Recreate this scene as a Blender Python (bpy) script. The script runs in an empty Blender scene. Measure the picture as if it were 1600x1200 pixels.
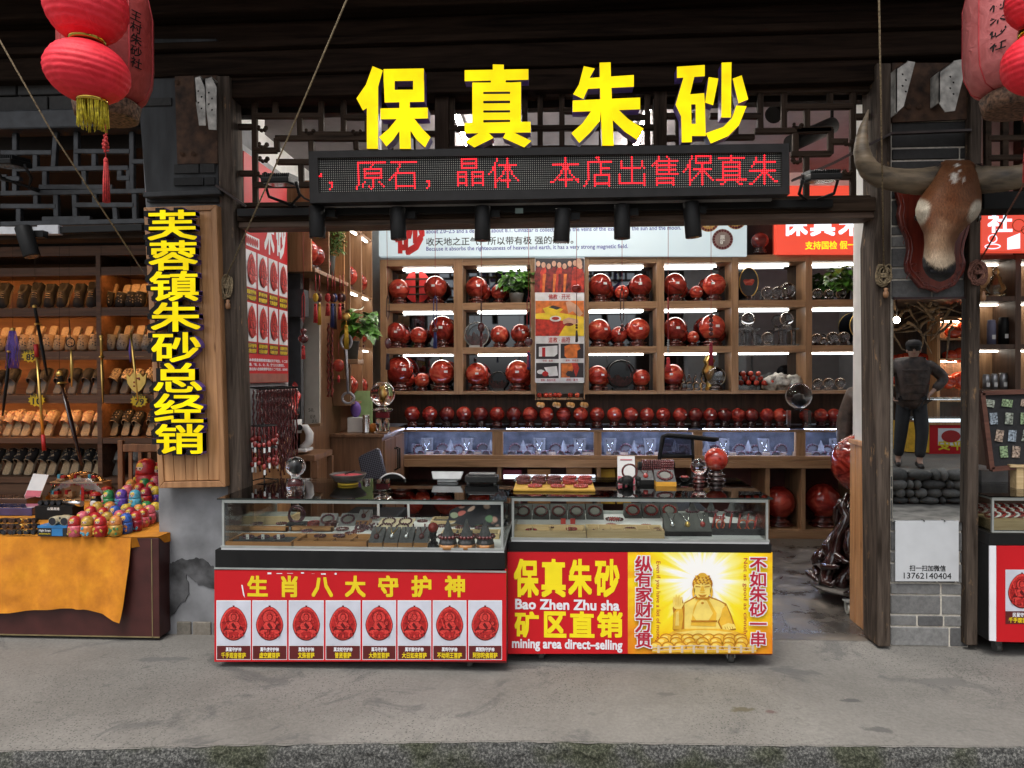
import bpy,bmesh,math,random
from mathutils import Vector,Matrix,noise
rnd=random.Random(7)
SC=bpy.context.scene
C=SC.collection
# ---- camera, sky, sun, exposure
FPX=1120.0
CAMZ=1.56
cam_d=bpy.data.cameras.new('camera');cam=bpy.data.objects.new('camera',cam_d);C.objects.link(cam)
cam_d.sensor_fit='HORIZONTAL';cam_d.sensor_width=36.0;cam_d.lens=36.0*FPX/1600.0
cam_d.clip_start=0.05;cam_d.clip_end=400.0
ROT=(Matrix.Rotation(math.radians(3.3),3,'Z')@Matrix.Rotation(math.radians(90-0.7),3,'X')
       @Matrix.Rotation(math.radians(-0.2),3,'Z'))
cam.matrix_world=Matrix.Translation((0,0,CAMZ))@ROT.to_4x4()
SC.camera=cam
SUN_EL,SUN_AZ=62.0,200.0
world=bpy.data.worlds.new("World");SC.world=world;world.use_nodes=True
nt=world.node_tree;nt.nodes.clear()
sky=nt.nodes.new('ShaderNodeTexSky');sky.sky_type='NISHITA';sky.sun_disc=False
sky.sun_elevation=math.radians(SUN_EL);sky.sun_rotation=math.radians(SUN_AZ)
sky.air_density=1.0;sky.dust_density=4.0;sky.ozone_density=1.0
bg=nt.nodes.new('ShaderNodeBackground');bg.inputs["Strength"].default_value=0.15
wo=nt.nodes.new('ShaderNodeOutputWorld')
hs=nt.nodes.new('ShaderNodeHueSaturation');hs.inputs['Saturation'].default_value=0.3
nt.links.new(sky.outputs[0],hs.inputs['Color']);nt.links.new(hs.outputs[0],bg.inputs[0]);nt.links.new(bg.outputs[0],wo.inputs[0])
sun_d=bpy.data.lights.new('sun','SUN');sun_d.energy=1.0;sun_d.angle=math.radians(25);sun_d.color=(1,0.96,0.9)
sun=bpy.data.objects.new('sun',sun_d);C.objects.link(sun)
# the light comes from behind the camera, high over the street
_d=Vector((math.sin(math.radians(SUN_AZ))*math.cos(math.radians(SUN_EL)),math.cos(math.radians(SUN_AZ))*math.cos(math.radians(SUN_EL)),math.sin(math.radians(SUN_EL))))
sun.rotation_euler=_d.to_track_quat('Z','Y').to_euler()
SC.view_settings.view_transform='Standard';SC.view_settings.look='None'
SC.view_settings.gamma=1.0;SC.view_settings.use_curve_mapping=False
SC.view_settings.exposure=0.5
SC.cycles.use_denoising=True
SC.cycles.max_bounces=9;SC.cycles.diffuse_bounces=3;SC.cycles.glossy_bounces=4
SC.cycles.transmission_bounces=6;SC.cycles.transparent_max_bounces=24
SC.cycles.caustics_reflective=False;SC.cycles.caustics_refractive=False
SC.cycles.sample_clamp_indirect=4.0
# ---- pixel -> place
def ray(px,py):return ROT@Vector(((px-800)/FPX,(600-py)/FPX,-1.0))
def P(px,py,Y):
 v=ray(px,py);t=Y/v.y
 return Vector((v.x*t,Y,CAMZ+v.z*t))
def G(px,py,z=0.0):
 v=ray(px,py);t=(z-CAMZ)/v.z
 return Vector((v.x*t,v.y*t,z))
def PX(px,py,X):
 v=ray(px,py);t=X/v.x
 return Vector((X,v.y*t,CAMZ+v.z*t))
def S(Y):return Y/FPX
# ---- mesh builder
WL={}
class MB:
 def __init__(s):s.v=[];s.f=[];s.m=[];s.s=[]
 def add(s,vs,fs,m=0,sm=False):
  o=len(s.v);s.v.extend(Vector(v)for v in vs)
  for f in fs:s.f.append([o+i for i in f]);s.m.append(m);s.s.append(sm)
 def box(s,a,b,m=0):
  x0,y0,z0=a;x1,y1,z1=b
  if x0>x1:x0,x1=x1,x0
  if y0>y1:y0,y1=y1,y0
  if z0>z1:z0,z1=z1,z0
  s.add([(x0,y0,z0),(x1,y0,z0),(x1,y1,z0),(x0,y1,z0),(x0,y0,z1),(x1,y0,z1),(x1,y1,z1),(x0,y1,z1)],
              [(0,3,2,1),(4,5,6,7),(0,1,5,4),(1,2,6,5),(2,3,7,6),(3,0,4,7)],m)
  return s
 def bar(s,p,q,w,h,up=(0,0,1),m=0):
  p=Vector(p);q=Vector(q);d=(q-p).normalized();u=Vector(up)
  a=d.cross(u)
  if a.length<1e-5:a=d.cross(Vector((0,1,0)))
  a.normalize();b=a.cross(d).normalized()
  a*=w/2;b*=h/2
  vs=[p-a-b,p+a-b,p+a+b,p-a+b,q-a-b,q+a-b,q+a+b,q-a+b]
  s.add(vs,[(0,1,2,3),(4,7,6,5),(0,4,5,1),(1,5,6,2),(2,6,7,3),(3,7,4,0)],m);return s
 def pbar(s,x0,y0,x1,y1,wpx,Y,th,m=0):
  "a bar in the plane Y, wpx wide, th deep (front face at Y)"
  a=P(x0,y0,Y);b=P(x1,y1,Y);off=Vector((0,th/2,0))
  return s.bar(a+off,b+off,wpx*S(Y),th,(0,1,0),m)
 def prism(s,pts,n,m=0,m2=None):
  "extrude the polygon pts (front, 3D) by vector n; m2: material of the sides"
  k=len(pts);n=Vector(n);pts=[Vector(p)for p in pts]
  nor=Vector((0,0,0))
  for i in range(k):nor+=pts[i].cross(pts[(i+1)%k])
  if nor.dot(n)>0:pts=pts[::-1]
  s.add(pts+[p+n for p in pts],[list(range(k))],m)
  o=len(s.v)-2*k
  s.f.append([o+k+i for i in range(k)][::-1]);s.m.append(m2 if m2 is not None else m);s.s.append(False)
  for i in range(k):
   j=(i+1)%k
   s.f.append([o+j,o+i,o+k+i,o+k+j]);s.m.append(m2 if m2 is not None else m);s.s.append(False)
  return s
 def pprism(s,px,Y,th,m=0,m2=None):
  return s.prism([P(x,y,Y)for x,y in px],(0,th,0),m,m2)
 def poly(s,pts,m=0):s.add(pts,[list(range(len(pts)))],m);return s
 def tube(s,path,rad,n=8,m=0,sm=True,flat=1.0,closed=False):
  path=[Vector(p)for p in path];k=len(path)
  if not hasattr(rad,'__len__'):rad=[rad]*k
  T=[]
  for i in range(k):
   if closed:d=path[(i+1)%k]-path[i-1]
   else:d=path[min(i+1,k-1)]-path[max(i-1,0)]
   T.append(d.normalized()if d.length>1e-9 else Vector((0,0,1)))
  u=T[0].cross(Vector((0,0,1)))
  if u.length<1e-3:u=T[0].cross(Vector((0,1,0)))
  u.normalize();vs=[]
  for i in range(k):
   u=(u-T[i]*u.dot(T[i]))
   if u.length<1e-6:u=T[i].orthogonal()
   u.normalize();w=T[i].cross(u)
   for j in range(n):
    a=2*math.pi*j/n
    vs.append(path[i]+(u*math.cos(a)+w*math.sin(a)*flat)*rad[i])
  fs=[]
  for i in range(k if closed else k-1):
   i2=(i+1)%k
   for j in range(n):
    fs.append((i*n+j,i*n+(j+1)%n,i2*n+(j+1)%n,i2*n+j))
  s.add(vs,fs,m,sm)
  if not closed:
   o=len(s.v)-k*n
   s.f.append([o+j for j in range(n)][::-1]);s.m.append(m);s.s.append(False)
   s.f.append([o+(k-1)*n+j for j in range(n)]);s.m.append(m);s.s.append(False)
  return s
 def cyl(s,p,q,r,n=12,m=0,r2=None):return s.tube([p,q],[r,r if r2 is None else r2],n,m)
 def lathe(s,prof,c=(0,0,0),n=20,m=0,sm=True,sx=1,sy=1):
  c=Vector(c);vs=[]
  for r,z in prof:
   for j in range(n):
    a=2*math.pi*j/n
    vs.append(c+Vector((r*sx*math.cos(a),r*sy*math.sin(a),z)))
  k=len(prof);fs=[]
  for i in range(k-1):
   for j in range(n):
    fs.append((i*n+j,i*n+(j+1)%n,(i+1)*n+(j+1)%n,(i+1)*n+j))
  fs.append([j for j in range(n)][::-1]);fs.append([(k-1)*n+j for j in range(n)])
  s.add(vs,fs,m,sm);s.s[-1]=False;s.s[-2]=False
  return s
 def ball(s,c,r,nu=16,nv=10,m=0,sx=1,sy=1,sz=1,jit=0):
  c=Vector(c);vs=[c+Vector((0,0,-r*sz))]
  for i in range(1,nv):
   t=math.pi*i/nv
   for j in range(nu):
    a=2*math.pi*j/nu;k=1+(rnd.uniform(-jit,jit)if jit else 0)
    vs.append(c+Vector((r*sx*k*math.sin(t)*math.cos(a),r*sy*k*math.sin(t)*math.sin(a),-r*sz*k*math.cos(t))))
  vs.append(c+Vector((0,0,r*sz)));fs=[]
  for j in range(nu):fs.append((0,1+(j+1)%nu,1+j))
  for i in range(nv-2):
   for j in range(nu):
    fs.append((1+i*nu+j,1+i*nu+(j+1)%nu,1+(i+1)*nu+(j+1)%nu,1+(i+1)*nu+j))
  e=len(vs)-1;b=1+(nv-2)*nu
  for j in range(nu):fs.append((e,b+j,b+(j+1)%nu))
  s.add(vs,fs,m,True);return s
 def beads(s,c,R,r,n,ax1=(1,0,0),ax2=(0,1,0),m=0,nu=7,nv=5):
  c=Vector(c);a1=Vector(ax1);a2=Vector(ax2)
  for i in range(n):
   a=2*math.pi*i/n
   s.ball(c+a1*(R*math.cos(a))+a2*(R*math.sin(a)),r,nu,nv,m)
  return s
 def torus(s,c,R,r,n=24,k=8,ax1=(1,0,0),ax2=(0,1,0),m=0):
  c=Vector(c);a1=Vector(ax1);a2=Vector(ax2)
  return s.tube([c+a1*(R*math.cos(2*math.pi*i/n))+a2*(R*math.sin(2*math.pi*i/n))for i in range(n)],r,k,m,closed=True)
 def grid(s,fn,nu,nv,m=0,sm=True):
  vs=[fn(i/nu,j/nv)for j in range(nv+1)for i in range(nu+1)]
  fs=[(j*(nu+1)+i,j*(nu+1)+i+1,(j+1)*(nu+1)+i+1,(j+1)*(nu+1)+i)for j in range(nv)for i in range(nu)]
  s.add(vs,fs,m,sm);return s
 def merge(s,o,M=None,dm=0):
  b=len(s.v)
  s.v.extend((M@v if M else v.copy())for v in o.v)
  s.f.extend([b+i for i in f]for f in o.f);s.m.extend(x+dm for x in o.m);s.s.extend(o.s);return s
 def build(s,name,mats,parent=None,bevel=0,seg=2,subsurf=0,attr=None):
  if not isinstance(mats,(list,tuple)):mats=[mats]
  off=WL.get(parent.name,Vector((0,0,0)))if parent is not None else Vector((0,0,0))
  me=bpy.data.meshes.new(name)
  me.from_pydata([v-off for v in s.v],[],s.f);
  for m_ in mats:me.materials.append(m_)
  me.polygons.foreach_set('material_index',s.m);me.polygons.foreach_set('use_smooth',s.s)
  me.update()
  o=bpy.data.objects.new(name,me);C.objects.link(o)
  if parent is not None:o.parent=parent
  WL[o.name]=off
  if bevel:
   b=o.modifiers.new('bevel','BEVEL');b.width=bevel;b.segments=seg;b.limit_method='ANGLE';b.angle_limit=math.radians(40)
  if subsurf:
   b=o.modifiers.new('sub','SUBSURF');b.levels=subsurf;b.render_levels=subsurf
  return o
def thing(name,label,cat,loc=(0,0,0),group=None):
 o=bpy.data.objects.new(name,None);C.objects.link(o);o.location=loc;o.empty_display_size=0.05
 o['label']=label;o['category']=cat
 if group:o['group']=group
 WL[o.name]=Vector(loc);return o
def tag(o,label,cat,group=None):
 o['label']=label;o['category']=cat
 if group:o['group']=group
 return o
def struct(o,kind='structure'):o['kind']=kind;return o
KIDS={}
def dup(root,loc,label=None,group=None,rotz=None,scale=None,mat=None):
 kids=KIDS.get(root.name)
 if kids is None:kids=KIDS[root.name]=[(c,list(c.children))for c in root.children]
 r=root.copy();C.objects.link(r);r.location=loc
 if rotz is not None:r.rotation_euler=(0,0,rotz)
 if scale is not None:r.scale=scale if hasattr(scale,'__len__')else(scale,)*3
 if label:r['label']=label
 if group:r['group']=group
 for c0,sub in kids:
  c=c0.copy();C.objects.link(c);c.parent=r
  for d0 in sub:
   d=d0.copy();C.objects.link(d);d.parent=c
 return r
# ---- writing
_GC={}
def glyph(body,off=0.0,res=2,ext=0.0):
 k=(body,off,res,ext)
 if k in _GC:return _GC[k]
 c=bpy.data.curves.new('writing','FONT');c.body=body;c.offset=off;c.resolution_u=res;c.extrude=ext
 o=bpy.data.objects.new('writing',c);C.objects.link(o);bpy.context.view_layer.update()
 me=bpy.data.meshes.new_from_object(o.evaluated_get(bpy.context.evaluated_depsgraph_get()))
 vs=[tuple(v.co)for v in me.vertices];fs=[list(p.vertices)for p in me.polygons]
 bpy.data.objects.remove(o);bpy.data.curves.remove(c);bpy.data.meshes.remove(me)
 _GC[k]=(vs,fs);return vs,fs
def write(mb,body,O,U,V,w,h,off=0.0,m=0,res=2,ext=0.0,em=False,side=None):
 """body fitted into the w x h rectangle whose lower left is O, along unit vectors U (right) and V (up).
    off: how much bolder than the plain font, in ems; em: the rectangle is the character's em square; ext: half thickness in metres along the normal"""
 vs,fs=glyph(body,0.0,res,0.05 if ext else 0.0)
 if not vs:return
 if em:x0,x1,y0,y1=0.0,float(len(body)),-0.12,0.88
 else:
  xs=[v[0]for v in vs];ys=[v[1]for v in vs];x0,x1,y0,y1=min(xs)-off,max(xs)+off,min(ys)-off,max(ys)+off
 O=Vector(O);U=Vector(U);V=Vector(V);N=U.cross(V)
 sx=w/(x1-x0);sy=h/(y1-y0)
 sh=[(0,0)]
 if off:
  st=[-1,0,1]if off<0.045 else[-1,-0.4,0.4,1]
  sh=[(i*off,j*off)for i in st for j in st]
 for q,(dx,dy)in enumerate(sh):
  eps=q*0.00004
  pts=[O+U*((v[0]+dx-x0)*sx)+V*((v[1]+dy-y0)*sy)+N*(eps+((v[2]/0.05*ext)if ext else 0))for v in vs]
  b=len(mb.v);mb.v.extend(pts)
  for f in fs:
   fr=side is None or all(vs[i][2]>0.049 for i in f)
   mb.f.append([b+i for i in f]);mb.m.append(m if fr else side);mb.s.append(False)
def pwrite(mb,body,x0,y0,x1,y1,Y,off=0.0,m=0,em=False,ext=0.0,side=None,res=2):
 a=P(x0,y1,Y);b=P(x1,y1,Y);c=P(x0,y0,Y)
 U=(b-a);w=U.length;U.normalize();V=Vector((0,0,1));h=c.z-a.z
 U=Vector((1,0,0));
 write(mb,body,a,U,V,w,h,off,m,res,ext,em,side)
def pcol(mb,body,x0,y0,x1,y1,Y,off=0.0,m=0,gap=0.0,**k):
 n=len(body);st=(y1-y0)/n
 for i,ch in enumerate(body):
  pwrite(mb,ch,x0,y0+i*st+gap/2,x1,y0+(i+1)*st-gap/2,Y,off,m,em=True,**k)
# ---- materials
MATS={}
def _base(name):
 m=bpy.data.materials.new(name);m.use_nodes=True;n=m.node_tree;n.nodes.clear()
 out=n.nodes.new('ShaderNodeOutputMaterial');b=n.nodes.new('ShaderNodeBsdfPrincipled')
 n.links.new(b.outputs[0],out.inputs[0]);return m,n,b,out
def N(n,t,**k):
 x=n.nodes.new(t)
 for a,b in k.items():setattr(x,a,b)
 return x
def coords(n,scale=(1,1,1),rot=(0,0,0)):
 tc=N(n,'ShaderNodeTexCoord');mp=N(n,'ShaderNodeMapping')
 mp.inputs['Scale'].default_value=scale;mp.inputs['Rotation'].default_value=rot
 oi=N(n,'ShaderNodeObjectInfo');ad=N(n,'ShaderNodeVectorMath',operation='ADD')
 ml=N(n,'ShaderNodeVectorMath',operation='SCALE');ml.inputs['Scale'].default_value=9.0
 n.links.new(oi.outputs['Random'],ml.inputs[0])
 n.links.new(tc.outputs['Object'],ad.inputs[0]);n.links.new(ml.outputs[0],ad.inputs[1])
 n.links.new(ad.outputs[0],mp.inputs[0]);return mp.outputs[0]
def ramp(n,fac,stops):
 r=N(n,'ShaderNodeValToRGB');e=r.color_ramp.elements
 while len(e)<len(stops):e.new(0.5)
 for i,(p,c)in enumerate(stops):e[i].position=p;e[i].color=(*c,1)
 n.links.new(fac,r.inputs[0]);return r.outputs[0]
def plain(name,col,rough=0.5,metal=0.0,var=0.12,scale=12.0,bump=0.0,coat=0.0,spec=0.5,stretch=(1,1,1),detail=5.0):
 if name in MATS:return MATS[name]
 m,n,b,_=_base(name);MATS[name]=m
 v=coords(n,stretch);t=N(n,'ShaderNodeTexNoise');t.inputs['Scale'].default_value=scale;t.inputs['Detail'].default_value=detail
 n.links.new(v,t.inputs[0])
 d=tuple(max(0,c*(1-var*2))for c in col);l=tuple(min(1,c*(1+var*1.2))for c in col)
 n.links.new(ramp(n,t.outputs[0],[(0.3,d),(0.7,l)]),b.inputs['Base Color'])
 b.inputs['Roughness'].default_value=rough;b.inputs['Metallic'].default_value=metal
 b.inputs['Specular IOR Level'].default_value=spec
 if coat:b.inputs['Coat Weight'].default_value=coat;b.inputs['Coat Roughness'].default_value=0.05
 if bump:
  bp=N(n,'ShaderNodeBump');bp.inputs['Strength'].default_value=bump;bp.inputs['Distance'].default_value=0.01
  n.links.new(t.outputs[0],bp.inputs['Height']);n.links.new(bp.outputs[0],b.inputs['Normal'])
 return m
def wood(name,c1,c2,axis='Z',rough=0.45,scale=7.0,bump=0.15,wear=None,spec=0.4,coat=0.0,knots=False):
 if name in MATS:return MATS[name]
 m,n,b,_=_base(name);MATS[name]=m
 st={'X':(0.07,1,1),'Y':(1,0.07,1),'Z':(1,1,0.07)}[axis]
 v=coords(n,st);t=N(n,'ShaderNodeTexNoise');t.inputs['Scale'].default_value=scale*4;t.inputs['Detail'].default_value=8;t.inputs['Distortion'].default_value=1.2
 n.links.new(v,t.inputs[0])
 t2=N(n,'ShaderNodeTexNoise');t2.inputs['Scale'].default_value=scale*22;t2.inputs['Detail'].default_value=3;n.links.new(v,t2.inputs[0])
 mx=N(n,'ShaderNodeMath',operation='MULTIPLY_ADD');mx.inputs[1].default_value=0.35
 n.links.new(t2.outputs[0],mx.inputs[0]);n.links.new(t.outputs[0],mx.inputs[2])
 mid=tuple((a+c)/2 for a,c in zip(c1,c2))
 col=ramp(n,mx.outputs[0],[(0.45,c1),(0.66,mid),(0.9,c2)])
 if knots:
  kv=coords(n,tuple(1 if s==1 else 0.45 for s in st));vo=N(n,'ShaderNodeTexVoronoi');vo.inputs['Scale'].default_value=5.5;n.links.new(kv,vo.inputs[0])
  kr=ramp(n,vo.outputs['Distance'],[(0.03,(1,1,1)),(0.10,(0,0,0))])
  k2=N(n,'ShaderNodeMix',data_type='RGBA');k2.inputs['B'].default_value=(*[x*0.35 for x in c1],1)if False else(c1[0]*0.4,c1[1]*0.35,c1[2]*0.3,1)
  n.links.new(kr,k2.inputs['Factor']);n.links.new(col,k2.inputs['A']);col=k2.outputs['Result']
 if wear:
  wv=coords(n,tuple(1 if s==1 else 0.35 for s in st));wn=N(n,'ShaderNodeTexNoise');wn.inputs['Scale'].default_value=16;wn.inputs['Detail'].default_value=8;wn.inputs['Roughness'].default_value=0.7
  n.links.new(wv,wn.inputs[0]);wf=ramp(n,wn.outputs[0],[(0.6,(0,0,0)),(0.7,(1,1,1))])
  w2=N(n,'ShaderNodeMix',data_type='RGBA');w2.inputs['B'].default_value=(*wear,1)
  n.links.new(wf,w2.inputs['Factor']);n.links.new(col,w2.inputs['A']);col=w2.outputs['Result']
 n.links.new(col,b.inputs['Base Color'])
 b.inputs['Roughness'].default_value=rough;b.inputs['Specular IOR Level'].default_value=spec
 if coat:b.inputs['Coat Weight'].default_value=coat;b.inputs['Coat Roughness'].default_value=0.1
 if bump:
  bp=N(n,'ShaderNodeBump');bp.inputs['Strength'].default_value=bump;bp.inputs['Distance'].default_value=0.004
  n.links.new(mx.outputs[0],bp.inputs['Height']);n.links.new(bp.outputs[0],b.inputs['Normal'])
 return m
def glow(name,col,strength,base=None):
 if name in MATS:return MATS[name]
 m,n,b,_=_base(name);MATS[name]=m
 b.inputs['Base Color'].default_value=(*(base or col),1);b.inputs['Emission Color'].default_value=(*col,1)
 b.inputs['Emission Strength'].default_value=strength;b.inputs['Roughness'].default_value=0.4
 return m
def pane(name,tint=(1,1,1),refl=1.0,rough=0.0,ior=1.5):
 "sheet glass: see-through with a Fresnel reflection"
 if name in MATS:return MATS[name]
 m=bpy.data.materials.new(name);m.use_nodes=True;n=m.node_tree;n.nodes.clear();MATS[name]=m
 out=N(n,'ShaderNodeOutputMaterial');t=N(n,'ShaderNodeBsdfTransparent');g=N(n,'ShaderNodeBsdfGlossy');mx=N(n,'ShaderNodeMixShader');fr=N(n,'ShaderNodeFresnel')
 t.inputs[0].default_value=(*tint,1);g.inputs['Roughness'].default_value=rough;fr.inputs[0].default_value=ior
 ml=N(n,'ShaderNodeMath',operation='MULTIPLY');ml.inputs[1].default_value=refl;ml.use_clamp=True
 n.links.new(fr.outputs[0],ml.inputs[0]);n.links.new(ml.outputs[0],mx.inputs[0]);n.links.new(t.outputs[0],mx.inputs[1]);n.links.new(g.outputs[0],mx.inputs[2]);n.links.new(mx.outputs[0],out.inputs[0])
 return m
def crystal(name,col=(1,1,1),rough=0.0,ior=1.47):
 if name in MATS:return MATS[name]
 m,n,b,_=_base(name);MATS[name]=m
 b.inputs['Base Color'].default_value=(*col,1);b.inputs['Transmission Weight'].default_value=1.0
 b.inputs['Roughness'].default_value=rough;b.inputs['IOR'].default_value=ior
 return m
def marble_red(name,c1,c2,c3,scale=5.0):
 if name in MATS:return MATS[name]
 m,n,b,_=_base(name);MATS[name]=m
 v=coords(n,(1,1,1.6));t=N(n,'ShaderNodeTexNoise');t.inputs['Scale'].default_value=scale;t.inputs['Detail'].default_value=6;t.inputs['Distortion'].default_value=2.2
 n.links.new(v,t.inputs[0]);n.links.new(ramp(n,t.outputs[0],[(0.33,c1),(0.52,c2),(0.72,c3)]),b.inputs['Base Color'])
 b.inputs['Roughness'].default_value=0.12;b.inputs['Specular IOR Level'].default_value=0.35;b.inputs['Coat Weight'].default_value=0.35;b.inputs['Coat Roughness'].default_value=0.02
 b.inputs['Subsurface Weight'].default_value=0.0
 return m
# ---- materials of the setting
def concrete_mat():
 m,n,b,_=_base('pavement_concrete')
 v=coords(n);L=n.links
 def noi(s,d=6,r=0.6,dist=0.0):
  t=N(n,'ShaderNodeTexNoise');t.inputs['Scale'].default_value=s;t.inputs['Detail'].default_value=d;t.inputs['Roughness'].default_value=r;t.inputs['Distortion'].default_value=dist;L.new(v,t.inputs[0]);return t.outputs[0]
 def mix(f,a,c,bt='MIX'):
  x=N(n,'ShaderNodeMix',data_type='RGBA',blend_type=bt)
  for k,val in(('Factor',f),('A',a),('B',c)):
   if isinstance(val,(tuple,float,int)):x.inputs[k].default_value=val if not isinstance(val,tuple)else(*val,1)
   else:L.new(val,x.inputs[k])
  return x.outputs['Result']
 big=ramp(n,noi(0.9,8,0.62,0.6),[(0.34,(0.15,0.142,0.128)),(0.55,(0.205,0.195,0.177)),(0.75,(0.255,0.244,0.222))])
 fine=ramp(n,noi(60,6,0.7),[(0.25,(0.62,0.62,0.62)),(0.7,(1.12,1.12,1.12))])
 col=mix(0.75,big,fine,'MULTIPLY')
    # worn dark patches
 pt=ramp(n,noi(1.7,9,0.7,1.5),[(0.56,(0,0,0)),(0.63,(1,1,1))])
 col=mix(pt,col,mix(0.6,col,(0.075,0.075,0.075)))
    # pits of missing aggregate, thick in bands
 vo=N(n,'ShaderNodeTexVoronoi');vo.inputs['Scale'].default_value=68;vo.inputs['Randomness'].default_value=1.0;L.new(v,vo.inputs[0])
 pits=ramp(n,vo.outputs['Distance'],[(0.18,(1,1,1)),(0.3,(0,0,0))])
 band=ramp(n,noi(1.3,3,0.5),[(0.40,(0.0,0.0,0.0)),(0.56,(0.9,0.9,0.9))])
 pm=mix(1.0,pits,band,'MULTIPLY')
 col=mix(pm,col,(0.06,0.058,0.055))
    # spills and worn spots that stay where they are
 tc=N(n,'ShaderNodeTexCoord')
 for(sx,sy,rx,ry,sc)in((1160,1108,.17,.10,(0.10,0.085,0.05)),(1205,1112,.09,.06,(0.12,0.075,0.07)),(1045,1085,.13,.06,(0.11,0.105,0.10)),(1330,1095,.16,.07,(0.07,0.07,0.068)),(1370,1140,.22,.08,(0.085,0.083,0.08)),(1480,1065,.42,.14,(0.12,0.115,0.108)),(150,1050,.55,.10,(0.15,0.142,0.13)),(250,1030,.5,.12,(0.11,0.108,0.105)),(60,1097,.08,.03,(0.09,0.085,0.08))):
  g=G(sx,sy);mp=N(n,'ShaderNodeMapping');mp.inputs['Location'].default_value=(-g.x/rx,-g.y/ry,0);mp.inputs['Scale'].default_value=(1/rx,1/ry,1);L.new(tc.outputs['Object'],mp.inputs[0])
  ln=N(n,'ShaderNodeVectorMath',operation='LENGTH');L.new(mp.outputs[0],ln.inputs[0]);ma=N(n,'ShaderNodeMath',operation='MULTIPLY_ADD');ma.inputs[1].default_value=1.3;L.new(noi(9,8,0.75),ma.inputs[0]);L.new(ln.outputs['Value'],ma.inputs[2])
  col=mix(ramp(n,ma.outputs[0],[(0.85,(0.85,)*3),(1.35,(0,0,0))]),col,sc)
    # fine cracks
 cv=N(n,'ShaderNodeTexVoronoi',feature='DISTANCE_TO_EDGE');cv.inputs['Scale'].default_value=1.1
 dn=N(n,'ShaderNodeTexNoise');dn.inputs['Scale'].default_value=3.5;dn.inputs['Detail'].default_value=8;L.new(v,dn.inputs[0])
 va=N(n,'ShaderNodeVectorMath',operation='MULTIPLY_ADD');va.inputs[1].default_value=(0.9,0.9,0.9);L.new(dn.outputs['Color'],va.inputs[0]);L.new(v,va.inputs[2]);L.new(va.outputs[0],cv.inputs[0])
 cr=ramp(n,cv.outputs['Distance'],[(0.0,(1,1,1)),(0.006,(0,0,0))])
 cm=ramp(n,noi(0.7,3),[(0.5,(0,0,0)),(0.6,(0.7,0.7,0.7))])
 col=mix(mix(1.0,cr,cm,'MULTIPLY'),col,(0.07,0.068,0.062))
 L.new(col,b.inputs['Base Color']);b.inputs['Roughness'].default_value=0.85
 bp=N(n,'ShaderNodeBump');bp.inputs['Strength'].default_value=0.35;bp.inputs['Distance'].default_value=0.006
 hh=mix(pm,noi(45,8,0.7),(0.0,0.0,0.0));L.new(hh,bp.inputs['Height']);L.new(bp.outputs[0],b.inputs['Normal'])
 return m
M_pave=concrete_mat()
def floor_mat():
 m,n,b,_=_base('shop_floor_cement');v=coords(n)
 t=N(n,'ShaderNodeTexNoise');t.inputs['Scale'].default_value=2.2;t.inputs['Detail'].default_value=9;t.inputs['Roughness'].default_value=0.7;t.inputs['Distortion'].default_value=1.2;n.links.new(v,t.inputs[0])
 n.links.new(ramp(n,t.outputs[0],[(0.36,(0.035,0.032,0.03)),(0.5,(0.085,0.075,0.064)),(0.64,(0.20,0.175,0.145))]),b.inputs['Base Color'])
 n.links.new(ramp(n,t.outputs[0],[(0.4,(0.22,)*3),(0.6,(0.55,)*3)]),b.inputs['Roughness'])
 bp=N(n,'ShaderNodeBump');bp.inputs['Strength'].default_value=0.2;bp.inputs['Distance'].default_value=0.01;n.links.new(t.outputs[0],bp.inputs['Height']);n.links.new(bp.outputs[0],b.inputs['Normal'])
 return m
M_floor=floor_mat()
def kerb_mat():
 m,n,b,_=_base('rough_kerb_stone');v=coords(n)
 t=N(n,'ShaderNodeTexNoise');t.inputs['Scale'].default_value=95;t.inputs['Detail'].default_value=9;t.inputs['Roughness'].default_value=.75;n.links.new(v,t.inputs[0])
 t2=N(n,'ShaderNodeTexNoise');t2.inputs['Scale'].default_value=3;t2.inputs['Detail'].default_value=8;n.links.new(v,t2.inputs[0])
 c1=ramp(n,t.outputs[0],[(0.38,(0.018,0.018,0.017)),(0.5,(0.07,0.07,0.066)),(0.62,(0.24,0.235,0.215))])
 c2=ramp(n,t.outputs[0],[(0.38,(0.014,0.017,0.009)),(0.5,(0.045,0.05,0.028)),(0.62,(0.15,0.15,0.11))])
 x=N(n,'ShaderNodeMix',data_type='RGBA');n.links.new(ramp(n,t2.outputs[0],[(0.48,(0,0,0)),(0.58,(1,1,1))]),x.inputs['Factor']);n.links.new(c1,x.inputs['A']);n.links.new(c2,x.inputs['B'])
 n.links.new(x.outputs['Result'],b.inputs['Base Color']);b.inputs['Roughness'].default_value=0.9
 bp=N(n,'ShaderNodeBump');bp.inputs['Strength'].default_value=0.8;bp.inputs['Distance'].default_value=0.012;n.links.new(t.outputs[0],bp.inputs['Height']);n.links.new(bp.outputs[0],b.inputs['Normal'])
 return m
M_kerb=kerb_mat()
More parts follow.
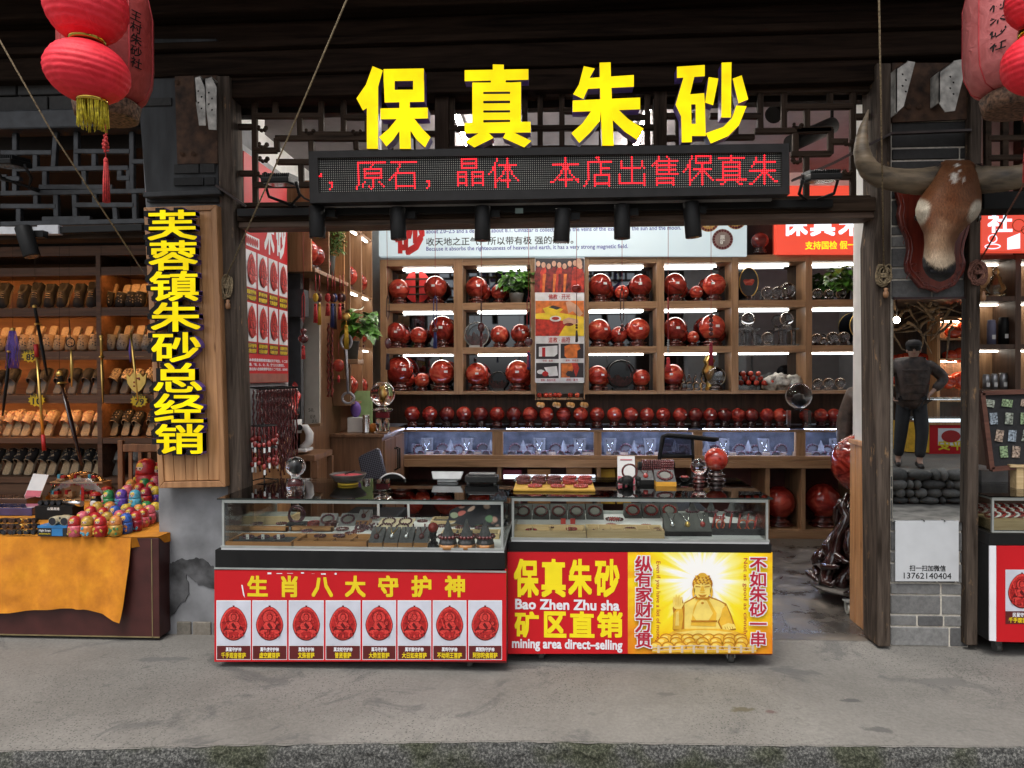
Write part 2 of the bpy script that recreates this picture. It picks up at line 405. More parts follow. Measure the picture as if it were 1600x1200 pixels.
def vrand(name,c1,c2,rough=0.8,bump=0.3,scale=40):
 "per-piece colour from a random mesh attribute, plus grain"
 m,n,b,_=_base(name);v=coords(n)
 a=N(n,'ShaderNodeAttribute',attribute_name='pick');t=N(n,'ShaderNodeTexNoise');t.inputs['Scale'].default_value=scale;t.inputs['Detail'].default_value=8;t.inputs['Roughness'].default_value=0.7;n.links.new(v,t.inputs[0])
 r=ramp(n,a.outputs['Fac'],[(0,c1),(1,c2)]);g=ramp(n,t.outputs[0],[(0.25,(0.55,)*3),(0.75,(1.2,)*3)])
 x=N(n,'ShaderNodeMix',data_type='RGBA',blend_type='MULTIPLY');x.inputs['Factor'].default_value=1;n.links.new(r,x.inputs['A']);n.links.new(g,x.inputs['B'])
 n.links.new(x.outputs['Result'],b.inputs['Base Color']);b.inputs['Roughness'].default_value=rough
 bp=N(n,'ShaderNodeBump');bp.inputs['Strength'].default_value=bump;bp.inputs['Distance'].default_value=0.004;n.links.new(t.outputs[0],bp.inputs['Height']);n.links.new(bp.outputs[0],b.inputs['Normal'])
 return m
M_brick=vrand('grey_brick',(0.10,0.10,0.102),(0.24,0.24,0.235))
M_brick_dark=vrand('dark_brick',(0.016,0.016,0.016),(0.05,0.048,0.046))  # darker grey brick for the upper walls and pillar tops
M_mortar=plain('lime_mortar',(0.58,0.54,0.47),0.9,scale=60,bump=0.4)
M_mortar_dark=plain('dark_mortar',(0.16,0.15,0.14),0.9,scale=60,bump=0.4)  # darker grey mortar
M_beam=wood('dark_beam_wood',(0.006,0.0036,0.0024),(0.030,0.018,0.012),'X',0.85,4,0.6,spec=0.08)
M_lat=wood('weathered_lattice_wood',(0.014,0.009,0.006),(0.062,0.040,0.027),'X',0.75,6,0.3,spec=0.12)
M_latv=wood('weathered_lattice_upright',(0.014,0.009,0.006),(0.062,0.040,0.027),'Z',0.75,6,0.3,spec=0.12)
M_lat_grey=plain('grey_painted_lattice',(0.026,0.028,0.032),0.5,var=0.3,scale=20,bump=0.2)
M_post=wood('old_grey_post_wood',(0.020,0.014,0.010),(0.105,0.080,0.063),'Z',0.8,6,0.6,wear=(0.28,0.17,0.085),spec=0.15)
M_lintel=wood('lintel_wood',(0.05,0.032,0.024),(0.17,0.11,0.08),'X',0.6,5,0.4)
M_pine=wood('varnished_pine',(0.33,0.15,0.06),(0.62,0.33,0.15),'Z',0.38,4.5,0.1,knots=True)
M_oak=wood('shelf_oak_x',(0.20,0.11,0.055),(0.37,0.215,0.115),'X',0.4,5,0.08)
M_oakv=wood('shelf_oak_z',(0.20,0.11,0.055),(0.37,0.215,0.115),'Z',0.4,5,0.08)
M_walnut=wood('walnut_panel',(0.12,0.06,0.032),(0.26,0.135,0.072),'Z',0.4,5,0.08)
M_walnut_dark=wood('dark_walnut_panel',(0.05,0.028,0.018),(0.12,0.066,0.04),'Z',0.5,5,0.1)
M_white=plain('white_paint',(0.72,0.71,0.69),0.5,var=0.05,scale=9)
M_ceil=plain('ceiling_paint',(0.24,0.21,0.215),0.7,var=0.05)
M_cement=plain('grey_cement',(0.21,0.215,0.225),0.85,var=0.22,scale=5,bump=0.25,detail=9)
M_cement_dark=plain('dark_cement',(0.04,0.042,0.045),0.75,var=0.3,scale=7,bump=0.25,detail=9,stretch=(1.6,1.6,0.35))  # darker cement for the upper part of the pillar
M_patch=plain('exposed_render',(0.085,0.086,0.09),0.95,var=0.4,scale=9,bump=0.8,detail=10)
M_black=plain('black_metal',(0.010,0.010,0.010),0.5,var=0.1,spec=0.22)
M_blackm=plain('matt_black',(0.012,0.012,0.012),0.7,var=0.1,spec=0.15)
M_rust=plain('rusty_plate',(0.075,0.037,0.02),0.75,metal=0.2,var=0.4,scale=16,bump=0.4,detail=9)
M_bracket=plain('chipped_white_bracket',(0.50,0.48,0.44),0.55,var=0.3,scale=18)
M_iron=plain('brown_iron_bar',(0.05,0.036,0.033),0.5,metal=0.3,var=0.2)
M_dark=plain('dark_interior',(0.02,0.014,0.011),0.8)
def bricks(mb,x0,x1,z0,z1,Y,th,rows,lens,gap=0.011,seed=1,picks=None,off=0.0):
 r=random.Random(seed);z=z0;i=0
 while z<z1-0.01:
  h=rows[i%len(rows)];top=min(z+h,z1);x=x0-(r.uniform(0,lens[1])if off else 0)
  while x<x1-0.005:
   L=r.choice([r.uniform(*lens),r.uniform(*lens),r.uniform(*lens)*0.4])
   e=min(x+L,x1)
   if x1-e<0.05:e=x1
   a=max(x,x0)
   if e-a>0.012:
    j=r.uniform(0,0.004);k=len(mb.v)
    mb.box((a+gap/2,Y+j,z+gap/2),(e-gap/2,Y+th,top-gap/2))
    if picks is not None:picks+=[r.random()]*8
   x=e
  z=top;i+=1
def set_pick(o,picks):
 at=o.data.attributes.new('pick','FLOAT','POINT');at.data.foreach_set('value',picks[:len(o.data.vertices)])
# ---- ground
YF=4.2
kl=[(-60,2.70),(-4.5,2.76),(-2.29,2.82),(-1.2,2.93),(-0.18,3.01),(0.9,3.03),(1.94,3.07),(4,3.12),(60,3.2)]
def kerb_y(x):
 for(a,b),(c,d)in zip(kl,kl[1:]):
  if a<=x<=c:return b+(d-b)*(x-a)/(c-a)
mb=MB();xs=[-60,-20,-8]+[-4+0.02*i for i in range(401)]+[8,20,60]
for a,c in zip(xs,xs[1:]):
 e_=lambda x:kerb_y(x)+0.017+0.012*noise.noise(Vector((x*11,0,0)))+0.006*noise.noise(Vector((x*37,3,0)))
 mb.add([(a,e_(a),0),(c,e_(c),0),(c,4.28,0),(a,4.28,0)],[(0,1,2,3)])
struct(mb.build('pavement',M_pave))
# kerb: a crumbled edge of exposed aggregate
def kf(u,v):
 x=-5+11*u;y=kerb_y(x)
 prof=[(0.05,-0.02),(0.030,0.0012),(0.010,-0.004),(-0.006,-0.03),(-0.014,-0.075),(-0.02,-0.2)]
 t=v*(len(prof)-1);i=min(int(t),len(prof)-2);f=t-i
 dy=prof[i][0]*(1-f)+prof[i+1][0]*f;dz=prof[i][1]*(1-f)+prof[i+1][1]*f
 nn=noise.noise(Vector((x*9,v*5,3)))*0.012+noise.noise(Vector((x*34,v*14,7)))*0.009+noise.noise(Vector((x*90,v*30,1)))*0.004
 k=min(1,max(0,v*5-1.2))
 return Vector((x,y+dy-nn*k,dz-abs(nn)*0.5*k*(1 if v<0.8 else 0)))
mb=MB();mb.grid(kf,900,18);struct(mb.build('kerb',M_kerb))
mb=MB();mb.add([(-60,-1.6,-0.16),(60,-1.6,-0.16),(60,3.3,-0.16),(-60,3.3,-0.16)],[(0,1,2,3)]);struct(mb.build('street',plain('street_paving',(0.17,0.16,0.145),0.85,var=0.3,scale=6,bump=0.3)))
mb=MB();mb.add([(-60,4.28,-0.004),(60,4.28,-0.004),(60,60,-0.004),(-60,60,-0.004)],[(0,1,2,3)]);struct(mb.build('ground',plain('ground_earth',(0.15,0.14,0.12),0.9)))
mb=MB();mb.add([(-2.3,4.28,0.001),(3.6,4.28,0.001),(3.6,7.6,0.001),(-2.3,7.6,0.001)],[(0,1,2,3)]);struct(mb.build('shop_floor',M_floor))
mb=MB();mb.add([(-7,4.28,0.001),(-2.3,4.28,0.001),(-2.3,7.6,0.001),(-7,7.6,0.001)],[(0,1,2,3)])
mb.add([(3.6,4.28,0.001),(7,4.28,0.001),(7,7.6,0.001),(3.6,7.6,0.001)],[(0,1,2,3)]);struct(mb.build('shop_floor',M_floor))
# ---- the shop building
shop=thing('shop_building','dark timber shopfront with brick pillars and lattice transom around the brightly lit red ball shop','building',(0,YF,0))
# pillar on the sign side: cement over brick, leaning a little
mb=MB();mb.pprism([(218,168),(227,320),(247,762),(250,1006),(366,1006),(348,168)],YF,0.45,0);mb.build('cement_pillar',M_cement,shop,bevel=0.008)
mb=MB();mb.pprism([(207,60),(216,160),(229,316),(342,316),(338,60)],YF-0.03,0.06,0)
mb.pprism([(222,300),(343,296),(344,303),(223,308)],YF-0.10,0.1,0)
pu=mb.build('pillar_head',M_cement_dark,shop,bevel=0.006);pu['label']='darker upper part of the cement pillar with a ledge'
mb=MB();pk=[]
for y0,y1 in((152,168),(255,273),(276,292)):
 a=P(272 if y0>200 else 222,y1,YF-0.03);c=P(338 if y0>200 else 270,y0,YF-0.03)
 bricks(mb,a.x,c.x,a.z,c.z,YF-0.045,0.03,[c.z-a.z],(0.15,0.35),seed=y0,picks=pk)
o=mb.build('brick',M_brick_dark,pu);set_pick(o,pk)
def rough(pts,n=7,amp=2.2):
 out=[]
 for(a,b),(c,d)in zip(pts,pts[1:]+pts[:1]):
  for k in range(n):u=k/n;x,y=a+(c-a)*u,b+(d-b)*u;out.append((x+amp*noise.noise(Vector((x*.2,y*.2,1))),y+amp*1.6*noise.noise(Vector((x*.2,y*.2,7)))))
 return out
mb=MB();mb.pprism(rough([(250,900),(258,886),(267,880),(283,872),(297,875),(313,871),(328,882),(337,890),(338,922),(310,913),(291,897),(296,927),(268,963),(253,985)]),YF-0.006,0.03);
mb.build('worn_patch',M_patch,shop)
mb=MB();pk=[]
a=P(276,1000,YF);c=P(345,968,YF);bricks(mb,a.x,c.x,a.z,c.z,YF-0.012,0.05,[0.12],(0.08,0.16),seed=4,picks=pk);o=mb.build('exposed_brick',vrand('buff_brick',(0.16,0.145,0.12),(0.25,0.22,0.18)),shop,bevel=0.006);set_pick(o,pk)
# steel plates with brackets on the pillars
mb=MB();mb.pprism([(273,118),(340,118),(340,255),(277,256)],YF-0.045,0.015)
mb.cyl(P(284,240,YF-0.06),P(284,240,YF-0.03),0.012,10);mb.cyl(P(302,240,YF-0.06),P(302,240,YF-0.03),0.012,10);mb.cyl(P(276,128,YF-0.06),P(276,128,YF-0.03),0.012,10)
pl1=mb.build('steel_plate',M_rust,shop)
def bracket(pts,Y,parent,depth=0.05):
 mb=MB();mb.pprism(pts,Y,0.006);(x0,y0),(x1,y1)=pts[0],pts[1]
 mb.prism([P(x0,y0,Y),P(x1,y1,Y),P(x1,y1,Y)+Vector((0,0,-0.006)),P(x0,y0,Y)+Vector((0,0,-0.006))],(0,depth,0))
 mb.prism([P(*pts[0],Y),P(*pts[-1],Y),P(*pts[-1],Y)+Vector((0.006,0,0)),P(*pts[0],Y)+Vector((0.006,0,0))],(0,depth,0))
 for k in range(4):
  cx=sum(p[0]for p in pts)/len(pts)+(k%2)*5-2;cy=sum(p[1]for p in pts)/len(pts)+k*9-12
  mb.cyl(P(cx,cy,Y-0.001),P(cx,cy,Y+0.002),0.006,8,1)
 return mb.build('bracket',[M_bracket,M_black],parent)
bracket([(303,120),(312,118),(320,138),(321,196),(311,196),(306,160)],YF-0.13,pl1,0.1)
bracket([(319,122),(330,119),(338,136),(338,203),(326,202),(321,160)],YF-0.13,pl1,0.1)
mb=MB();mb.pprism([(1394,98),(1517,98),(1517,186),(1394,191)],YF-0.01,0.015)
for x in(1436,1420,1480):mb.cyl(P(x,166,YF-0.025),P(x,166,YF),0.013,10)
pl2=mb.build('steel_plate',M_rust,shop)
bracket([(1400,107),(1418,95),(1430,97),(1412,166),(1400,177)],YF-0.11,pl2,0.09)
bracket([(1467,112),(1490,95),(1506,92),(1506,118),(1492,173),(1477,175),(1467,160)],YF-0.11,pl2,0.09)
# posts
mb=MB();mb.pprism([(337,118),(358,118),(386,1006),(362,1006)],YF-0.05,0.16);mb.build('timber_post',M_post,shop,bevel=0.006)
mb=MB();mb.pprism([(1370,98),(1393,98),(1392,1011),(1372,1011),(1367,380),(1372,340)],YF-0.05,0.2);mb.build('timber_post',M_post,shop,bevel=0.008)
mb=MB();mb.pprism([(1518,98),(1535,98),(1528,1009),(1510,1009)],YF-0.05,0.2);mb.build('timber_post',M_post,shop,bevel=0.008)
# brick pillar behind the bull's head and the mirror
mb=MB();a=P(1391,1013,YF);c=P(1519,98,YF);x0,x1=a.x,P(1516,600,YF).x
mb.box((x0,YF+0.012,0),(x1,YF+0.4,c.z));bp_=mb.build('brick_pillar',M_mortar,shop)
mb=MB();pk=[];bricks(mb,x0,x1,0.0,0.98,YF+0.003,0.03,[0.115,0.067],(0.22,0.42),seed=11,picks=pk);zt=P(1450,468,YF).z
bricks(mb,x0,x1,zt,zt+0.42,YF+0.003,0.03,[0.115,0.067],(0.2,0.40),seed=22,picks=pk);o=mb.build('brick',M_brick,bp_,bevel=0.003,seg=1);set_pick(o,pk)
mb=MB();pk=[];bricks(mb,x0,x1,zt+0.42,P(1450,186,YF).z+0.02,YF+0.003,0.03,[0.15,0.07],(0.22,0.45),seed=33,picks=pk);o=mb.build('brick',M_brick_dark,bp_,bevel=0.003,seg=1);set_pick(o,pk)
# beams over the opening
zb=lambda y:P(870,y,YF).z
XL,XR=-7.0,7.0
mb=MB()
mb.box((XL,YF-0.05,zb(108)),(XR,YF+0.2,zb(70)));mb.box((XL,YF-0.09,zb(70)),(XR,YF+0.2,zb(58)));mb.box((XL,YF+0.0,zb(58)),(XR,YF+0.2,zb(18)));mb.box((XL,YF-0.12,zb(18)),(XR,YF+0.2,zb(-60)))
mb.build('beam',M_beam,shop,bevel=0.01)
mb=MB();mb.box((P(345,120,YF).x,YF-0.02,zb(142)),(P(1372,120,YF).x,YF+0.15,zb(108)));mb.build('beam',M_beam,shop,bevel=0.008)
# eave added out of view to darken the upper front
mb=MB();mb.prism([(-9,3.3,3.90),(9,3.3,3.90),(9,4.5,4.25),(-9,4.5,4.25)],(0,0.02,0.06))
for i in range(46):
 x=-9+i*0.4;mb.bar((x,3.32,3.87),(x,4.5,4.215),0.07,0.06)
mb.build('shade_eave',M_beam,shop)
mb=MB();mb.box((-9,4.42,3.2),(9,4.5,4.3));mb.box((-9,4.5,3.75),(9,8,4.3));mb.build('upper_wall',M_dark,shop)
# lintel with its pale lower edge
lz0,lz1=zb(348),zb(318)
mb=MB();mb.box((P(372,345,YF).x,YF-0.02,lz0+0.035),(P(1368,345,YF).x,YF+0.16,lz1));mb.box((P(372,345,YF).x,YF+0.0,lz0),(P(1368,345,YF).x,YF+0.16,lz0+0.035),1)
mb.build('lintel',[M_lat,M_lintel],shop,bevel=0.006)
# lattice transom: bars traced from the front, each a real stick
H=[(396,180,502,180),(536,182,575,182),(362,197,396,197),(429,215,575,215),(396,234,431,234),(470,209,570,209),(431,252,484,252),(396,288,484,288),(362,270,396,270),
     (1226,166,1334,165),(1180,204,1302,202),(1244,203,1300,201),(1299,220,1326,220),(1237,240,1300,239),(1338,181,1370,181),(1300,275,1332,275),
     (690,200,1030,198),(690,232,1030,230),(765,172,820,172),(880,172,940,172),(940,182,1010,182),(1042,180,1090,180),(1042,215,1180,213),(1110,180,1190,180),(575,208,690,208)]
V=[(362,140,365,322),(396,142,398,320),(429,142,429,182),(501,142,501,214),(536,142,536,214),(572,142,574,214),(431,215,432,236),(467,182,468,215),(485,215,486,253),(555,215,556,233),(469,252,470,289),(610,142,610,232),(645,142,645,232),
     (1189,138,1189,202),(1226,138,1226,202),(1298,138,1298,165),(1334,136,1334,318),(1262,166,1262,203),(1244,202,1244,241),(1299,201,1299,240),(1261,240,1261,320),(1150,140,1150,215),(1090,140,1090,200),
     (706,142,706,232),(765,142,765,232),(820,142,820,232),(844,142,844,232),(878,142,878,232),(940,142,940,232),(985,142,985,232),(1012,142,1012,232),(1060,142,1060,232),(1372,130,1372,345)]
mb=MB();
for x0,y0,x1,y1 in H:mb.pbar(x0,y0,x1,y1,8.5,YF+0.05,0.035,0)
for x0,y0,x1,y1 in V:mb.pbar(x0,y0,x1,y1,8.5,YF+0.054,0.03,1)
mb.pbar(690,140,690,322,22,YF+0.04,0.06,1);mb.pbar(1032,138,1032,322,20,YF+0.04,0.06,1)
mb.pbar(362,146,1372,138,10,YF+0.045,0.05,0);mb.pbar(365,320,1372,308,7,YF+0.045,0.05,0)
for x in range(500,1240,38):mb.pbar(x,305,x,324,10,YF+0.05,0.03,1)
lat=mb.build('transom_lattice',[M_lat,M_latv],shop,bevel=0.004,seg=2)
mb=MB()
for(cx,cy,fl)in((484,205,1),(558,206,-1),(410,200,1),(411,226,1),(412,248,1),(409,272,1),(1246,196,1),(1245,250,-1),(1325,268,-1),(1326,222,-1)):
 for k in range(5):
  a=k*0.9;mb.ball(P(cx+fl*5*math.cos(a)*1.2,cy+4*math.sin(a),YF+0.055),0.014-0.001*k,8,6,0,sy=1.2)
mb.build('scroll_block',M_lat,lat)
# iron stay across the front
mb=MB();pts=[P(1238,282,YF-0.16),P(1300,256,YF-0.14),P(1378,216,YF-0.08),P(1392,209,YF-0.07),P(1516,204,YF-0.05)]
for p,q in zip(pts,pts[1:]):mb.bar(p,q,0.012,0.028,(0,1,0))
mb.build('iron_stay',M_iron,shop)
mb=MB();mb.bar(P(338,290,YF-0.08),P(384,322,YF-0.05),0.012,0.03,(0,1,0));mb.build('iron_stay',M_iron,shop)
# ---- the room
RX0,RX1,RY=-1.92,3.5,7.5
mb=MB();mb.box((-2.5,4.45,3.62),(RX1,RY,3.7));mb.build('ceiling',M_ceil,shop)
mb=MB();mb.box((-2.5,RY,0),(RX1,RY+0.1,3.62));mb.build('back_wall',M_white,shop)
mb=MB();mb.box((RX1,5.85,0),(RX1+0.1,RY,3.62));mb.build('side_wall',M_white,shop)
# wall with the poster, then a dark gap to the back room, then panelling
mb=MB();mb.box((RX0-0.12,4.3,0.0),(RX0,5.10,3.0));mb.build('side_wall',plain('grey_plaster',(0.32,0.32,0.33),0.7),shop)
mb=MB();mb.box((RX0,4.3,0.0),(RX0+0.012,5.10,1.12));mb.build('wainscot',M_pine,shop)
mb=MB();mb.box((-2.5,4.40,0),(RX0-0.12,5.0,3.62));mb.box((-2.5,5.9,0),(-2.45,7.5,3.62));mb.build('side_wall',M_white,shop)
mb=MB();mb.box((RX0-0.08,5.56,0.0),(RX0,7.45,2.95));mb.build('wall_panelling',M_walnut,shop)
mb=MB();mb.box((-2.47,5.05,0),(-2.42,6.0,3));mb.box((-2.42,6.0,0),(-2.01,6.05,3));mb.build('back_room_wall',M_dark,shop)
# return wall and wainscot beside the right-hand post
rx=P(1366,500,YF+0.15).x
mb=MB();mb.box((rx,YF+0.12,1.14),(rx+0.12,4.62,3.62));mb.build('return_wall',M_white,shop)
mb=MB();
for i in range(4):
 y0=YF+0.12+i*0.087;mb.box((rx-0.012,y0+0.003,0.0),(rx+0.1,y0+0.084,1.12))
mb.box((rx-0.022,YF+0.12,1.12),(rx+0.1,4.665,1.15));mb.build('wainscot',M_pine,shop,bevel=0.004)
mb=MB();mb.box((rx+0.12,4.5,0),(2.40,4.62,3.62));mb.box((2.38,4.62,0),(2.44,5.85,3.62));mb.box((2.46,5.79,0),(RX1,5.85,3.62));mb.build('return_wall',M_white,shop)
# switches on the return wall (face the room)
def switch(y0,y1,ya,yb):
 za=PX(1350,y1,rx).z;zc=PX(1350,y0,rx).z
 mb=MB();mb.box((rx-0.012,ya,za),(rx,yb,zc));mb.box((rx-0.016,ya+0.02,za+0.02),(rx-0.012,yb-0.02,zc-0.02));return mb
m1=switch(605,630,4.34,4.42).build('light_switch',plain('white_plastic',(0.75,0.75,0.74),0.4,var=0.02),None,bevel=0.003);tag(m1,'white wall switch above another switch on the narrow white wall','switch')
m1=switch(637,663,4.34,4.42).build('light_switch',MATS['white_plastic'],None,bevel=0.003);tag(m1,'lower white wall switch just over the pine wainscot','switch')
mb=MB();a=PX(1352,345,rx);mb.tube([(rx-0.01,4.40,2.7),(rx-0.01,4.40,1.75)],0.008,6);tag(mb.build('cable_conduit',MATS['white_plastic']),'thin white conduit running down the narrow white wall to the switches','conduit')
# fluorescent tubes on the ceiling
M_tube=glow('fluorescent_tube',(1.0,0.94,0.86),82.0)
Xa,Xb=G(705,160,3.57).x,G(1018,160,3.57).x
def tube_light(a,b,label):
 t=thing('ceiling_tube',label,'ceiling light',tuple((Vector(a)+Vector(b))/2),'fluorescent tubes on the shop ceiling')
 MB().cyl(a,b,0.016,10).build('tube',M_tube,t)
 d=Vector((0,0,0.03));MB().bar(Vector(a)+d,Vector(b)+d,0.05,0.03).build('housing',M_white,t)
tube_light((Xa,5.2,3.57),(Xa+0.72,5.2,3.57),'white tube light nearest the shopfront at the sign board end of the ceiling')
tube_light((Xb-0.72,5.2,3.57),(Xb,5.2,3.57),'white tube light nearest the shopfront at the bull head end of the ceiling')
for i in range(2):
 tube_light((Xa,5.3+i*0.95,3.57),(Xa,6.2+i*0.95,3.57),['white tube light running into the shop behind the first lit yellow characters','white tube light at the back of the run behind the first lit yellow characters'][i])
 tube_light((Xb,5.3+i*0.95,3.57),(Xb,6.2+i*0.95,3.57),['white tube light running into the shop behind the last lit yellow characters','white tube light at the back of the run behind the last lit yellow characters'][i])
# ---- neighbouring shops
lsh=thing('shoe_shop','dark narrow shop full of shoe shelves next to the vertical yellow sign','building',(-4,YF,0))
mb=MB();pk=[];a=P(-60,188,YF+0.05);c=P(214,-40,YF+0.05);bricks(mb,-6.5,c.x,a.z,c.z,YF+0.02,0.08,[0.13,0.08,0.11,0.07],(0.25,0.5),seed=5,picks=pk,off=1);o=mb.build('brick_wall',M_brick_dark,lsh,bevel=0.003,seg=1);set_pick(o,pk)
mb=MB();mb.box((-6.5,YF+0.05,a.z),(c.x,YF+0.2,c.z));mb.build('mortar_bed',M_mortar_dark,lsh)
mb=MB();mb.box((-6.5,YF-0.03,P(0,205,YF).z),(P(218,190,YF).x,YF+0.12,P(0,175,YF).z));mb.build('beam',M_lat_grey,lsh,bevel=0.01)
mb=MB()
for x0,y0,x1,y1 in[(0,238,80,238),(115,236,202,236),(0,276,10,276),(25,264,200,262),(60,292,175,292),(0,302,228,298),(0,322,86,322),(115,320,208,320),(0,350,228,345),(65,342,140,341),(0,279,30,279),(205,252,224,252),(182,278,202,278)]:mb.pbar(x0,y0,x1,y1,8,YF+0.03,0.035)
for x0,y0,x1,y1 in[(22,205,22,302),(86,205,82,264),(118,205,118,262),(146,236,146,262),(205,205,205,302),(69,264,69,292),(130,264,131,292),(186,262,186,280),(200,262,200,300),(55,302,55,322),(86,302,87,345),(115,302,117,345),(147,302,147,320),(28,322,28,350),(178,320,180,345),(209,302,210,345),(54,238,54,264),(5,276,5,302)]:mb.pbar(x0,y0,x1,y1,8,YF+0.034,0.03)
mb.build('transom_lattice',M_lat_grey,lsh,bevel=0.004)
mb=MB();mb.box((-6.5,YF-0.02,P(0,376,YF).z),(P(226,350,YF).x,YF+0.12,P(0,354,YF).z));mb.build('lintel',M_lat,lsh,bevel=0.006)
mb=MB();mb.box((-6.5,6.3,0),(-2.5,6.4,3.6));mb.box((-2.62,4.64,0),(-2.5,6.3,3.6));mb.box((-6.6,4.3,0),(-6.5,6.4,3.6));mb.box((-6.6,4.4,3.0),(-2.5,6.4,3.1));mb.build('inner_wall',M_dark,lsh)
rsh=thing('gift_shop','neighbouring shop beyond the mirror pillar with glass shelves and a red lightbox','building',(3.4,YF,0))
mb=MB()
for x0,y0,x1,y1 in[(1545,174,1600,174),(1545,246,1640,244),(1545,215,1640,214)]:mb.pbar(x0,y0,x1,y1,8,YF+0.05,0.035)
for x0,y0,x1,y1 in[(1545,150,1545,300),(1572,150,1572,300),(1605,150,1605,300),(1640,150,1640,300)]:mb.pbar(x0,y0,x1,y1,9,YF+0.054,0.03)
mb.build('transom_lattice',M_lat,rsh,bevel=0.004)
mb=MB();mb.box((P(1534,310,YF).x,YF-0.02,P(1560,328,YF).z),(6,YF+0.15,P(1560,300,YF).z));mb.build('lintel',M_blackm,rsh,bevel=0.006)
mb=MB();mb.box((3.6,7.3,0),(6.5,7.4,3.6));mb.box((3.6,4.3,3.3),(6.5,7.3,3.4));mb.box((6.5,4.3,0),(6.6,7.3,3.6));mb.box((3.6,6.0,0),(3.62,7.3,3.6));mb.build('inner_wall',M_walnut_dark,rsh)
# ---- display cases with printed fronts
M_glass=pane('case_glass',(0.95,0.975,0.965),0.7)
M_glass_top=pane('case_glass_top',(0.93,0.96,0.945),1.3)
M_alu=plain('brushed_aluminium',(0.50,0.53,0.51),0.35,metal=0.6,var=0.08)
M_edge=plain('glass_edge',(0.02,0.028,0.026),0.2)
M_pred=plain('poster_red',(0.55,0.012,0.018),0.45,var=0.04,scale=3,spec=0.25)
M_pyel=plain('poster_yellow',(0.80,0.60,0.012),0.45,var=0.03)
M_pyel2=plain('poster_bright_yellow',(0.93,0.75,0.01),0.45,var=0.03)
M_pwhite=plain('poster_white',(0.80,0.80,0.84),0.45,var=0.03)
M_pale=plain('poster_pale_blue',(0.60,0.62,0.70),0.45,var=0.06)
M_pmar=plain('poster_maroon',(0.11,0.012,0.012),0.45,var=0.05)
M_pdk=plain('print_dark_red',(0.13,0.004,0.005),0.45,var=0.1)
M_pmid=plain('print_mid_red',(0.44,0.016,0.016),0.45,var=0.2,scale=90)
M_plt=plain('print_light_red',(0.70,0.05,0.042),0.45,var=0.2,scale=120)
M_orange_wood=wood('tray_orange_wood',(0.33,0.14,0.045),(0.53,0.27,0.10),'X',0.4,9,0.05)
M_light_wood=wood('tray_light_wood',(0.52,0.36,0.17),(0.72,0.54,0.30),'X',0.5,9,0.05)
M_felt_grey=plain('grey_felt',(0.10,0.10,0.10),0.95,var=0.15,scale=80)
M_felt_black=plain('black_felt',(0.022,0.022,0.024),0.9,var=0.15,scale=80)
M_bead=plain('dark_red_bead',(0.105,0.016,0.016),0.25,var=0.3,scale=70,coat=0.5)
M_bead2=plain('bright_red_bead',(0.30,0.03,0.025),0.25,var=0.25,scale=70,coat=0.5)
M_beadp=plain('purple_brown_bead',(0.10,0.032,0.045),0.25,var=0.35,scale=70,coat=0.5)
M_silver=plain('silver_metal',(0.7,0.7,0.7),0.25,metal=1.0,var=0.05)
M_gold=plain('gold_metal',(0.75,0.50,0.14),0.3,metal=0.9,var=0.1)
M_paper=plain('white_tag_paper',(0.74,0.73,0.70),0.7,var=0.03)
M_darkwood=plain('dark_carved_wood',(0.03,0.010,0.008),0.25,var=0.3,scale=30,coat=0.6)
M_redwood=plain('red_lacquer_wood',(0.085,0.014,0.010),0.25,var=0.3,scale=30,coat=0.6)
M_cryst=crystal('clear_crystal')
M_rub=plain('grey_rubber',(0.09,0.09,0.085),0.6)
def ell(cx,cy,rx,ry,n=24,a0=0,a1=360):
 return[(cx+rx*math.cos(math.radians(a0+(a1-a0)*i/n)),cy+ry*math.sin(math.radians(a0+(a1-a0)*i/n)))for i in range(n+(0 if a1-a0==360 else 1))]
LAY=0.0007
def fpoly(mb,px,Y,layer,m=0):mb.add([P(x,y,Y-LAY*layer)for x,y in px][::1],[list(range(len(px)))],m)
def frect(mb,x0,y0,x1,y1,Y,layer,m=0):fpoly(mb,[(x0,y0),(x0,y1),(x1,y1),(x1,y0)],Y,layer,m)
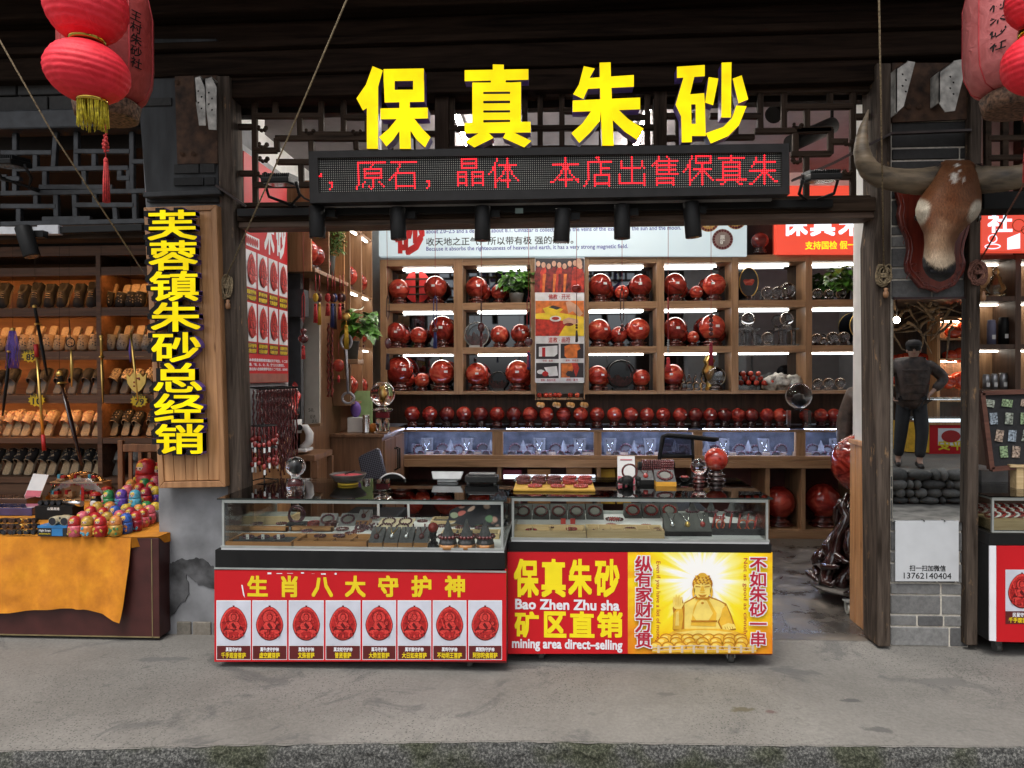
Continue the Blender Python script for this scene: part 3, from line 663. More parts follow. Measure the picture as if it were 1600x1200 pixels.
def case(label,Y,x0,x1,ytop,yglass,yband,yposter,bx0,bx1,Yback,wheels=True):
 """glass-topped counter. pixels: glass x0..x1, top ytop, glass foot yglass, band foot yband, base foot yposter, base bx0..bx1"""
 xm=(x0+x1)/2;Z=lambda y:P(xm,y,Y).z
 X0,X1,B0,B1=P(x0,850,Y).x,P(x1,850,Y).x,P(bx0,900,Y).x,P(bx1,900,Y).x
 zt,zg,zb_,zp=Z(ytop),Z(yglass),Z(yband),Z(yposter)
 t=thing('display_case',label,'display case',((X0+X1)/2,(Y+Yback)/2,0),'glass topped counters along the shopfront')
 MB().box((B0,Y+0.006,zp),(B1,Yback,zb_)).build('base_cabinet',M_pmar,t,bevel=0.003)
 MB().box((B0+0.004,Y,zb_),(B1-0.004,Yback,zg-0.012)).build('plinth_band',M_blackm,t,bevel=0.003)
 gy=Y+0.012
 mb=MB();mb.box((X0-0.004,gy-0.006,zg-0.012),(X1+0.004,Yback,zg));mb.build('case_floor',plain('white_laminate',(0.66,0.67,0.67),0.4,var=0.04),t)
 mb=MB();mb.box((X0,gy,zg),(X1,gy+0.006,zt-0.008));mb.build('glass_pane',M_glass,t)
 for X in(X0,X1-0.006):
  mb=MB();mb.box((X,gy+0.007,zg),(X+0.006,Yback-0.01,zt-0.008));mb.build('glass_pane',M_glass,t)
 mb=MB();mb.box((X0-0.02,gy-0.015,zt-0.006),(X1+0.02,Yback+0.01,zt));mb.build('glass_top',M_glass_top,t)
 mb=MB()
 mb.box((X0,gy-0.003,zt-0.026),(X1,gy+0.010,zt-0.0075));mb.box((X0,Yback-0.012,zt-0.026),(X1,Yback,zt-0.0075));mb.box((X0,Yback-0.012,zg),(X1,Yback,zg+0.02))
 for X in(X0,X1-0.010):
  mb.box((X-0.001,gy-0.002,zg),(X+0.011,gy+0.009,zt-0.026));mb.box((X,Yback-0.012,zg+0.02),(X+0.012,Yback,zt-0.026));mb.box((X,gy+0.010,zt-0.022),(X+0.010,Yback-0.012,zt-0.0075))
 mb.box((X0-0.006,gy-0.010,zg),(X1+0.006,gy-0.001,zg+0.010))
 mb.build('frame',M_alu,t)
 mb=MB();mb.box((X0-0.021,gy-0.0165,zt-0.0075),(X1+0.021,gy-0.0155,zt+0.0005));mb.build('glass_edge',M_edge,t)
 if wheels:
  for wx,wy in((B0+0.18,Y+0.08),(B1-0.2,Y+0.08),(B0+0.18,Yback-0.1),(B1-0.2,Yback-0.1)):
   mb=MB();mb.cyl((wx-0.014,wy,0.029),(wx+0.014,wy,0.029),0.028,16,0);mb.cyl((wx-0.016,wy,0.029),(wx+0.016,wy,0.029),0.012,10,1)
   w=mb.build('caster',[M_rub,M_alu],t)
   mb=MB();mb.box((wx-0.022,wy-0.018,0.03),(wx-0.018,wy+0.018,zp+0.002));mb.box((wx+0.018,wy-0.018,0.03),(wx+0.022,wy+0.018,zp+0.002));mb.box((wx-0.022,wy-0.02,zp-0.006),(wx+0.022,wy+0.02,zp+0.0));mb.build('fork',M_alu,w)
 return t,dict(X0=X0,X1=X1,zt=zt,zg=zg,gy=gy,Yb=Yback)
Y1,Y2=3.72,3.85
zt1=P(560,780,Y1).z;Yb1=G(600,748,zt1).y;zt2=P(1000,777,Y2).z;Yb2=G(1000,746,zt2).y
c1,D1=case('glass counter with a red poster of eight carved amulets under its black band',Y1,346,786,780,858,890,1033,335,791,Yb1)
c2,D2=case('glass counter with a poster of a golden seated statue on its front',Y2,800,1201,777,845,863,1021,793,1207,Yb2)
print('case',D1,D2)
# ---- poster of the eight carved amulets
def amulet(mb,cx,cy,hw,hh,Y,seed,L=3):
 "egg-shaped red carving printed flat: dark rim, red body, seated figure. materials: 2 dark 3 mid 4 light"
 r=random.Random(seed)
 def egg(k,dy=0):return[(cx+k*hw*math.cos(a)*(1-0.16*(-math.sin(a)>0)*(-math.sin(a))),cy+dy+k*hh*math.sin(a)*(1.0 if math.sin(a)<0 else 0.92))for a in[2*math.pi*i/36 for i in range(36)]]
 fpoly(mb,egg(1.05,0.6),Y,L,2);fpoly(mb,egg(1.0),Y,L+1,4);frect(mb,cx-1.5,cy-hh-2.5,cx+1.5,cy-hh+1,Y,L,2)
 fpoly(mb,egg(0.90,0.8),Y,L+2,3)
 s=hw/21.0
 halo=r.uniform(9,12)*s;hy=cy-hh*0.42
 fpoly(mb,ell(cx,hy+1*s,halo,halo),Y,L+3,2);fpoly(mb,ell(cx,hy+1*s,halo-1.1*s,halo-1.1*s),Y,L+4,4)
 fpoly(mb,[(cx-17*s,cy+hh*.66),(cx-16*s,cy+hh*.35),(cx-9*s,cy-hh*.02),(cx-7*s,cy-hh*.15),(cx+7*s,cy-hh*.15),(cx+9*s,cy-hh*.02),(cx+16*s,cy+hh*.35),(cx+17*s,cy+hh*.66),(cx,cy+hh*.8)],Y,L+5,2)
 fpoly(mb,[(cx-8*s,cy+hh*.3),(cx-10.5*s,cy+hh*.1),(cx-6.5*s,cy-hh*.12),(cx+6.5*s,cy-hh*.12),(cx+10.5*s,cy+hh*.1),(cx+8*s,cy+hh*.3)],Y,L+6,4)
 fpoly(mb,ell(cx-8*s,cy+hh*.47,8*s,3.6*s,14),Y,L+6,4);fpoly(mb,ell(cx+8*s,cy+hh*.47,8*s,3.6*s,14),Y,L+7,4);fpoly(mb,ell(cx,cy+hh*.56,9*s,3.2*s,14),Y,L+8,3)
 fpoly(mb,[(cx-1*s,cy-hh*.1),(cx+5*s,cy+hh*.2),(cx+2*s,cy+hh*.32),(cx-4*s,cy+hh*.05)],Y,L+8,2)
 fpoly(mb,ell(cx,hy,4.6*s,6*s,16),Y,L+8,2);fpoly(mb,ell(cx,hy+0.6*s,3.6*s,4.6*s,16),Y,L+9,4);fpoly(mb,ell(cx,hy-6*s,2.4*s,3*s,10),Y,L+9,3)
 for sx in(-1,1):frect(mb,cx+sx*1.7*s-0.7*s,hy-0.4*s,cx+sx*1.7*s+0.7*s,hy+0.2*s,Y,L+10,2)
 frect(mb,cx-1*s,hy+2.6*s,cx+1*s,hy+3.1*s,Y,L+10,2)
 for k in range(7):
  x=cx+(k-3)*4.6*s;fpoly(mb,ell(x,cy+hh*.74-abs(k-3)*0.8*s,2.2*s,2.6*s,10),Y,L+9,4 if k%2 else 3)
 if seed%3==1:fpoly(mb,[(cx-15*s,cy-hh*.45),(cx-13.4*s,cy-hh*.48),(cx-8*s,cy+hh*.25),(cx-9.5*s,cy+hh*.27)],Y,L+9,4)
 if seed%3==2:
  fpoly(mb,ell(cx+12*s,cy-hh*.05,3.5*s,4*s,12),Y,L+9,2);fpoly(mb,ell(cx+12*s,cy-hh*.05,2.5*s,3*s,12),Y,L+10,4)
 for k in range(26):
  a=r.uniform(0,6.28);q=r.uniform(0.3,0.84);x=cx+hw*q*math.cos(a);y=cy+hh*q*math.sin(a)
  if abs(x-cx)<5*s and y<cy:continue
  w=r.uniform(0.6,1.6)*s;l=r.uniform(2,5)*s;b=r.uniform(0,3.14);ux,uy=math.cos(b),math.sin(b)
  fpoly(mb,[(x-ux*l/2-uy*w/2,y-uy*l/2+ux*w/2),(x+ux*l/2-uy*w/2,y+uy*l/2+ux*w/2),(x+ux*l/2+uy*w/2,y+uy*l/2-ux*w/2),(x-ux*l/2+uy*w/2,y-uy*l/2-ux*w/2)],Y,L+11+0.1*k,r.choice([2,2,3,4]))
PM=[M_pred,M_pwhite,M_pdk,M_pmid,M_plt,M_pmar,M_pyel,M_pale]
CAP=[('属鼠守护神','千手观音菩萨'),('属牛虎守护神','虚空藏菩萨'),('属兔守护神','文殊菩萨'),('属龙蛇守护神','普贤菩萨'),('属马守护神','大势至菩萨'),('属羊猴守护神','大日如来菩萨'),('属鸡守护神','不动明王菩萨'),('属猪狗守护神','阿弥陀佛菩萨')]
mb=MB();Yp=Y1
mb.prism([P(335,891,Yp),P(335,1034,Yp),P(791,1033,Yp),P(791,889.5,Yp)],(0,0.006,0),0)
for ch,cx in zip('生肖八大守护神',(402.5,452.3,503.6,555.2,606.8,659,711.5)):pwrite(mb,ch,cx-16.5,899,cx+16.5,933,Yp-LAY*2,0.035,6,em=True)
for i,(a,b)in enumerate([(63,237),(250,425),(440,617),(632,808),(823,993),(1007,1176),(1190,1360),(1375,1545)]):
 xa,xb=a/3.333+320,b/3.333+320;xm=(xa+xb)/2
 frect(mb,xa-0.8,938,xb+0.8,1031,Yp,1,1);frect(mb,xa,939.5,xb,1008,Yp,2,7);frect(mb,xa,1009,xb,1030,Yp,2,5)
 amulet(mb,xm,975,20.5 if i not in(0,)else 20.5,26.5,Yp,i+1)
 w1=len(CAP[i][0])*4.9;w2=len(CAP[i][1])*6.5
 pwrite(mb,CAP[i][0],xm-w1/2,1011,xm+w1/2,1018,Yp-LAY*4,0.03,1,em=True);pwrite(mb,CAP[i][1],xm-w2/2,1019,xm+w2/2,1028.5,Yp-LAY*4,0.03,6,em=True)
fpoly(mb,[(377,914),(379,914),(382,930),(383,934),(380,930)],Yp,2,1)
for k in range(7):frect(mb,420+k*17+rnd.uniform(-6,6),894+rnd.uniform(0,3),424+k*17,896+rnd.uniform(0,2),Yp,1.5+0.1*k,1)
mb.build('printed_panel',PM,c1)
mb=MB();mb.box((P(335,890,Y1).x,Y1-0.004,P(500,891,Y1).z),(P(791,890,Y1).x,Y1+0.004,P(500,889,Y1).z+0.002));mb.build('edge_trim',M_alu,c1)
# ---- poster of the golden statue
def halo_mat():
 m,n,b,_=_base('printed_golden_rays');tc=N(n,'ShaderNodeTexCoord');L=n.links
 c=P(1096,905,Y2);off=WL[c2.name]
 sub=N(n,'ShaderNodeVectorMath',operation='SUBTRACT');sub.inputs[1].default_value=tuple(c-off);L.new(tc.outputs['Object'],sub.inputs[0])
 ln=N(n,'ShaderNodeVectorMath',operation='LENGTH');L.new(sub.outputs[0],ln.inputs[0])
 sp=N(n,'ShaderNodeSeparateXYZ');L.new(sub.outputs[0],sp.inputs[0]);at=N(n,'ShaderNodeMath',operation='ARCTAN2');L.new(sp.outputs['Z'],at.inputs[0]);L.new(sp.outputs['X'],at.inputs[1])
 t=N(n,'ShaderNodeTexNoise',noise_dimensions='1D');t.inputs['Scale'].default_value=5;t.inputs['Detail'].default_value=2;L.new(at.outputs[0],t.inputs['W'])
 ad=N(n,'ShaderNodeMath',operation='MULTIPLY_ADD');ad.inputs[1].default_value=0.22;L.new(t.outputs[0],ad.inputs[0]);L.new(ln.outputs['Value'],ad.inputs[2])
 col=ramp(n,ad.outputs[0],[(0.225,(0.95,0.95,0.92)),(0.275,(0.96,0.90,0.30)),(0.35,(0.95,0.78,0.02)),(0.47,(0.93,0.62,0.01)),(0.56,(0.85,0.36,0.01)),(0.68,(0.70,0.16,0.008))])
 L.new(col,b.inputs['Base Color']);b.inputs['Roughness'].default_value=0.4;return m
GB=[M_pred,M_pyel2,M_pwhite,halo_mat(),plain('print_crimson',(0.46,0.01,0.035),0.45,var=0.03),
      plain('print_gold_light',(0.95,0.70,0.16),0.45,var=0.10,scale=14),plain('print_gold_mid',(0.84,0.48,0.04),0.45,var=0.12,scale=14),plain('print_gold_dark',(0.50,0.20,0.012),0.45,var=0.12,scale=20),plain('print_cream',(0.72,0.58,0.40),0.45)]
mb=MB();Yp=Y2
mb.prism([P(793,863,Yp),P(793,1021.5,Yp),P(981,1021.5,Yp),P(981,863,Yp)],(0,0.006,0),0);mb.prism([P(981,863,Yp),P(981,1021.5,Yp),P(1207,1021.5,Yp),P(1207,863,Yp)],(0,0.006,0),3)
for ch,(a,b)in zip('保真朱砂',((803,842),(846,884),(888,925),(929,968))):pwrite(mb,ch,a,873,b,933,Yp-LAY*2,0.035,1)
pwrite(mb,'Bao Zhen Zhu sha',805,935.5,968,952,Yp-LAY*2,0.03,2)
for ch,(a,b)in zip('矿区直销',((804,842),(850,885),(890,929),(933,973))):pwrite(mb,ch,a,955,b,996,Yp-LAY*2,0.035,1)
pwrite(mb,'mining area direct–selling',800,997,972.5,1017,Yp-LAY*2,0.03,2)
for s_,x0,x1,ya,yb_ in(('纵有家财万贯',992,1019.5,868,1011),('不如朱砂一串',1171,1198.5,869,1009)):
 st=(yb_-ya)/6
 for i,ch in enumerate(s_):
  pwrite(mb,ch,x0,ya+i*st,x1,ya+(i+1)*st+1.5,Yp-LAY*20,0.075,2,em=True);pwrite(mb,ch,x0,ya+i*st,x1,ya+(i+1)*st+1.5,Yp-LAY*22,0.02,4,em=True)
for s_,x0,x1,ya,yb_ in(('Even if you have a lot of money',1023.5,1032,877,1004),('Not as good as cinnabar',1160,1168,872,1002)):
 a=P(x0,ya,Yp);q=P(x1,yb_,Yp);write(mb,s_,a+Vector((0,-LAY*2,0)),(0,0,-1),(1,0,0),a.z-q.z,q.x-a.x,0.0,4)
# the statue, flat layers of print
f=lambda pts,L,m:fpoly(mb,[(x/3.636+780,y/3.636+840)for x,y in pts],Yp,L,m)
e=lambda cx,cy,rx,ry,L,m,n=20:f(ell(cx,cy,rx,ry,n),L,m)
f([(985,520),(990,430),(985,400),(1010,340),(1040,345),(1055,400),(1050,370),(1120,330),(1190,330),(1250,355),(1290,375),(1320,440),(1340,500),(1345,525),(1000,535)],2,7)
f([(1052,520),(1054,375),(1118,340),(1188,340),(1252,362),(1280,380),(1290,440),(1262,440),(1240,480),(1260,520)],3,5)
f([(1290,385),(1312,440),(1330,500),(1335,520),(1268,520),(1250,480),(1270,400)],4,6)
f([(1088,500),(1105,400),(1130,350),(1190,350),(1235,430),(1230,505)],5,6);f([(1100,440),(1125,372),(1150,352),(1180,360),(1215,430),(1190,470),(1120,470)],6,5)
e(1155,372,8,6,7,7);f([(1090,470),(1240,470),(1236,480),(1092,480)],7,7)
f([(988,520),(992,430),(1010,400),(1040,400),(1046,450),(1035,525)],4,6);f([(1000,500),(1005,425),(1020,415),(1022,500)],5,5)
f([(990,395),(986,345),(992,335),(1000,345),(1003,325),(1010,325),(1014,342),(1020,325),(1027,328),(1028,345),(1036,335),(1042,340),(1040,375),(1046,370),(1048,380),(1034,405),(1000,405)],6,5)
for k in range(4):f([(998+k*10,335),(999.5+k*10,335),(1002+k*9,385),(1000+k*9,385)],7,6)
f([(1265,500),(1300,485),(1335,492),(1345,515),(1300,525),(1270,522)],6,5)
for k in range(4):f([(1280+k*14,505),(1282+k*14,505),(1290+k*14,522),(1287+k*14,522)],7,7)
e(1155,262,58,50,7,7);e(1155,290,49,60,8,5);e(1104,310,8,30,8,6);e(1206,310,8,30,8,6)
for r_ in range(4):
 for k in range(11-r_):e(1155+(k-(10-r_)/2)*10.5,252-r_*12+abs(k-(10-r_)/2)*2.0*(1 if r_<2 else 0.5),6,6,9+r_*0.1,6 if(k+r_)%2 else 7,8)
e(1155,213,24,13,9.6,6);e(1155,262,5,5,10,7,10)
for sx in(-1,1):
 f([(1155+sx*10,278),(1155+sx*40,274),(1155+sx*42,278),(1155+sx*12,283)],10,7);f([(1155+sx*12,264),(1155+sx*38,256),(1155+sx*42,262),(1155+sx*38,260),(1155+sx*14,268)],10,7)
f([(1150,275),(1160,275),(1168,304),(1142,304)],9.8,6);f([(1130,322),(1155,328),(1180,322),(1168,336),(1155,338),(1142,336)],10,7);e(1155,312,16,3,10,6)
f([(1112,340),(1198,340),(1194,350),(1116,350)],9,7)
f([(945,560),(985,532),(1060,518),(1250,518),(1330,528),(1385,548),(1390,575),(930,580)],8,6);f([(1000,540),(1120,525),(1230,528),(1330,540),(1250,552),(1100,552)],9,5)
for row,(y,n_,x0,x1,r_)in enumerate(((572,8,950,1370,36),(592,7,930,1380,34),(618,9,890,1440,34))):
 for k in range(n_):
  x=x0+(x1-x0)*k/(n_-1);e(x,y,r_+2,28,10+row*2+0.1*k,7,16);e(x,y+2,r_-3,24,10.05+row*2+0.1*k,6,16);e(x-8,y-6,r_*0.45,9,10.07+row*2+0.1*k,5,12)
f([(868,652),(868,640),(1110,632),(1460,640),(1462,652)],17,6)
f([(872,622),(1110,610),(1450,626),(1450,630),(1110,615),(872,628)],17.5,8);f([(872,638),(1110,630),(1460,640),(1460,644),(1110,634),(872,643)],17.5,8)
for k in range(9):x=905+k*67;f([(x-7,655),(x-7,612),(x+7,612),(x+7,655)],17.8,8)
mb.build('printed_panel',GB,c2)
# ---- lit yellow characters over the opening
def glow_var(name,col,s0,s1,scale=6):
 m,n,b,_=_base(name);v=coords(n);t=N(n,'ShaderNodeTexNoise');t.inputs['Scale'].default_value=scale;t.inputs['Detail'].default_value=4;n.links.new(v,t.inputs[0])
 b.inputs['Base Color'].default_value=(col[0]*.35,col[1]*.3,0,1);b.inputs['Emission Color'].default_value=(*col,1);b.inputs['Roughness'].default_value=0.5;b.inputs['Specular IOR Level'].default_value=0.15
 mr=N(n,'ShaderNodeMapRange');mr.inputs['From Min'].default_value=0.3;mr.inputs['From Max'].default_value=0.7;mr.inputs['To Min'].default_value=s0;mr.inputs['To Max'].default_value=s1
 n.links.new(t.outputs[0],mr.inputs[0]);n.links.new(mr.outputs[0],b.inputs['Emission Strength']);return m
M_sign=glow_var('lit_yellow_acrylic',(1.0,0.74,0.0),0.60,0.9)
M_purple=plain('purple_letter_side',(0.15,0.09,0.40),0.4,var=0.15,scale=8)
def z4(p):return[(x/3.636+360,y/3.636+80)for x,y in p]
def z5(p):return[(x/3.636+800,y/3.636+80)for x,y in p]
BAO=[z4(p)for p in([(808,85),(864,108),(838,200),(838,553),(775,553),(775,320),(752,335),(716,268),(770,190)],[(870,102),(1098,98),(1098,165),(870,168)],[(874,220),(1100,218),(1100,285),(1018,287),(960,288),(876,290)],[(870,168),(932,168),(932,220),(874,220)],[(1038,165),(1099,165),(1100,218),(1038,218)],
       [(960,288),(1018,287),(1018,321),(960,323)],[(852,325),(1120,320),(1122,380),(853,385)],[(958,383),(1020,383),(1025,553),(962,553)],[(945,385),(958,385),(960,450),(925,500),(885,540),(845,487),(900,440)],[(1020,383),(1045,383),(1090,440),(1136,487),(1105,545),(1060,505),(1022,450)])]
ZHEN=[[(770,100.6),(787,101),(787,108.7),(770,108.9)],[(726,109.7),(825.6,108),(825.6,124),(726,126.3)],[(767,125.2),(790,124.8),(790,129),(767,129)],
  [(738,129),(755,129),(755,191.5),(738,192)],[(797,129),(814,128),(814,190.5),(797,191)]]+[[(755,a),(797,a-0.3),(797,b-0.3),(755,b)]for a,b in((129,143),(147,157),(161.5,172),(176,187))]+[[(726,192),(829,190),(829,206.5),(726,208)],[(748,208),(764,208),(771,215),(741,230),(727,221)],[(786,215),(790,207.5),(803,207),(830,220),(819,230)]]
ZHU=[z5(p)for p in([(408,85),(470,98),(440,152),(432,212),(405,270),(348,243),(380,190)],[(440,152),(692,135),(692,200),(432,212)],[(498,65),(560,63),(562,143),(499,148)],[(500,208),(565,205),(567,270),(502,273)],[(345,280),(728,263),(728,328),(345,343)],
       [(505,336),(570,333),(578,535),(512,535)],[(450,339),(505,336),(500,395),(440,465),(382,520),(338,465),(400,410)],[(570,333),(605,332),(660,385),(748,440),(710,502),(640,455),(573,390)])]
SHA=[z5(p)for p in([(938,88),(1095,78),(1095,140),(1036,144),(975,148),(938,150)],[(975,148),(1036,145),(1012,245),(1005,300),(962,370),(930,302)],[(1012,245),(1092,238),(1096,300),(1005,300)],[(1005,300),(1018,300),(1020,412),(1022,480),(1022,515),(965,517),(962,370)],[(1044,300),(1096,300),(1099,412),(1044,412)],[(1020,412),(1099,412),(1101,480),(1022,480)],
       [(1118,147),(1173,155),(1143,305),(1098,290)],[(1192,65),(1247,63),(1244,375),(1190,375)],[(1255,155),(1305,137),(1342,272),(1288,295)],[(1275,308),(1333,312),(1290,420),(1230,480),(1130,523),(1102,465),(1200,430),(1250,380)])]
YL=3.93
for pts,cx,lab in((BAO,612,'glowing yellow character 保 with purple sides standing on the ticker board'),(ZHEN,778,'glowing yellow character 真 with purple sides standing on the ticker board'),
    (ZHU,945,'glowing yellow character 朱 with purple sides standing on the ticker board'),(SHA,1112,'glowing yellow character 砂 with purple sides standing on the ticker board')):
 t=thing('channel_letter',lab,'sign letter',P(cx,232,YL+0.04),'lit yellow characters above the ticker')
 mb=MB()
 for p in pts:mb.pprism(p,YL+0.006,0.085)
 mb.build('letter_side',M_purple,t)
 mb=MB()
 for p in pts:mb.pprism(p,YL,0.0055)
 mb.build('letter_face',M_sign,t)
# ---- ticker board
FONT={
'原':["................",".##############.",".#......#.......",".#.....#........",".#..#########...",".#..#.......#...",".#..#########...",".#..#.......#...",".#..#########...",".#......#.......",".#..#...#..#....",".#.#....#...#...","#..#..#.#....#..","#......#........"],
'石':["................",".#############..",".....#..........",".....#..........","....#...........","....#...........","...##########...","..##........#...",".#.#........#...","#..#........#...","...#........#...","...#........#...","...##########...","...#........#..."],
'晶':["...########.....","...#......#.....","...########.....","...#......#.....","...########.....","................",".#####..######..",".#...#..#....#..",".#####..######..",".#...#..#....#..",".#...#..#....#..",".#####..######..",".#...#..#....#..","................"],
'体':["....#....#......","....#....#......","...#.....#......","...#.#########..","..##....###.....","..##....###.....",".#.#...#.#.#....","#..#...#.#.#....","...#..#..#..#...","...#.#...#...#..","...##.#####...#.","...#.....#......","...#.....#......","...#.....#......"],
'本':[".......#........",".......#........",".......#........",".#############..","......###.......","......###.......",".....#.#.#......",".....#.#.#......","....#..#..#.....","...#...#...#....","..#.#######.##..","##.....#.....#..",".......#........",".......#........"],
'店':["......##........",".......#........","..############..","..#.....#.......","..#.....#.......","..#.....#####...","..#.....#.......","..#.....#.......","..#..########...","..#..#......#...","..#..#......#...",".#...#......#...",".#...########...","#....#......#..."],
'出':[".......#........",".......#........","..#....#....#...","..#....#....#...","..#....#....#...","..##########.#..",".......#........",".......#........",".#.....#.....#..",".#.....#.....#..",".#.....#.....#..",".#.....#.....#..",".#############..",".............#.."],
'售':["....#...#.......","....#....#......","...###########..","..##.....#......",".#.##########...","...#.....#......","...##########...","...#.....#......","...###########..","................","...#########....","...#.......#....","...#########....","...#.......#...."],
'保':["....#.########..","....#.#......#..","...#..#......#..","...#..########..","..##.....#......","..##.....#......",".#.#.#########..","#..#....###.....","...#...#.#.#....","...#..#..#..#...","...#.#...#...#..","...##....#....#.","...#.....#......","...#.....#......"],
'真':[".......#........",".#############..",".......#........","...#########....","...#.......#....","...#########....","...#.......#....","...#########....","...#.......#....","...#########....","...#.......#....","###############.","....#.....#.....","..##.......##..."],
'朱':[".......#........","...#...#........","...#...#........","..###########...","..#....#........",".#.....#........",".......#........","#############...","......###.......",".....#.#.#......","....#..#..#.....","...#...#...#....","..#....#....##..","##.....#........"],
'、':["................"]*10+[".##.............","..#.............","..#.............",".#.............."],
}
LC=dict(TL=(496,246.5),BL=(498,301),TR=(1222,237.5),BR=(1222,291.5));YB=3.94
def led(u,v):
 x=(1-v)*((1-u)*LC['TL'][0]+u*LC['TR'][0])+v*((1-u)*LC['BL'][0]+u*LC['BR'][0]);y=(1-v)*((1-u)*LC['TL'][1]+u*LC['TR'][1])+v*((1-u)*LC['BL'][1]+u*LC['BR'][1]);return x,y
NC,NR=224,16
on=set()
for ch,c0 in(('原',18),('石',34),('、',51),('晶',66),('体',82),('本',112),('店',128),('出',144),('售',160),('保',176),('真',192),('朱',208),('、',4)):
 for r_,row in enumerate(FONT[ch]):
  for k,q in enumerate(row):
   if q=='#' and 0<=c0+k<NC:on.add((c0+k,r_+1))
on|={(1,7),(0,8),(1,8)}
tb=thing('ticker_board','long black dot matrix board scrolling red characters below the yellow letters','display board',P(860,315,YB+0.05))
mb=MB();o_=[(482,236),(484,317),(1234,303),(1233,224)];i_=[(496,246.5),(498,301),(1222,291.5),(1222,237.5)]
for k in range(4):
 j=(k+1)%4;mb.prism([P(*o_[k],YB),P(*o_[j],YB),P(*i_[j],YB),P(*i_[k],YB)],(0,0.03,0))
mb.prism([P(x,y,YB+0.03)for x,y in o_],(0,0.09,0));mb.build('case_frame',plain('ticker_case',(0.018,0.017,0.017),0.5,spec=.2),tb)
mb=MB();mb.prism([P(x,y,YB+0.018)for x,y in i_],(0,0.01,0));mb.build('screen',M_blackm,tb)
mo=MB();mf=MB()
for c in range(NC):
 for r_ in range(NR):
  x,y=led((c+0.5)/NC,(r_+0.5)/NR);p=P(x,y,YB+0.0165);lit=(c,r_)in on;q=(1.30 if lit else 0.8)*S(YB)
  (mo if lit else mf).add([p+Vector((q*math.cos(a),0,q*math.sin(a)))for a in[math.pi/3*k for k in range(6)]],[(0,1,2,3,4,5)])
lt=mo.build('lit_lettering',glow('red_led',(1.0,0.012,0.022),2.4),tb);d=mf.build('unlit_dot',plain('grey_led',(0.30,0.30,0.27),0.5),tb);d['kind']='stuff'
mb=MB();mb.tube([P(465,300,YB+0.1),P(476,310,YB+0.1),P(490,316,YB+0.1)],0.006,6);mb.build('cable',M_black,tb)
# ---- vertical sign on the pillar
YV=4.09
vs_=thing('vertical_sign','tall pine signboard with eight yellow black-edged characters hung on the grey pillar','sign',P(290,762,YV+0.05))
q=[(224,324),(338,320),(352,761),(248,763)]
def bil(u,v):return((1-v)*((1-u)*q[0][0]+u*q[1][0])+v*((1-u)*q[3][0]+u*q[2][0]),(1-v)*((1-u)*q[0][1]+u*q[1][1])+v*((1-u)*q[3][1]+u*q[2][1]))
mb=MB()
for k in range(5):
 a,b=0.07+0.86*k/5+0.003,0.07+0.86*(k+1)/5-0.003;mb.pprism([bil(a,0.02),bil(b,0.02),bil(b,0.975),bil(a,0.975)],YV+0.012,0.05)
mb.build('board',M_pine,vs_,bevel=0.003)
mb=MB()
for p in([(0,0),(0.08,0.018),(0.08,0.978),(0,1)],[(1,0),(1,1),(0.92,0.978),(0.92,0.018)],[(0,0),(1,0),(0.92,0.018),(0.08,0.018)],[(0,1),(0.08,0.978),(0.92,0.978),(1,1)]):mb.pprism([bil(*w)for w in p],YV,0.075)
mb.build('board_frame',wood('pine_frame',(0.26,0.12,0.05),(0.46,0.24,0.11),'Z',0.45,6,0.1),vs_,bevel=0.004)
M_vy=glow_var('lit_yellow_panel',(1.0,0.78,0.0),0.4,0.75);
for i,ch in enumerate('芙蓉镇朱砂总经销'):
 v0=(329+i*47.7);x0=230+i*1.75;mb=MB()
 pwrite(mb,ch,x0-1,v0-1.5,x0+79,v0+47.5,YV-0.045,0.05,0,em=True,ext=0.03,side=1)
 c_=mb.build('character',[M_blackm,M_purple],vs_)
 mb=MB();pwrite(mb,ch,x0-1,v0-1.5,x0+79,v0+47.5,YV-0.0775,0.017,0,em=True);mb.build('lit_face',M_vy,c_)
# ---- track lights
def spot(px,y0,y1,r,Y,dx,label,group):
 a=P(px,y0,Y);t=thing('track_spotlight',label,'spotlight',a,group)
 b=P(px+dx,y1,Y);d=(b-a).normalized();mb=MB();mb.tube([a,a+d*0.004,b-d*0.003,b],[r*S(Y)*0.96,r*S(Y),r*S(Y),r*S(Y)*0.97],24)
 mb.build('lamp_body',M_black,t)
 mb=MB();mb.tube([b-d*0.001,b+d*0.0015],[r*S(Y)*0.8]*2,20);mb.build('lens',plain('dark_lens',(0.03,0.03,0.03),0.15),t)
 mb=MB();s_=P(px+r,y0+6,Y);mb.box((s_.x-0.01,Y+0.03,s_.z-0.03),(s_.x+0.05,Y+0.075,s_.z+0.01));mb.cyl(a+Vector((0,0,-0.03)),a+Vector((0.03,0.04,-0.03)),0.012,8);mb.build('mount',M_black,t)
tr=thing('light_track','black lighting track carrying six spotlights below the ticker board','light track',P(860,340,YF-0.08))
mb=MB();mb.bar(P(372,333,YF-0.06),P(1300,318,YF-0.06),0.035,0.045,(0,0,1));mb.build('rail',M_black,tr,bevel=0.003)
mb=MB();mb.bar(P(490,322,YF-0.09),P(1205,311,YF-0.09),0.02,0.022,(0,0,1));mb.build('cover_strip',plain('pale_trunking',(0.34,0.32,0.31),0.5),tr)
mb=MB();a=P(805,333,YF-0.085);mb.box((a.x,a.y,a.z),(a.x+0.045,a.y+0.008,a.z+0.028));mb.build('sticker',plain('pale_sticker',(0.45,0.62,0.62),0.5),tr)
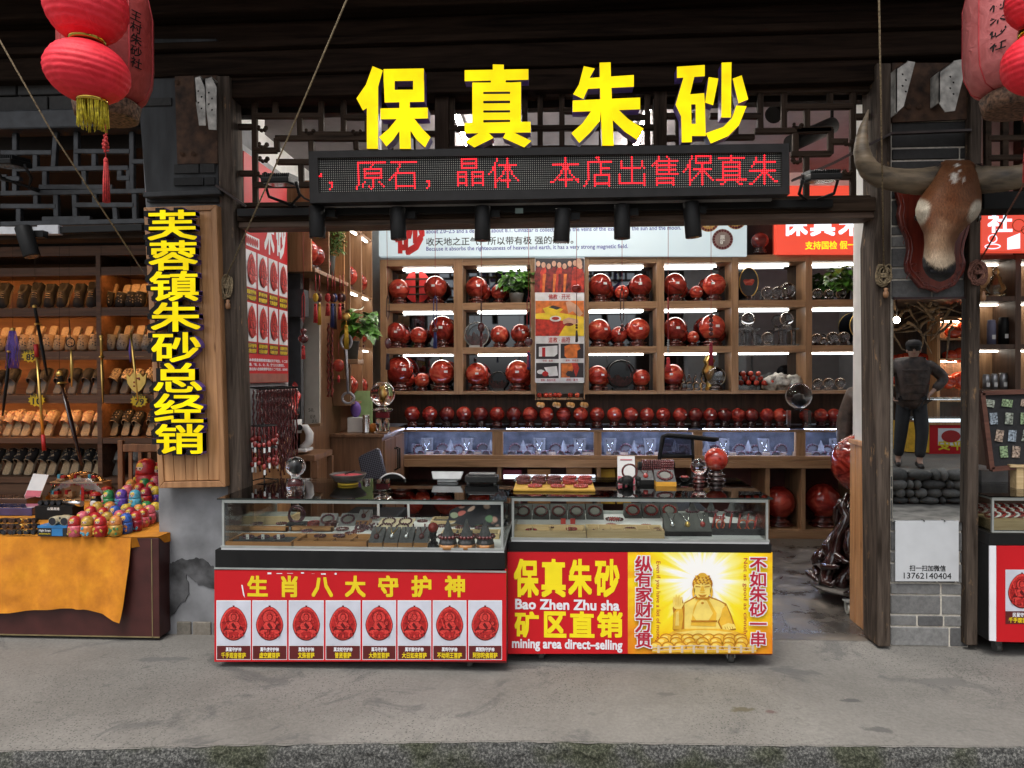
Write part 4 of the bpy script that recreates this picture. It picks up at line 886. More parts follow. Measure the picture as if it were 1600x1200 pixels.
for(px,y0,y1,dx),nm in zip(((495,323,372,1),(621,325,374,2),(754,323,376,0),(880,327,378,-3),(972,320,373,0),(1079,316,371,5)),('nearest the vertical sign','second from the vertical sign','third from the vertical sign','fourth from the vertical sign, tilted','second from the bull head','nearest the bull head, turned outwards')):
 spot(px,y0,y1,12.5,YF-0.16,dx,'black cylinder spotlight under the ticker board, '+nm,'spotlights on the long track')
tr2=thing('light_track','part white, part black lighting track above the shoe shelves','light track',P(60,372,YF-0.08))
mb=MB();mb.bar(P(-150,361,YF-0.06),P(62,361,YF-0.06),0.04,0.045,(0,0,1));mb.bar(P(62,360,YF-0.07),P(95,359.5,YF-0.07),0.045,0.055);mb.build('white_rail',plain('white_rail',(0.55,0.56,0.58),0.4),tr2,bevel=0.003)
mb=MB();mb.bar(P(96,360,YF-0.06),P(224,356,YF-0.06),0.035,0.04,(0,0,1));mb.build('black_rail',M_black,tr2,bevel=0.003)
spot(36,355,401,12.5,YF-0.17,14,'tilted black cylinder spotlight over the shoe shelves','spotlights over the shoe shop')
def flood(cx,cy,w,Y,label,tilt=0.5,flip=1):
 t=thing('flood_light',label,'floodlight',P(cx,cy,Y),'outdoor floodlights')
 o=P(cx,cy,Y);s=S(Y);W=w*s/2
 M=Matrix.Translation(o)@Matrix.Rotation(tilt,4,'X')
 mb=MB();mb.box((-W,-0.09,-0.012),(W,0.09,0.02));b=MB();b.merge(mb,M);b.build('housing',M_black,t,bevel=0.006)
 mb=MB()
 for k in range(14):x=-W+2*W*(k+0.5)/14;mb.box((x-0.0025,-0.07,0.02),(x+0.0025,0.08,0.042))
 b=MB();b.merge(mb,M);b.build('cooling_fins',M_black,t)
 mb=MB();mb.box((-W*0.85,-0.075,-0.0145),(W*0.85,0.075,-0.012));b=MB();b.merge(mb,M);b.build('lens',plain('grey_lens',(0.25,0.25,0.25),0.15),t)
 mb=MB();mb.tube([M@Vector((-W-0.012,0,0)),M@Vector((-W-0.012,0.05,-0.07)),o+Vector((0,0.16,-0.09)),M@Vector((W+0.012,0.05,-0.07)),M@Vector((W+0.012,0,0))],0.009,6);mb.cyl(o+Vector((0,0.16,-0.09)),o+Vector((0,0.3,-0.09)),0.014,8);mb.build('yoke',M_black,t)
flood(438,285,44,YF-0.2,'flat black floodlight with fins, between the post and the ticker board',0.12)
flood(1282,280,46,YF-0.2,'flat black floodlight with fins between the ticker board and the bull horn',0.12)
flood(14,257,44,YF-0.2,'flat black floodlight in front of the grey lattice over the shoe shop',0.12)
# spotlights seen inside through the lattice
for(p_,q_,lab)in((P(1245,142,4.9),P(1208,180,4.7),'black cylinder spotlight seen through the lattice, pointing down to the ticker board'),(P(1300,196,5.0),P(1235,225,4.8),'black cylinder spotlight seen through the lattice, lower and flatter than the other')):
 t=thing('track_spotlight',lab,'spotlight',p_,'spotlights inside the lattice');d=(q_-p_).normalized()
 mb=MB();mb.tube([p_,q_],[0.055,0.055],20);mb.build('lamp_body',M_black,t);mb=MB();mb.cyl(p_,(p_.x,p_.y,3.62),0.012,8);mb.build('mount',M_black,t)
# ---- lanterns and tassels
def paper_mat(name,c1,c2,glowk=0.0):
 m,n,b,_=_base(name);v=coords(n,(1,1,1));t=N(n,'ShaderNodeTexNoise');t.inputs['Scale'].default_value=14;t.inputs['Detail'].default_value=6;t.inputs['Distortion'].default_value=1.5;n.links.new(v,t.inputs[0])
 n.links.new(ramp(n,t.outputs[0],[(0.3,c1),(0.7,c2)]),b.inputs['Base Color']);b.inputs['Roughness'].default_value=0.6
 bp=N(n,'ShaderNodeBump');bp.inputs['Strength'].default_value=0.45;bp.inputs['Distance'].default_value=0.012;n.links.new(t.outputs[0],bp.inputs['Height']);n.links.new(bp.outputs[0],b.inputs['Normal']);return m
M_lred=paper_mat('red_lantern_paper',(0.78,0.012,0.028),(0.95,0.03,0.055))
M_lpink=paper_mat('faded_pink_lantern',(0.46,0.11,0.11),(0.58,0.17,0.17));M_ldark=paper_mat('faded_red_lantern',(0.30,0.03,0.028),(0.42,0.055,0.05))
M_fringe=plain('yellow_fringe',(0.80,0.62,0.04),0.6,var=0.3,scale=60)
M_brass=plain('shiny_brass_foil',(0.75,0.52,0.10),0.16,metal=1.0,var=0.1)
M_tassel=plain('red_tassel',(0.62,0.05,0.05),0.65,var=0.25,scale=90)
M_basket=plain('woven_cane_rim',(0.16,0.09,0.055),0.7,var=0.5,scale=60,bump=0.6)
def ribbed(mb,c,rx,rz,ribs=13,n=40,tilt=0.0):
 prof=[];K=ribs*5
 for i in range(K+1):
  th=math.pi*(0.085+0.83*i/K);k=1+0.032*abs(math.cos(ribs*math.pi*i/K))**0.6-0.012
  prof.append((rx*math.sin(th)*k,-rz*math.cos(th)))
 b=MB();b.lathe(prof,(0,0,0),n)
 for v in b.v:
  a=math.atan2(v.y,v.x);q=1+0.010*noise.noise(Vector((v.x*22,v.y*22,v.z*30)))+0.006*math.sin(a*9+v.z*30);v.x*=q;v.y*=q
 mb.merge(b,Matrix.Translation(c)@Matrix.Rotation(tilt,4,'Y'))
def ball_lantern(balls,Y,label,fringe=True):
 s=S(Y);c0=P(balls[0][0],balls[0][1],Y)
 t=thing('ball_lantern',label,'lantern',c0,'red ball lanterns strung in pairs')
 prev=None
 for(cx,cy,rx,ry)in balls:
  c=P(cx,cy,Y);mb=MB();ribbed(mb,c,rx*s,ry*s,tilt=0.10);mb.build('lantern_ball',M_lred,t)
  if prev is not None:
   m_=(prev+c)/2;mb=MB();mb.lathe([(24*s,-6*s),(27*s,-5*s),(27*s,5*s),(24*s,6*s)],(m_.x,m_.y,m_.z),28);mb.build('collar',M_brass,t)
  prev=c;last=(c,ry)
 c,ry=last;b=c+Vector((7*s,0,-ry*s*0.97));mb=MB();mb.lathe([(20*s,-3*s),(23*s,-2*s),(23*s,4*s),(19*s,5*s)],b,28);mb.build('collar',M_brass,t)
 mb=MB()
 for k in range(130):
  a=rnd.uniform(0,6.283);R=rnd.uniform(15,22)*s;l=rnd.uniform(26,44)*s;p=b+Vector((R*math.cos(a),R*math.sin(a),-2*s));w=rnd.uniform(-4,4)*s
  mb.tube([p,p+Vector((w*0.4,0,-l*0.5)),p+Vector((w,rnd.uniform(-3,3)*s,-l))],0.0021,4)
 mb.build('fringe',M_fringe,t)
 mb=MB();c=P(balls[0][0],balls[0][1]-balls[0][3],Y);mb.cyl(c,(c.x,c.y,3.75),0.003,6);mb.build('cord',M_tassel,t)
ball_lantern([(135,10,61,60),(137,113,62,48)],3.05,'pair of bright red ball lanterns, gold collar and yellow fringe, above the shoe shop')
ball_lantern([(1622,2,42,42),(1625,99,50,46)],3.05,'pair of red ball lanterns cut off by the frame beside the bull horn')
def drum_lantern(cx,x0,x1,ybot,Y,mat,text,tx,ty0,ty1,label,tcx,tk):
 s=S(Y);r=(x1-x0)/2*s;c=P((x0+x1)/2,ybot-20,Y);t=thing('drum_lantern',label,'lantern',c,'tall cylinder lanterns with black writing')
 H_=190*s;prof=[(r*0.62,0),(r*0.84,10*s),(r*0.97,34*s),(r,60*s),(r,H_-50*s),(r*0.9,H_-15*s),(r*0.62,H_)]
 mb=MB();mb.lathe(prof,c,40);b_=mb.build('lantern_skin',mat,t)
 mb=MB()
 for k in range(8):
  a=k*math.pi/4+0.25;mb.tube([c+Vector((R*1.003*math.cos(a),R*1.003*math.sin(a),z))for R,z in prof],0.0028,5)
 mb.build('seam_piping',plain('red_piping',(0.5,0.04,0.05),0.5),t)
 mb=MB();mb.lathe([(r*0.58,-28*s),(r*0.66,-26*s),(r*0.72,-4*s),(r*0.64,1*s)],c,32);mb.build('woven_rim',M_basket,t)
 mb=MB();n_=len(text);st=(ty1-ty0)/n_
 for i,ch in enumerate(text):
  dy=math.sqrt(max(0.0,r*r-(P(tx,ty0,Y).x-c.x)**2));a_=math.atan2(-dy,P(tx,ty0,Y).x-c.x);o=Vector((c.x+r*1.006*math.cos(a_),c.y+r*1.006*math.sin(a_),0));U=Vector((-math.sin(a_),math.cos(a_),0))
  sz=st*s*1.0;z=P(tx,ty0+(i+1)*st,Y).z;write(mb,ch,o+U*(-sz*0.6)+Vector((0,0,z)),U,Vector((0.12,0,1)).normalized(),sz*1.15,sz*0.95,0.012,em=True)
 mb.build('lettering',M_blackm,t)
 tp=c+Vector((0,0,-26*s));tz=P(tcx,tk[0],Y);X0=tz.x;mb=MB();mb.cyl((X0,c.y-r*0.3,tp.z),(X0,c.y-r*0.3,P(tcx,tk[1],Y).z),0.0028,6)
 for k in range(16):
  z=P(tcx,tk[0]+30+k*1.9,Y).z;mb.ball((X0+0.008*math.sin(k*1.9),c.y-r*0.3+0.006*math.cos(k*2.3),z),0.0085*(0.5+0.7*math.sin(math.pi*(k+0.5)/16)),6,5)
 mb.build('knotted_cord',M_tassel,t)
 mb=MB();za,zb2=P(tcx,tk[1],Y).z,P(tcx,tk[2],Y).z;mb.lathe([(0.004,za),(0.010,za-0.01),(0.010,za-0.022),(0.007,za-0.028)],(X0,c.y-r*0.3,0),12)
 for k in range(80):
  a=rnd.uniform(0,6.283);R=rnd.uniform(0.001,0.0085);q_=Vector((X0+R*math.cos(a),c.y-r*0.3+R*math.sin(a),za-0.012));e_=Vector((X0+R*2.0*math.cos(a),c.y-r*0.3+R*2.0*math.sin(a),zb2+rnd.uniform(0,0.008)));mb.tube([q_,(q_+e_)/2+Vector((R*0.4*math.cos(a),0,0)),e_],0.0016,4)
 mb.build('tassel',M_tassel,t)
 mb=MB();mb.cyl(c+Vector((0,0,H_)),(c.x,c.y,3.9),0.003,6);mb.build('cord',M_tassel,t)
drum_lantern(165,98,236,180,3.45,M_ldark,'王村朱砂社',226,28,118,'dark red cylinder lantern with black characters hanging behind the bright ball lanterns',177,(185,252,322))
drum_lantern(1590,1521,1672,165,3.45,M_lpink,'王村朱砂社',1531,0,100,'faded pink cylinder lantern with black characters hanging past the bull horn',1590,(150,225,293))
# ---- ropes
M_rope=plain('hemp_rope',(0.25,0.19,0.11),0.85,var=0.3,scale=120,bump=0.5);M_ropered=plain('brown_red_rope',(0.20,0.085,0.06),0.85,var=0.3,scale=120,bump=0.5);M_toggle=plain('wooden_toggle',(0.34,0.17,0.08),0.4,var=0.15)
def rope(pts,label,mat,coil=None,toggle=None):
 t=thing('hoisting_rope',label,'rope',pts[-1],'lantern hoisting ropes');mb=MB();mb.tube(pts,0.0042,7);mb.build('line',mat,t)
 if coil:
  cx,cy,w,h,Y=coil;mb=MB()
  for k in range(9):
   o=P(cx+rnd.uniform(-w*.25,w*.25),cy+rnd.uniform(-2,2),Y-0.01-0.006*(k%3));ww=w*S(Y)*rnd.uniform(.22,.5);hh=h*S(Y)*rnd.uniform(.38,.52);tl=rnd.uniform(-.3,.3)
   mb.torus(o,1.0,0.0042,22,6,(ww*math.cos(tl),0,ww*math.sin(tl)),(-hh*math.sin(tl),0,hh*math.cos(tl)))
  for k in range(4):o=P(cx,cy-h*.1+k*1.6,Y-0.012);mb.torus(o,1.0,0.0042,14,6,(w*S(Y)*.3,0,0),(0,0.016,0.003))
  mb.build('coil',mat,t)
 if toggle:
  o=P(toggle[0],toggle[1],toggle[2]-0.015);mb=MB();mb.lathe([(0.004,0.026),(0.012,0.022),(0.009,0.010),(0.015,-0.002),(0.014,-0.022),(0.008,-0.03)],o,12);mb.build('toggle',M_toggle,t)
rope([P(-60,-42,3.35),P(80,205,3.68),P(231,436,4.04)],'straight rope slanting down across the grey lattice to the vertical sign',M_rope)
rope([P(548,-15,3.3),P(450,215,3.75),P(352,436,YF-0.07)],'rope slanting past the lattice to a coil on the post beside the vertical sign',M_rope,(355,448,17,36,YF-0.05),(356,475,YF-0.05))
rope([P(1373,-15,3.3),P(1377,190,3.7),P(1381,420,YF-0.07)],'nearly upright rope passing the bull horn to a pale coil on its post',M_rope,(1381,431,19,32,YF-0.05),(1384,457,YF-0.05))
rope([P(1610,262,3.45),P(1597,293,3.55),P(1531,408,YF-0.07)],'slanting rope ending in a reddish coil on the post beyond the mirror',M_ropered,(1529,426,24,36,YF-0.05),(1536,462,YF-0.05))
# ---- mounted bull head
def fur_mat():
 m,n,b,_=_base('bull_fur');a=N(n,'ShaderNodeAttribute',attribute_name='fur');v=coords(n,(1,1,0.25));t=N(n,'ShaderNodeTexNoise');t.inputs['Scale'].default_value=160;t.inputs['Detail'].default_value=5;n.links.new(v,t.inputs[0])
 x=N(n,'ShaderNodeMix',data_type='RGBA',blend_type='MULTIPLY');x.inputs['Factor'].default_value=1;n.links.new(a.outputs['Color'],x.inputs['A']);n.links.new(ramp(n,t.outputs[0],[(0.3,(0.6,)*3),(0.7,(1.2,)*3)]),x.inputs['B'])
 n.links.new(x.outputs['Result'],b.inputs['Base Color']);b.inputs['Roughness'].default_value=0.6;b.inputs['Specular IOR Level'].default_value=0.25
 bp=N(n,'ShaderNodeBump');bp.inputs['Strength'].default_value=0.5;bp.inputs['Distance'].default_value=0.004;n.links.new(t.outputs[0],bp.inputs['Height']);n.links.new(bp.outputs[0],b.inputs['Normal']);return m
M_fur=fur_mat()
M_horn=plain('horn',(0.17,0.13,0.085),0.5,var=0.38,scale=16,bump=0.8,stretch=(0.25,1,1.5),detail=8)
SEC=[(250,1478,1514,4.09,.03),(254,1470,1521,4.07,.10),(260,1464,1527,4.05,.15),(270,1459,1531,4.03,.18),(285,1451,1533,4.02,.20),(300,1442,1534,4.01,.205),(315,1434,1534,4.0,.21),(328,1430,1533,3.98,.21),(340,1431,1527,3.97,.205),(352,1437,1513,3.95,.195),(365,1443,1500,3.93,.185),(380,1444,1492,3.91,.175),(395,1443,1491,3.89,.168),(408,1441,1493,3.87,.16),(418,1442,1494,3.86,.15),(427,1446,1491,3.86,.135),(434,1453,1484,3.87,.105),(438,1461,1477,3.88,.06),(440,1467,1471,3.89,.01)]
def sec(y):
 for a,b in zip(SEC,SEC[1:]):
  if a[0]<=y<=b[0]:
   f_=(y-a[0])/(b[0]-a[0]);return[a[k]+(b[k]-a[k])*f_ for k in range(5)]
 return list(SEC[-1])
def furcol(px,py):
 nn=noise.noise(Vector((px*0.05,py*0.05,2)))
 brown=Vector((0.155,0.058,0.022));beige=Vector((0.36,0.24,0.145));t=min(1,max(0,(py-345+nn*16)/50));c=brown.lerp(beige,t*0.75+0.12*nn)
 edge=abs(px-(1469+(440-py)*0.14))
 if py>365:c=c.lerp(Vector((0.48,0.38,0.27)),min(1,max(0,(py-385)/25)))
 for ex,ey,ew,eh in((1437,330,17,19),(1527,336,12,22)):
  d=math.hypot((px-ex)/ew,(py-ey)/eh);c=c.lerp(Vector((0.52,0.46,0.36)),min(1,max(0,(1.15-d+nn*0.2)*3)))
 d=math.hypot((px-1428)/5,(py-341)/7);c=c.lerp(Vector((0.02,0.014,0.012)),min(1,max(0,(1.0-d)*4)))
 for ex,ey,ew,eh in((1492,277,6.5,9),(1496,258,6,2.5),(1506,280,3,5),(1499,267,2.5,2.5)):
  d=math.hypot((px-ex)/ew,(py-ey)/eh)+0.35*noise.noise(Vector((px*0.3,py*0.3,5)));c=c.lerp(Vector((0.62,0.58,0.52)),min(1,max(0,(1.0-d)*5)))
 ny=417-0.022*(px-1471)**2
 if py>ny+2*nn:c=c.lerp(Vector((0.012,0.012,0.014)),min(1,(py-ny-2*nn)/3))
 return c
bull=thing('bull_head','mounted brown bull head with long upturned horns on a carved red plaque above the mirror','trophy head',P(1480,350,YF))
NA,NY=72,96;vs=[];cols=[];fs=[]
for j in range(NY+1):
 y=250+190*(j/NY);_,a,b,Yc,dp=sec(y);cx,hw=(a+b)/2,(b-a)/2
 for i in range(NA):
  an=2*math.pi*i/NA;ca,sa=math.cos(an),math.sin(an);px=cx+hw*math.copysign(abs(ca)**0.8,ca);d=dp*math.copysign(abs(sa)**0.85,sa)
  for ex,ey,w_,k_ in((1438,326,15,0.028),(1526,330,13,0.028)):
   if sa>-0.2:d+=k_*math.exp(-((px-ex)/w_)**2-((y-ey)/15)**2)
  if sa>0:
   for ex in(1457,1488):d-=0.022*math.exp(-((px-ex)/4)**2-((y-419)/4)**2)
  vs.append(P(px,y,Yc-d));cols.append(furcol(px,y))
for j in range(NY):
 for i in range(NA):fs.append((j*NA+i,(j+1)*NA+i,(j+1)*NA+(i+1)%NA,j*NA+(i+1)%NA))
mb=MB();mb.add(vs,fs,0,True);hd=mb.build('head',M_fur,bull)
at=hd.data.color_attributes.new('fur','FLOAT_COLOR','POINT');at.data.foreach_set('color',[q for c in cols for q in(*c,1.0)])
hv=MB();hc=[]
for k in range(9000):
 j=rnd.uniform(2,NY-10);i=rnd.uniform(0,NA/2);j0,i0=int(j),int(i);y=250+190*j/NY
 p=vs[j0*NA+i0].lerp(vs[(j0+1)*NA+(i0+1)%NA],rnd.random());q_=vs[(j0+1)*NA+i0]-vs[j0*NA+i0]
 a_=vs[j0*NA+(i0+1)%NA]-vs[j0*NA+i0];n_=a_.cross(q_)
 if n_.length<1e-9:continue
 n_.normalize();n_=-n_ if n_.y>0 else n_;c=cols[j0*NA+i0]
 if c.length<0.05:continue
 l=rnd.uniform(0.010,0.022)*(1.5 if y<285 else 1);d=(q_.normalized()+a_.normalized()*rnd.uniform(-.35,.35)+n_*rnd.uniform(.12,.4)).normalized();w_=a_.normalized()*0.0007
 hv.add([p-w_,p+w_,p+d*l],[(0,1,2)]);kk=rnd.uniform(0.65,1.35);hc+=[(*(c*kk),1.0)]*3
ho=hv.build('short_hair',M_fur,bull);at=ho.data.color_attributes.new('fur','FLOAT_COLOR','POINT');at.data.foreach_set('color',[q for c in hc for q in c])
for pts,lab in(([(1466,281,4.0,21),(1440,284,3.97,20),(1415,283,3.95,18),(1392,280,3.93,16.5),(1372,275,3.90,15.5),(1358,265,3.88,14.5),(1350,251,3.86,13),(1346,235,3.85,11),(1346,217,3.85,8.5),(1349,200,3.86,6),(1353,185,3.87,3.4),(1357,171,3.88,0.8)],'horn_a'),([(1520,280,4.0,21),(1542,281,3.97,20),(1568,280,3.95,18.5),(1594,276,3.92,17),(1618,266,3.89,15.5),(1634,250,3.86,14),(1644,230,3.85,12),(1646,208,3.85,9.5),(1643,190,3.86,6.5),(1637,176,3.87,3.6),(1631,165,3.88,0.8)],'horn_b')):
 P_=[P(x,y,Y)for x,y,Y,r_ in pts];R_=[r_*S(4.0)for*_,r_ in pts]
 pp,rr=[],[]
 for k in range(len(P_)-1):
  for f_ in range(6):u=f_/6;pp.append(P_[k].lerp(P_[k+1],u));rr.append(R_[k]*(1-u)+R_[k+1]*u+0.0006*math.sin((k*6+f_)*1.7))
 pp.append(P_[-1]);rr.append(R_[-1])
 for _ in range(1):pp=[pp[0]]+[(pp[k-1]+pp[k]*2+pp[k+1])/4 for k in range(1,len(pp)-1)]+[pp[-1]]
 mb=MB();mb.tube(pp,rr,20);mb.build('horn',M_horn,bull)
mb=MB()
for cx,cy in((1461,279),(1524,279)):
 o=P(cx,cy,4.0)
 for k in range(260):
  a=rnd.uniform(0,6.283);sgn=-1 if cx<1490 else 1;p=o+Vector((rnd.uniform(-0.012,0.018)*1,-0.075*math.sin(a),0.078*math.cos(a)));d=Vector((sgn*rnd.uniform(.3,1),-0.25*math.sin(a),-rnd.uniform(0,.7))).normalized()
  mb.tube([p,p+d*rnd.uniform(.012,.03)],[0.0012,0.0003],3)
mb.build('horn_fringe',plain('dark_hair',(0.03,0.025,0.025),0.7),bull)
for(px,py,Y,sx)in((1433,339,3.955,-1),(1529,341,3.965,1)):
 mb=MB();o=P(px,py,Y);mb.ball(o,0.017,16,10,0,sx=0.75,sz=1.2);e_=mb.build('eye',plain('dark_glass_eye',(0.01,0.007,0.006),0.1,coat=1.0),bull)
PLQ=[(1401,298),(1407,320),(1404,335),(1408,352),(1418,373),(1420,390),(1416,412),(1418,424),(1432,440),(1440,450),(1454,452),(1466,457.5),(1478,452),(1493,446),(1500,436),(1508,424),(1510,410),(1506,395),(1509,378),(1515,360),(1521,345),(1525,330),(1522,300)]
mb=MB();mb.pprism(PLQ,YF-0.045,0.04);plq=mb.build('plaque',wood('carved_red_plaque',(0.07,0.010,0.007),(0.20,0.03,0.018),'Z',0.28,6,0.1,coat=0.6),bull,bevel=0.008,seg=3)
mb=MB();cxp=sum(p[0]for p in PLQ)/len(PLQ)
ins=[P(1466+(x-1466)*0.88,375+(y-375)*0.93,YF-0.047)for x,y in PLQ];mb.tube(ins,0.003,6)
for k in range(5):
 for sx in(-1,1):
  o=(1466+sx*(14+k*6),448-k*k*1.4-k*3);mb.torus(P(o[0],o[1],YF-0.048),1.0,0.0022,14,5,(0.012,0,0),(0,0,0.009))
for y in(345,365,398,420):
 mb.tube([P(1412+(y-345)*.1+3*math.sin(k*0.8),y+k*2.4,YF-0.048)for k in range(8)],0.002,5)
mb.build('carving',MATS['carved_red_plaque'],plq)
# ---- mirror and the white card under it
def mirror_mat():
 m,n,b,_=_base('mirror_glass');b.inputs['Base Color'].default_value=(0.86,0.88,0.87,1);b.inputs['Metallic'].default_value=1.0;b.inputs['Roughness'].default_value=0.0;return m
mt=thing('wall_mirror','tall narrow mirror between two old posts, reflecting the shop across the street','mirror',P(1454,815,YF))
mb=MB();a=P(1394,815,YF);c=P(1515,467,YF);xm0,xm1=P(1394,815,YF).x,P(1514.5,640,YF).x
mb.box((xm0,YF-0.008,a.z),(xm1,YF-0.001,c.z));mb.build('mirror_glass',mirror_mat(),mt)
mb=MB();mb.box((xm0,YF-0.014,c.z),(xm1,YF+0.0,c.z+0.012));mb.build('top_strip',plain('maroon_strip',(0.03,0.008,0.008),0.5),mt)
qs=thing('contact_card','white square card with black writing and a phone number on the grey bricks','sign',P(1449,909,YF-0.02))
mb=MB();mb.pprism([(1399,814),(1498,813.5),(1498,908.5),(1399,908)],YF-0.018,0.006);mb.build('card',plain('card_white',(0.56,0.58,0.60),0.35,var=0.03),qs)
mb=MB();pwrite(mb,'扫一扫加微信',1421,882.5,1478,892.5,YF-0.0188,0.02,em=True);pwrite(mb,'13762140404',1412,894.5,1486.5,904,YF-0.0188,0.008)
mb.build('lettering',M_blackm,qs)
mb=MB();mb.cyl(P(1444,814,YF-0.024),P(1444,814,YF-0.01),0.004,8);mb.cyl(P(1476,814,YF-0.024),P(1476,814,YF-0.01),0.004,8);mb.build('nail',M_black,qs)
# ---- goods: balls, crystals, plants
ORD=['first','second','third','fourth','fifth','sixth','seventh','eighth','ninth','tenth','eleventh','twelfth','thirteenth','fourteenth','fifteenth','sixteenth','seventeenth','eighteenth','nineteenth','twentieth','twenty-first','twenty-second','twenty-third','twenty-fourth','twenty-fifth','twenty-sixth','twenty-seventh']
M_ball=marble_red('cinnabar_resin',(0.10,0.006,0.004),(0.25,0.020,0.013),(0.48,0.075,0.045),6)
M_ball2=marble_red('bright_cinnabar_resin',(0.19,0.012,0.007),(0.43,0.04,0.024),(0.62,0.15,0.075),6)
M_balld=marble_red('deep_cinnabar_resin',(0.05,0.004,0.004),(0.11,0.010,0.008),(0.20,0.03,0.02),5)
STAND=[(0.060,0.0),(0.078,0.004),(0.078,0.012),(0.062,0.016),(0.058,0.024),(0.072,0.028),(0.072,0.036),(0.050,0.042),(0.048,0.056),(0.060,0.061),(0.056,0.066)]
def ball_proto(mat,stand,label,cat,loc,group,tagged=True,sq=0.03):
 "a ball of radius 0.1 on a turned stand; its base at LOC"
 t=thing('display_ball',label,cat,loc,group);L=Vector(loc)
 mb=MB();mb.ball(L+Vector((0,0,0.145)),0.1,28,18);mb.build('ball',mat,t)
 mb=MB();mb.lathe(STAND,L,20);mb.build('stand',stand,t)
 if tagged:
  mb=MB();c=L+Vector((0.012,-0.1005,0.15));mb.box(c+Vector((-0.014,-0.002,-0.008)),c+Vector((0.014,0.001,0.010)));mb.build('price_tag',M_paper,t)
 return t
protos={}
def ball_at(kind,x,y,z,R,label,group,rot=0.0):
 mats=dict(red=(M_ball,M_redwood,True),bright=(M_ball2,M_redwood,True),deep=(M_balld,M_darkwood,False),plainred=(M_ball,M_redwood,False),clear=(M_cryst,M_darkwood,False),clearglass=(M_cryst,M_cryst,False))
 cat='crystal ball' if kind.startswith('clear')else 'red ball'
 if kind not in protos:
  protos[kind]=ball_proto(mats[kind][0],mats[kind][1],label,cat,(x,y,z),group,mats[kind][2]);r=protos[kind];r.scale=(R/0.1,)*3;r.rotation_euler=(0,0,rot);return r
 return dup(protos[kind],(x,y,z),label,group,rot,R/0.1)
M_leaf=plain('green_leaf',(0.075,0.21,0.025),0.4,var=0.45,scale=18,coat=0.1);M_leafd=plain('fine_green_leaf',(0.10,0.17,0.03),0.5,var=0.4,scale=20)
M_pot=plain('glass_pot',(0.20,0.20,0.19),0.2,var=0.2);
def plant(name,c,rx,ry,rz,n,size,label,pot_c,pot_r,pot_h,seed,mat=None,pot=None):
 r=random.Random(seed);t=thing(name,label,'plant',pot_c);mb=MB()
 for k in range(n):
  a=r.uniform(0,6.283);q=r.random()**0.6;p=Vector(c)+Vector((rx*q*math.cos(a),ry*q*math.sin(a),rz*r.uniform(-1,1)*math.sqrt(max(0,1-q*q*0.6))))
  d=Vector((math.cos(a)*0.8+r.uniform(-.4,.4),math.sin(a)*0.8-0.4+r.uniform(-.4,.4),r.uniform(-.7,.35))).normalized();s_=size*r.uniform(.6,1.25);w=d.cross(Vector((r.uniform(-.4,.4),r.uniform(-.6,.1),1))).normalized();u=w.cross(d)
  pr=[(0,0),(0.28,0.40),(0.6,0.36),(1,0.0)]
  vs_=[p];
  for fx,fw in pr[1:3]:vs_+=[p+d*s_*fx+w*s_*fw+u*s_*0.10-Vector((0,0,s_*fx*fx*.3)),p+d*s_*fx-Vector((0,0,s_*fx*fx*.3)),p+d*s_*fx-w*s_*fw+u*s_*0.10-Vector((0,0,s_*fx*fx*.3))]
  vs_.append(p+d*s_-Vector((0,0,s_*.35)))
  mb.add(vs_,[(0,2,1),(0,3,2),(1,2,5,4),(2,3,6,5),(4,5,7),(5,6,7)],0,True)
 mb.build('foliage',mat or M_leaf,t)
 mb=MB()
 for k in range(14):
  a=r.uniform(0,6.283);e_=Vector(c)+Vector((rx*.8*math.cos(a),ry*.8*math.sin(a),rz*r.uniform(-.6,.7)));b=Vector(pot_c)+Vector((0,0,pot_h));mb.tube([b,(b+e_)/2+Vector((0,0,.03)),e_],0.0025,4)
 mb.build('stem',plain('plant_stem',(0.12,0.2,0.05),0.5),t)
 mb=MB();mb.lathe([(pot_r*.75,0),(pot_r,pot_h*.9),(pot_r*1.04,pot_h),(pot_r*.9,pot_h)],pot_c,16);mb.build('pot',pot or M_pot,t)
# ---- back wall: shelf unit
YS,YSB=7.15,7.44
zz=lambda y:P(870,y,YS).z
bd=[(402,413),(472,483),(542,552),(611,616)]
ws=thing('wall_shelf','wide wooden wall shelf with eighteen lit mirror-backed compartments of balls','shelf',(0.4,YSB,zz(616)))
M_smoke=None
def smoked():
 m,n,b,_=_base('smoked_mirror');b.inputs['Base Color'].default_value=(0.13,0.14,0.155,1);b.inputs['Metallic'].default_value=1.0;b.inputs['Roughness'].default_value=0.03;return m
M_smoke=smoked()
ups=[(594,604),(709,723),(829,836),(914,920),(1026,1038),(1143,1154),(1259,1269),(1376,1388)]
UX=[(P(a,500,YS).x,P(b,500,YS).x)for a,b in ups]
for a,b in UX:mb=MB();mb.box((a,YS,zz(616)),(b,YSB-0.01,zz(402)));mb.build('upright',M_oakv,ws,bevel=0.002)
for k,(a,b)in enumerate(bd):
 for(l,r_)in((0,2),(3,7)):
  for j in range(l,r_):mb=MB();mb.box((UX[j][1]+0.001,YS+0.004,zz(b)),(UX[j+1][0]-0.001,YSB-0.01,zz(a)));mb.build('shelf_board' if k else 'top_board',M_oak,ws,bevel=0.002)
mb=MB();
for(l,r_)in((0,2),(3,7)):
 mb.box((UX[l][0],YSB-0.01,zz(616)),(UX[r_][1],YSB-0.004,zz(402)))
mb.build('mirror_back',M_smoke,ws)
M_led=glow('shelf_led_tube',(1.0,0.96,0.88),11.0);M_led2=glow('shelf_led_tube_dim',(1.0,0.93,0.80),9.0)
cells=[0,1,3,4,5,6]
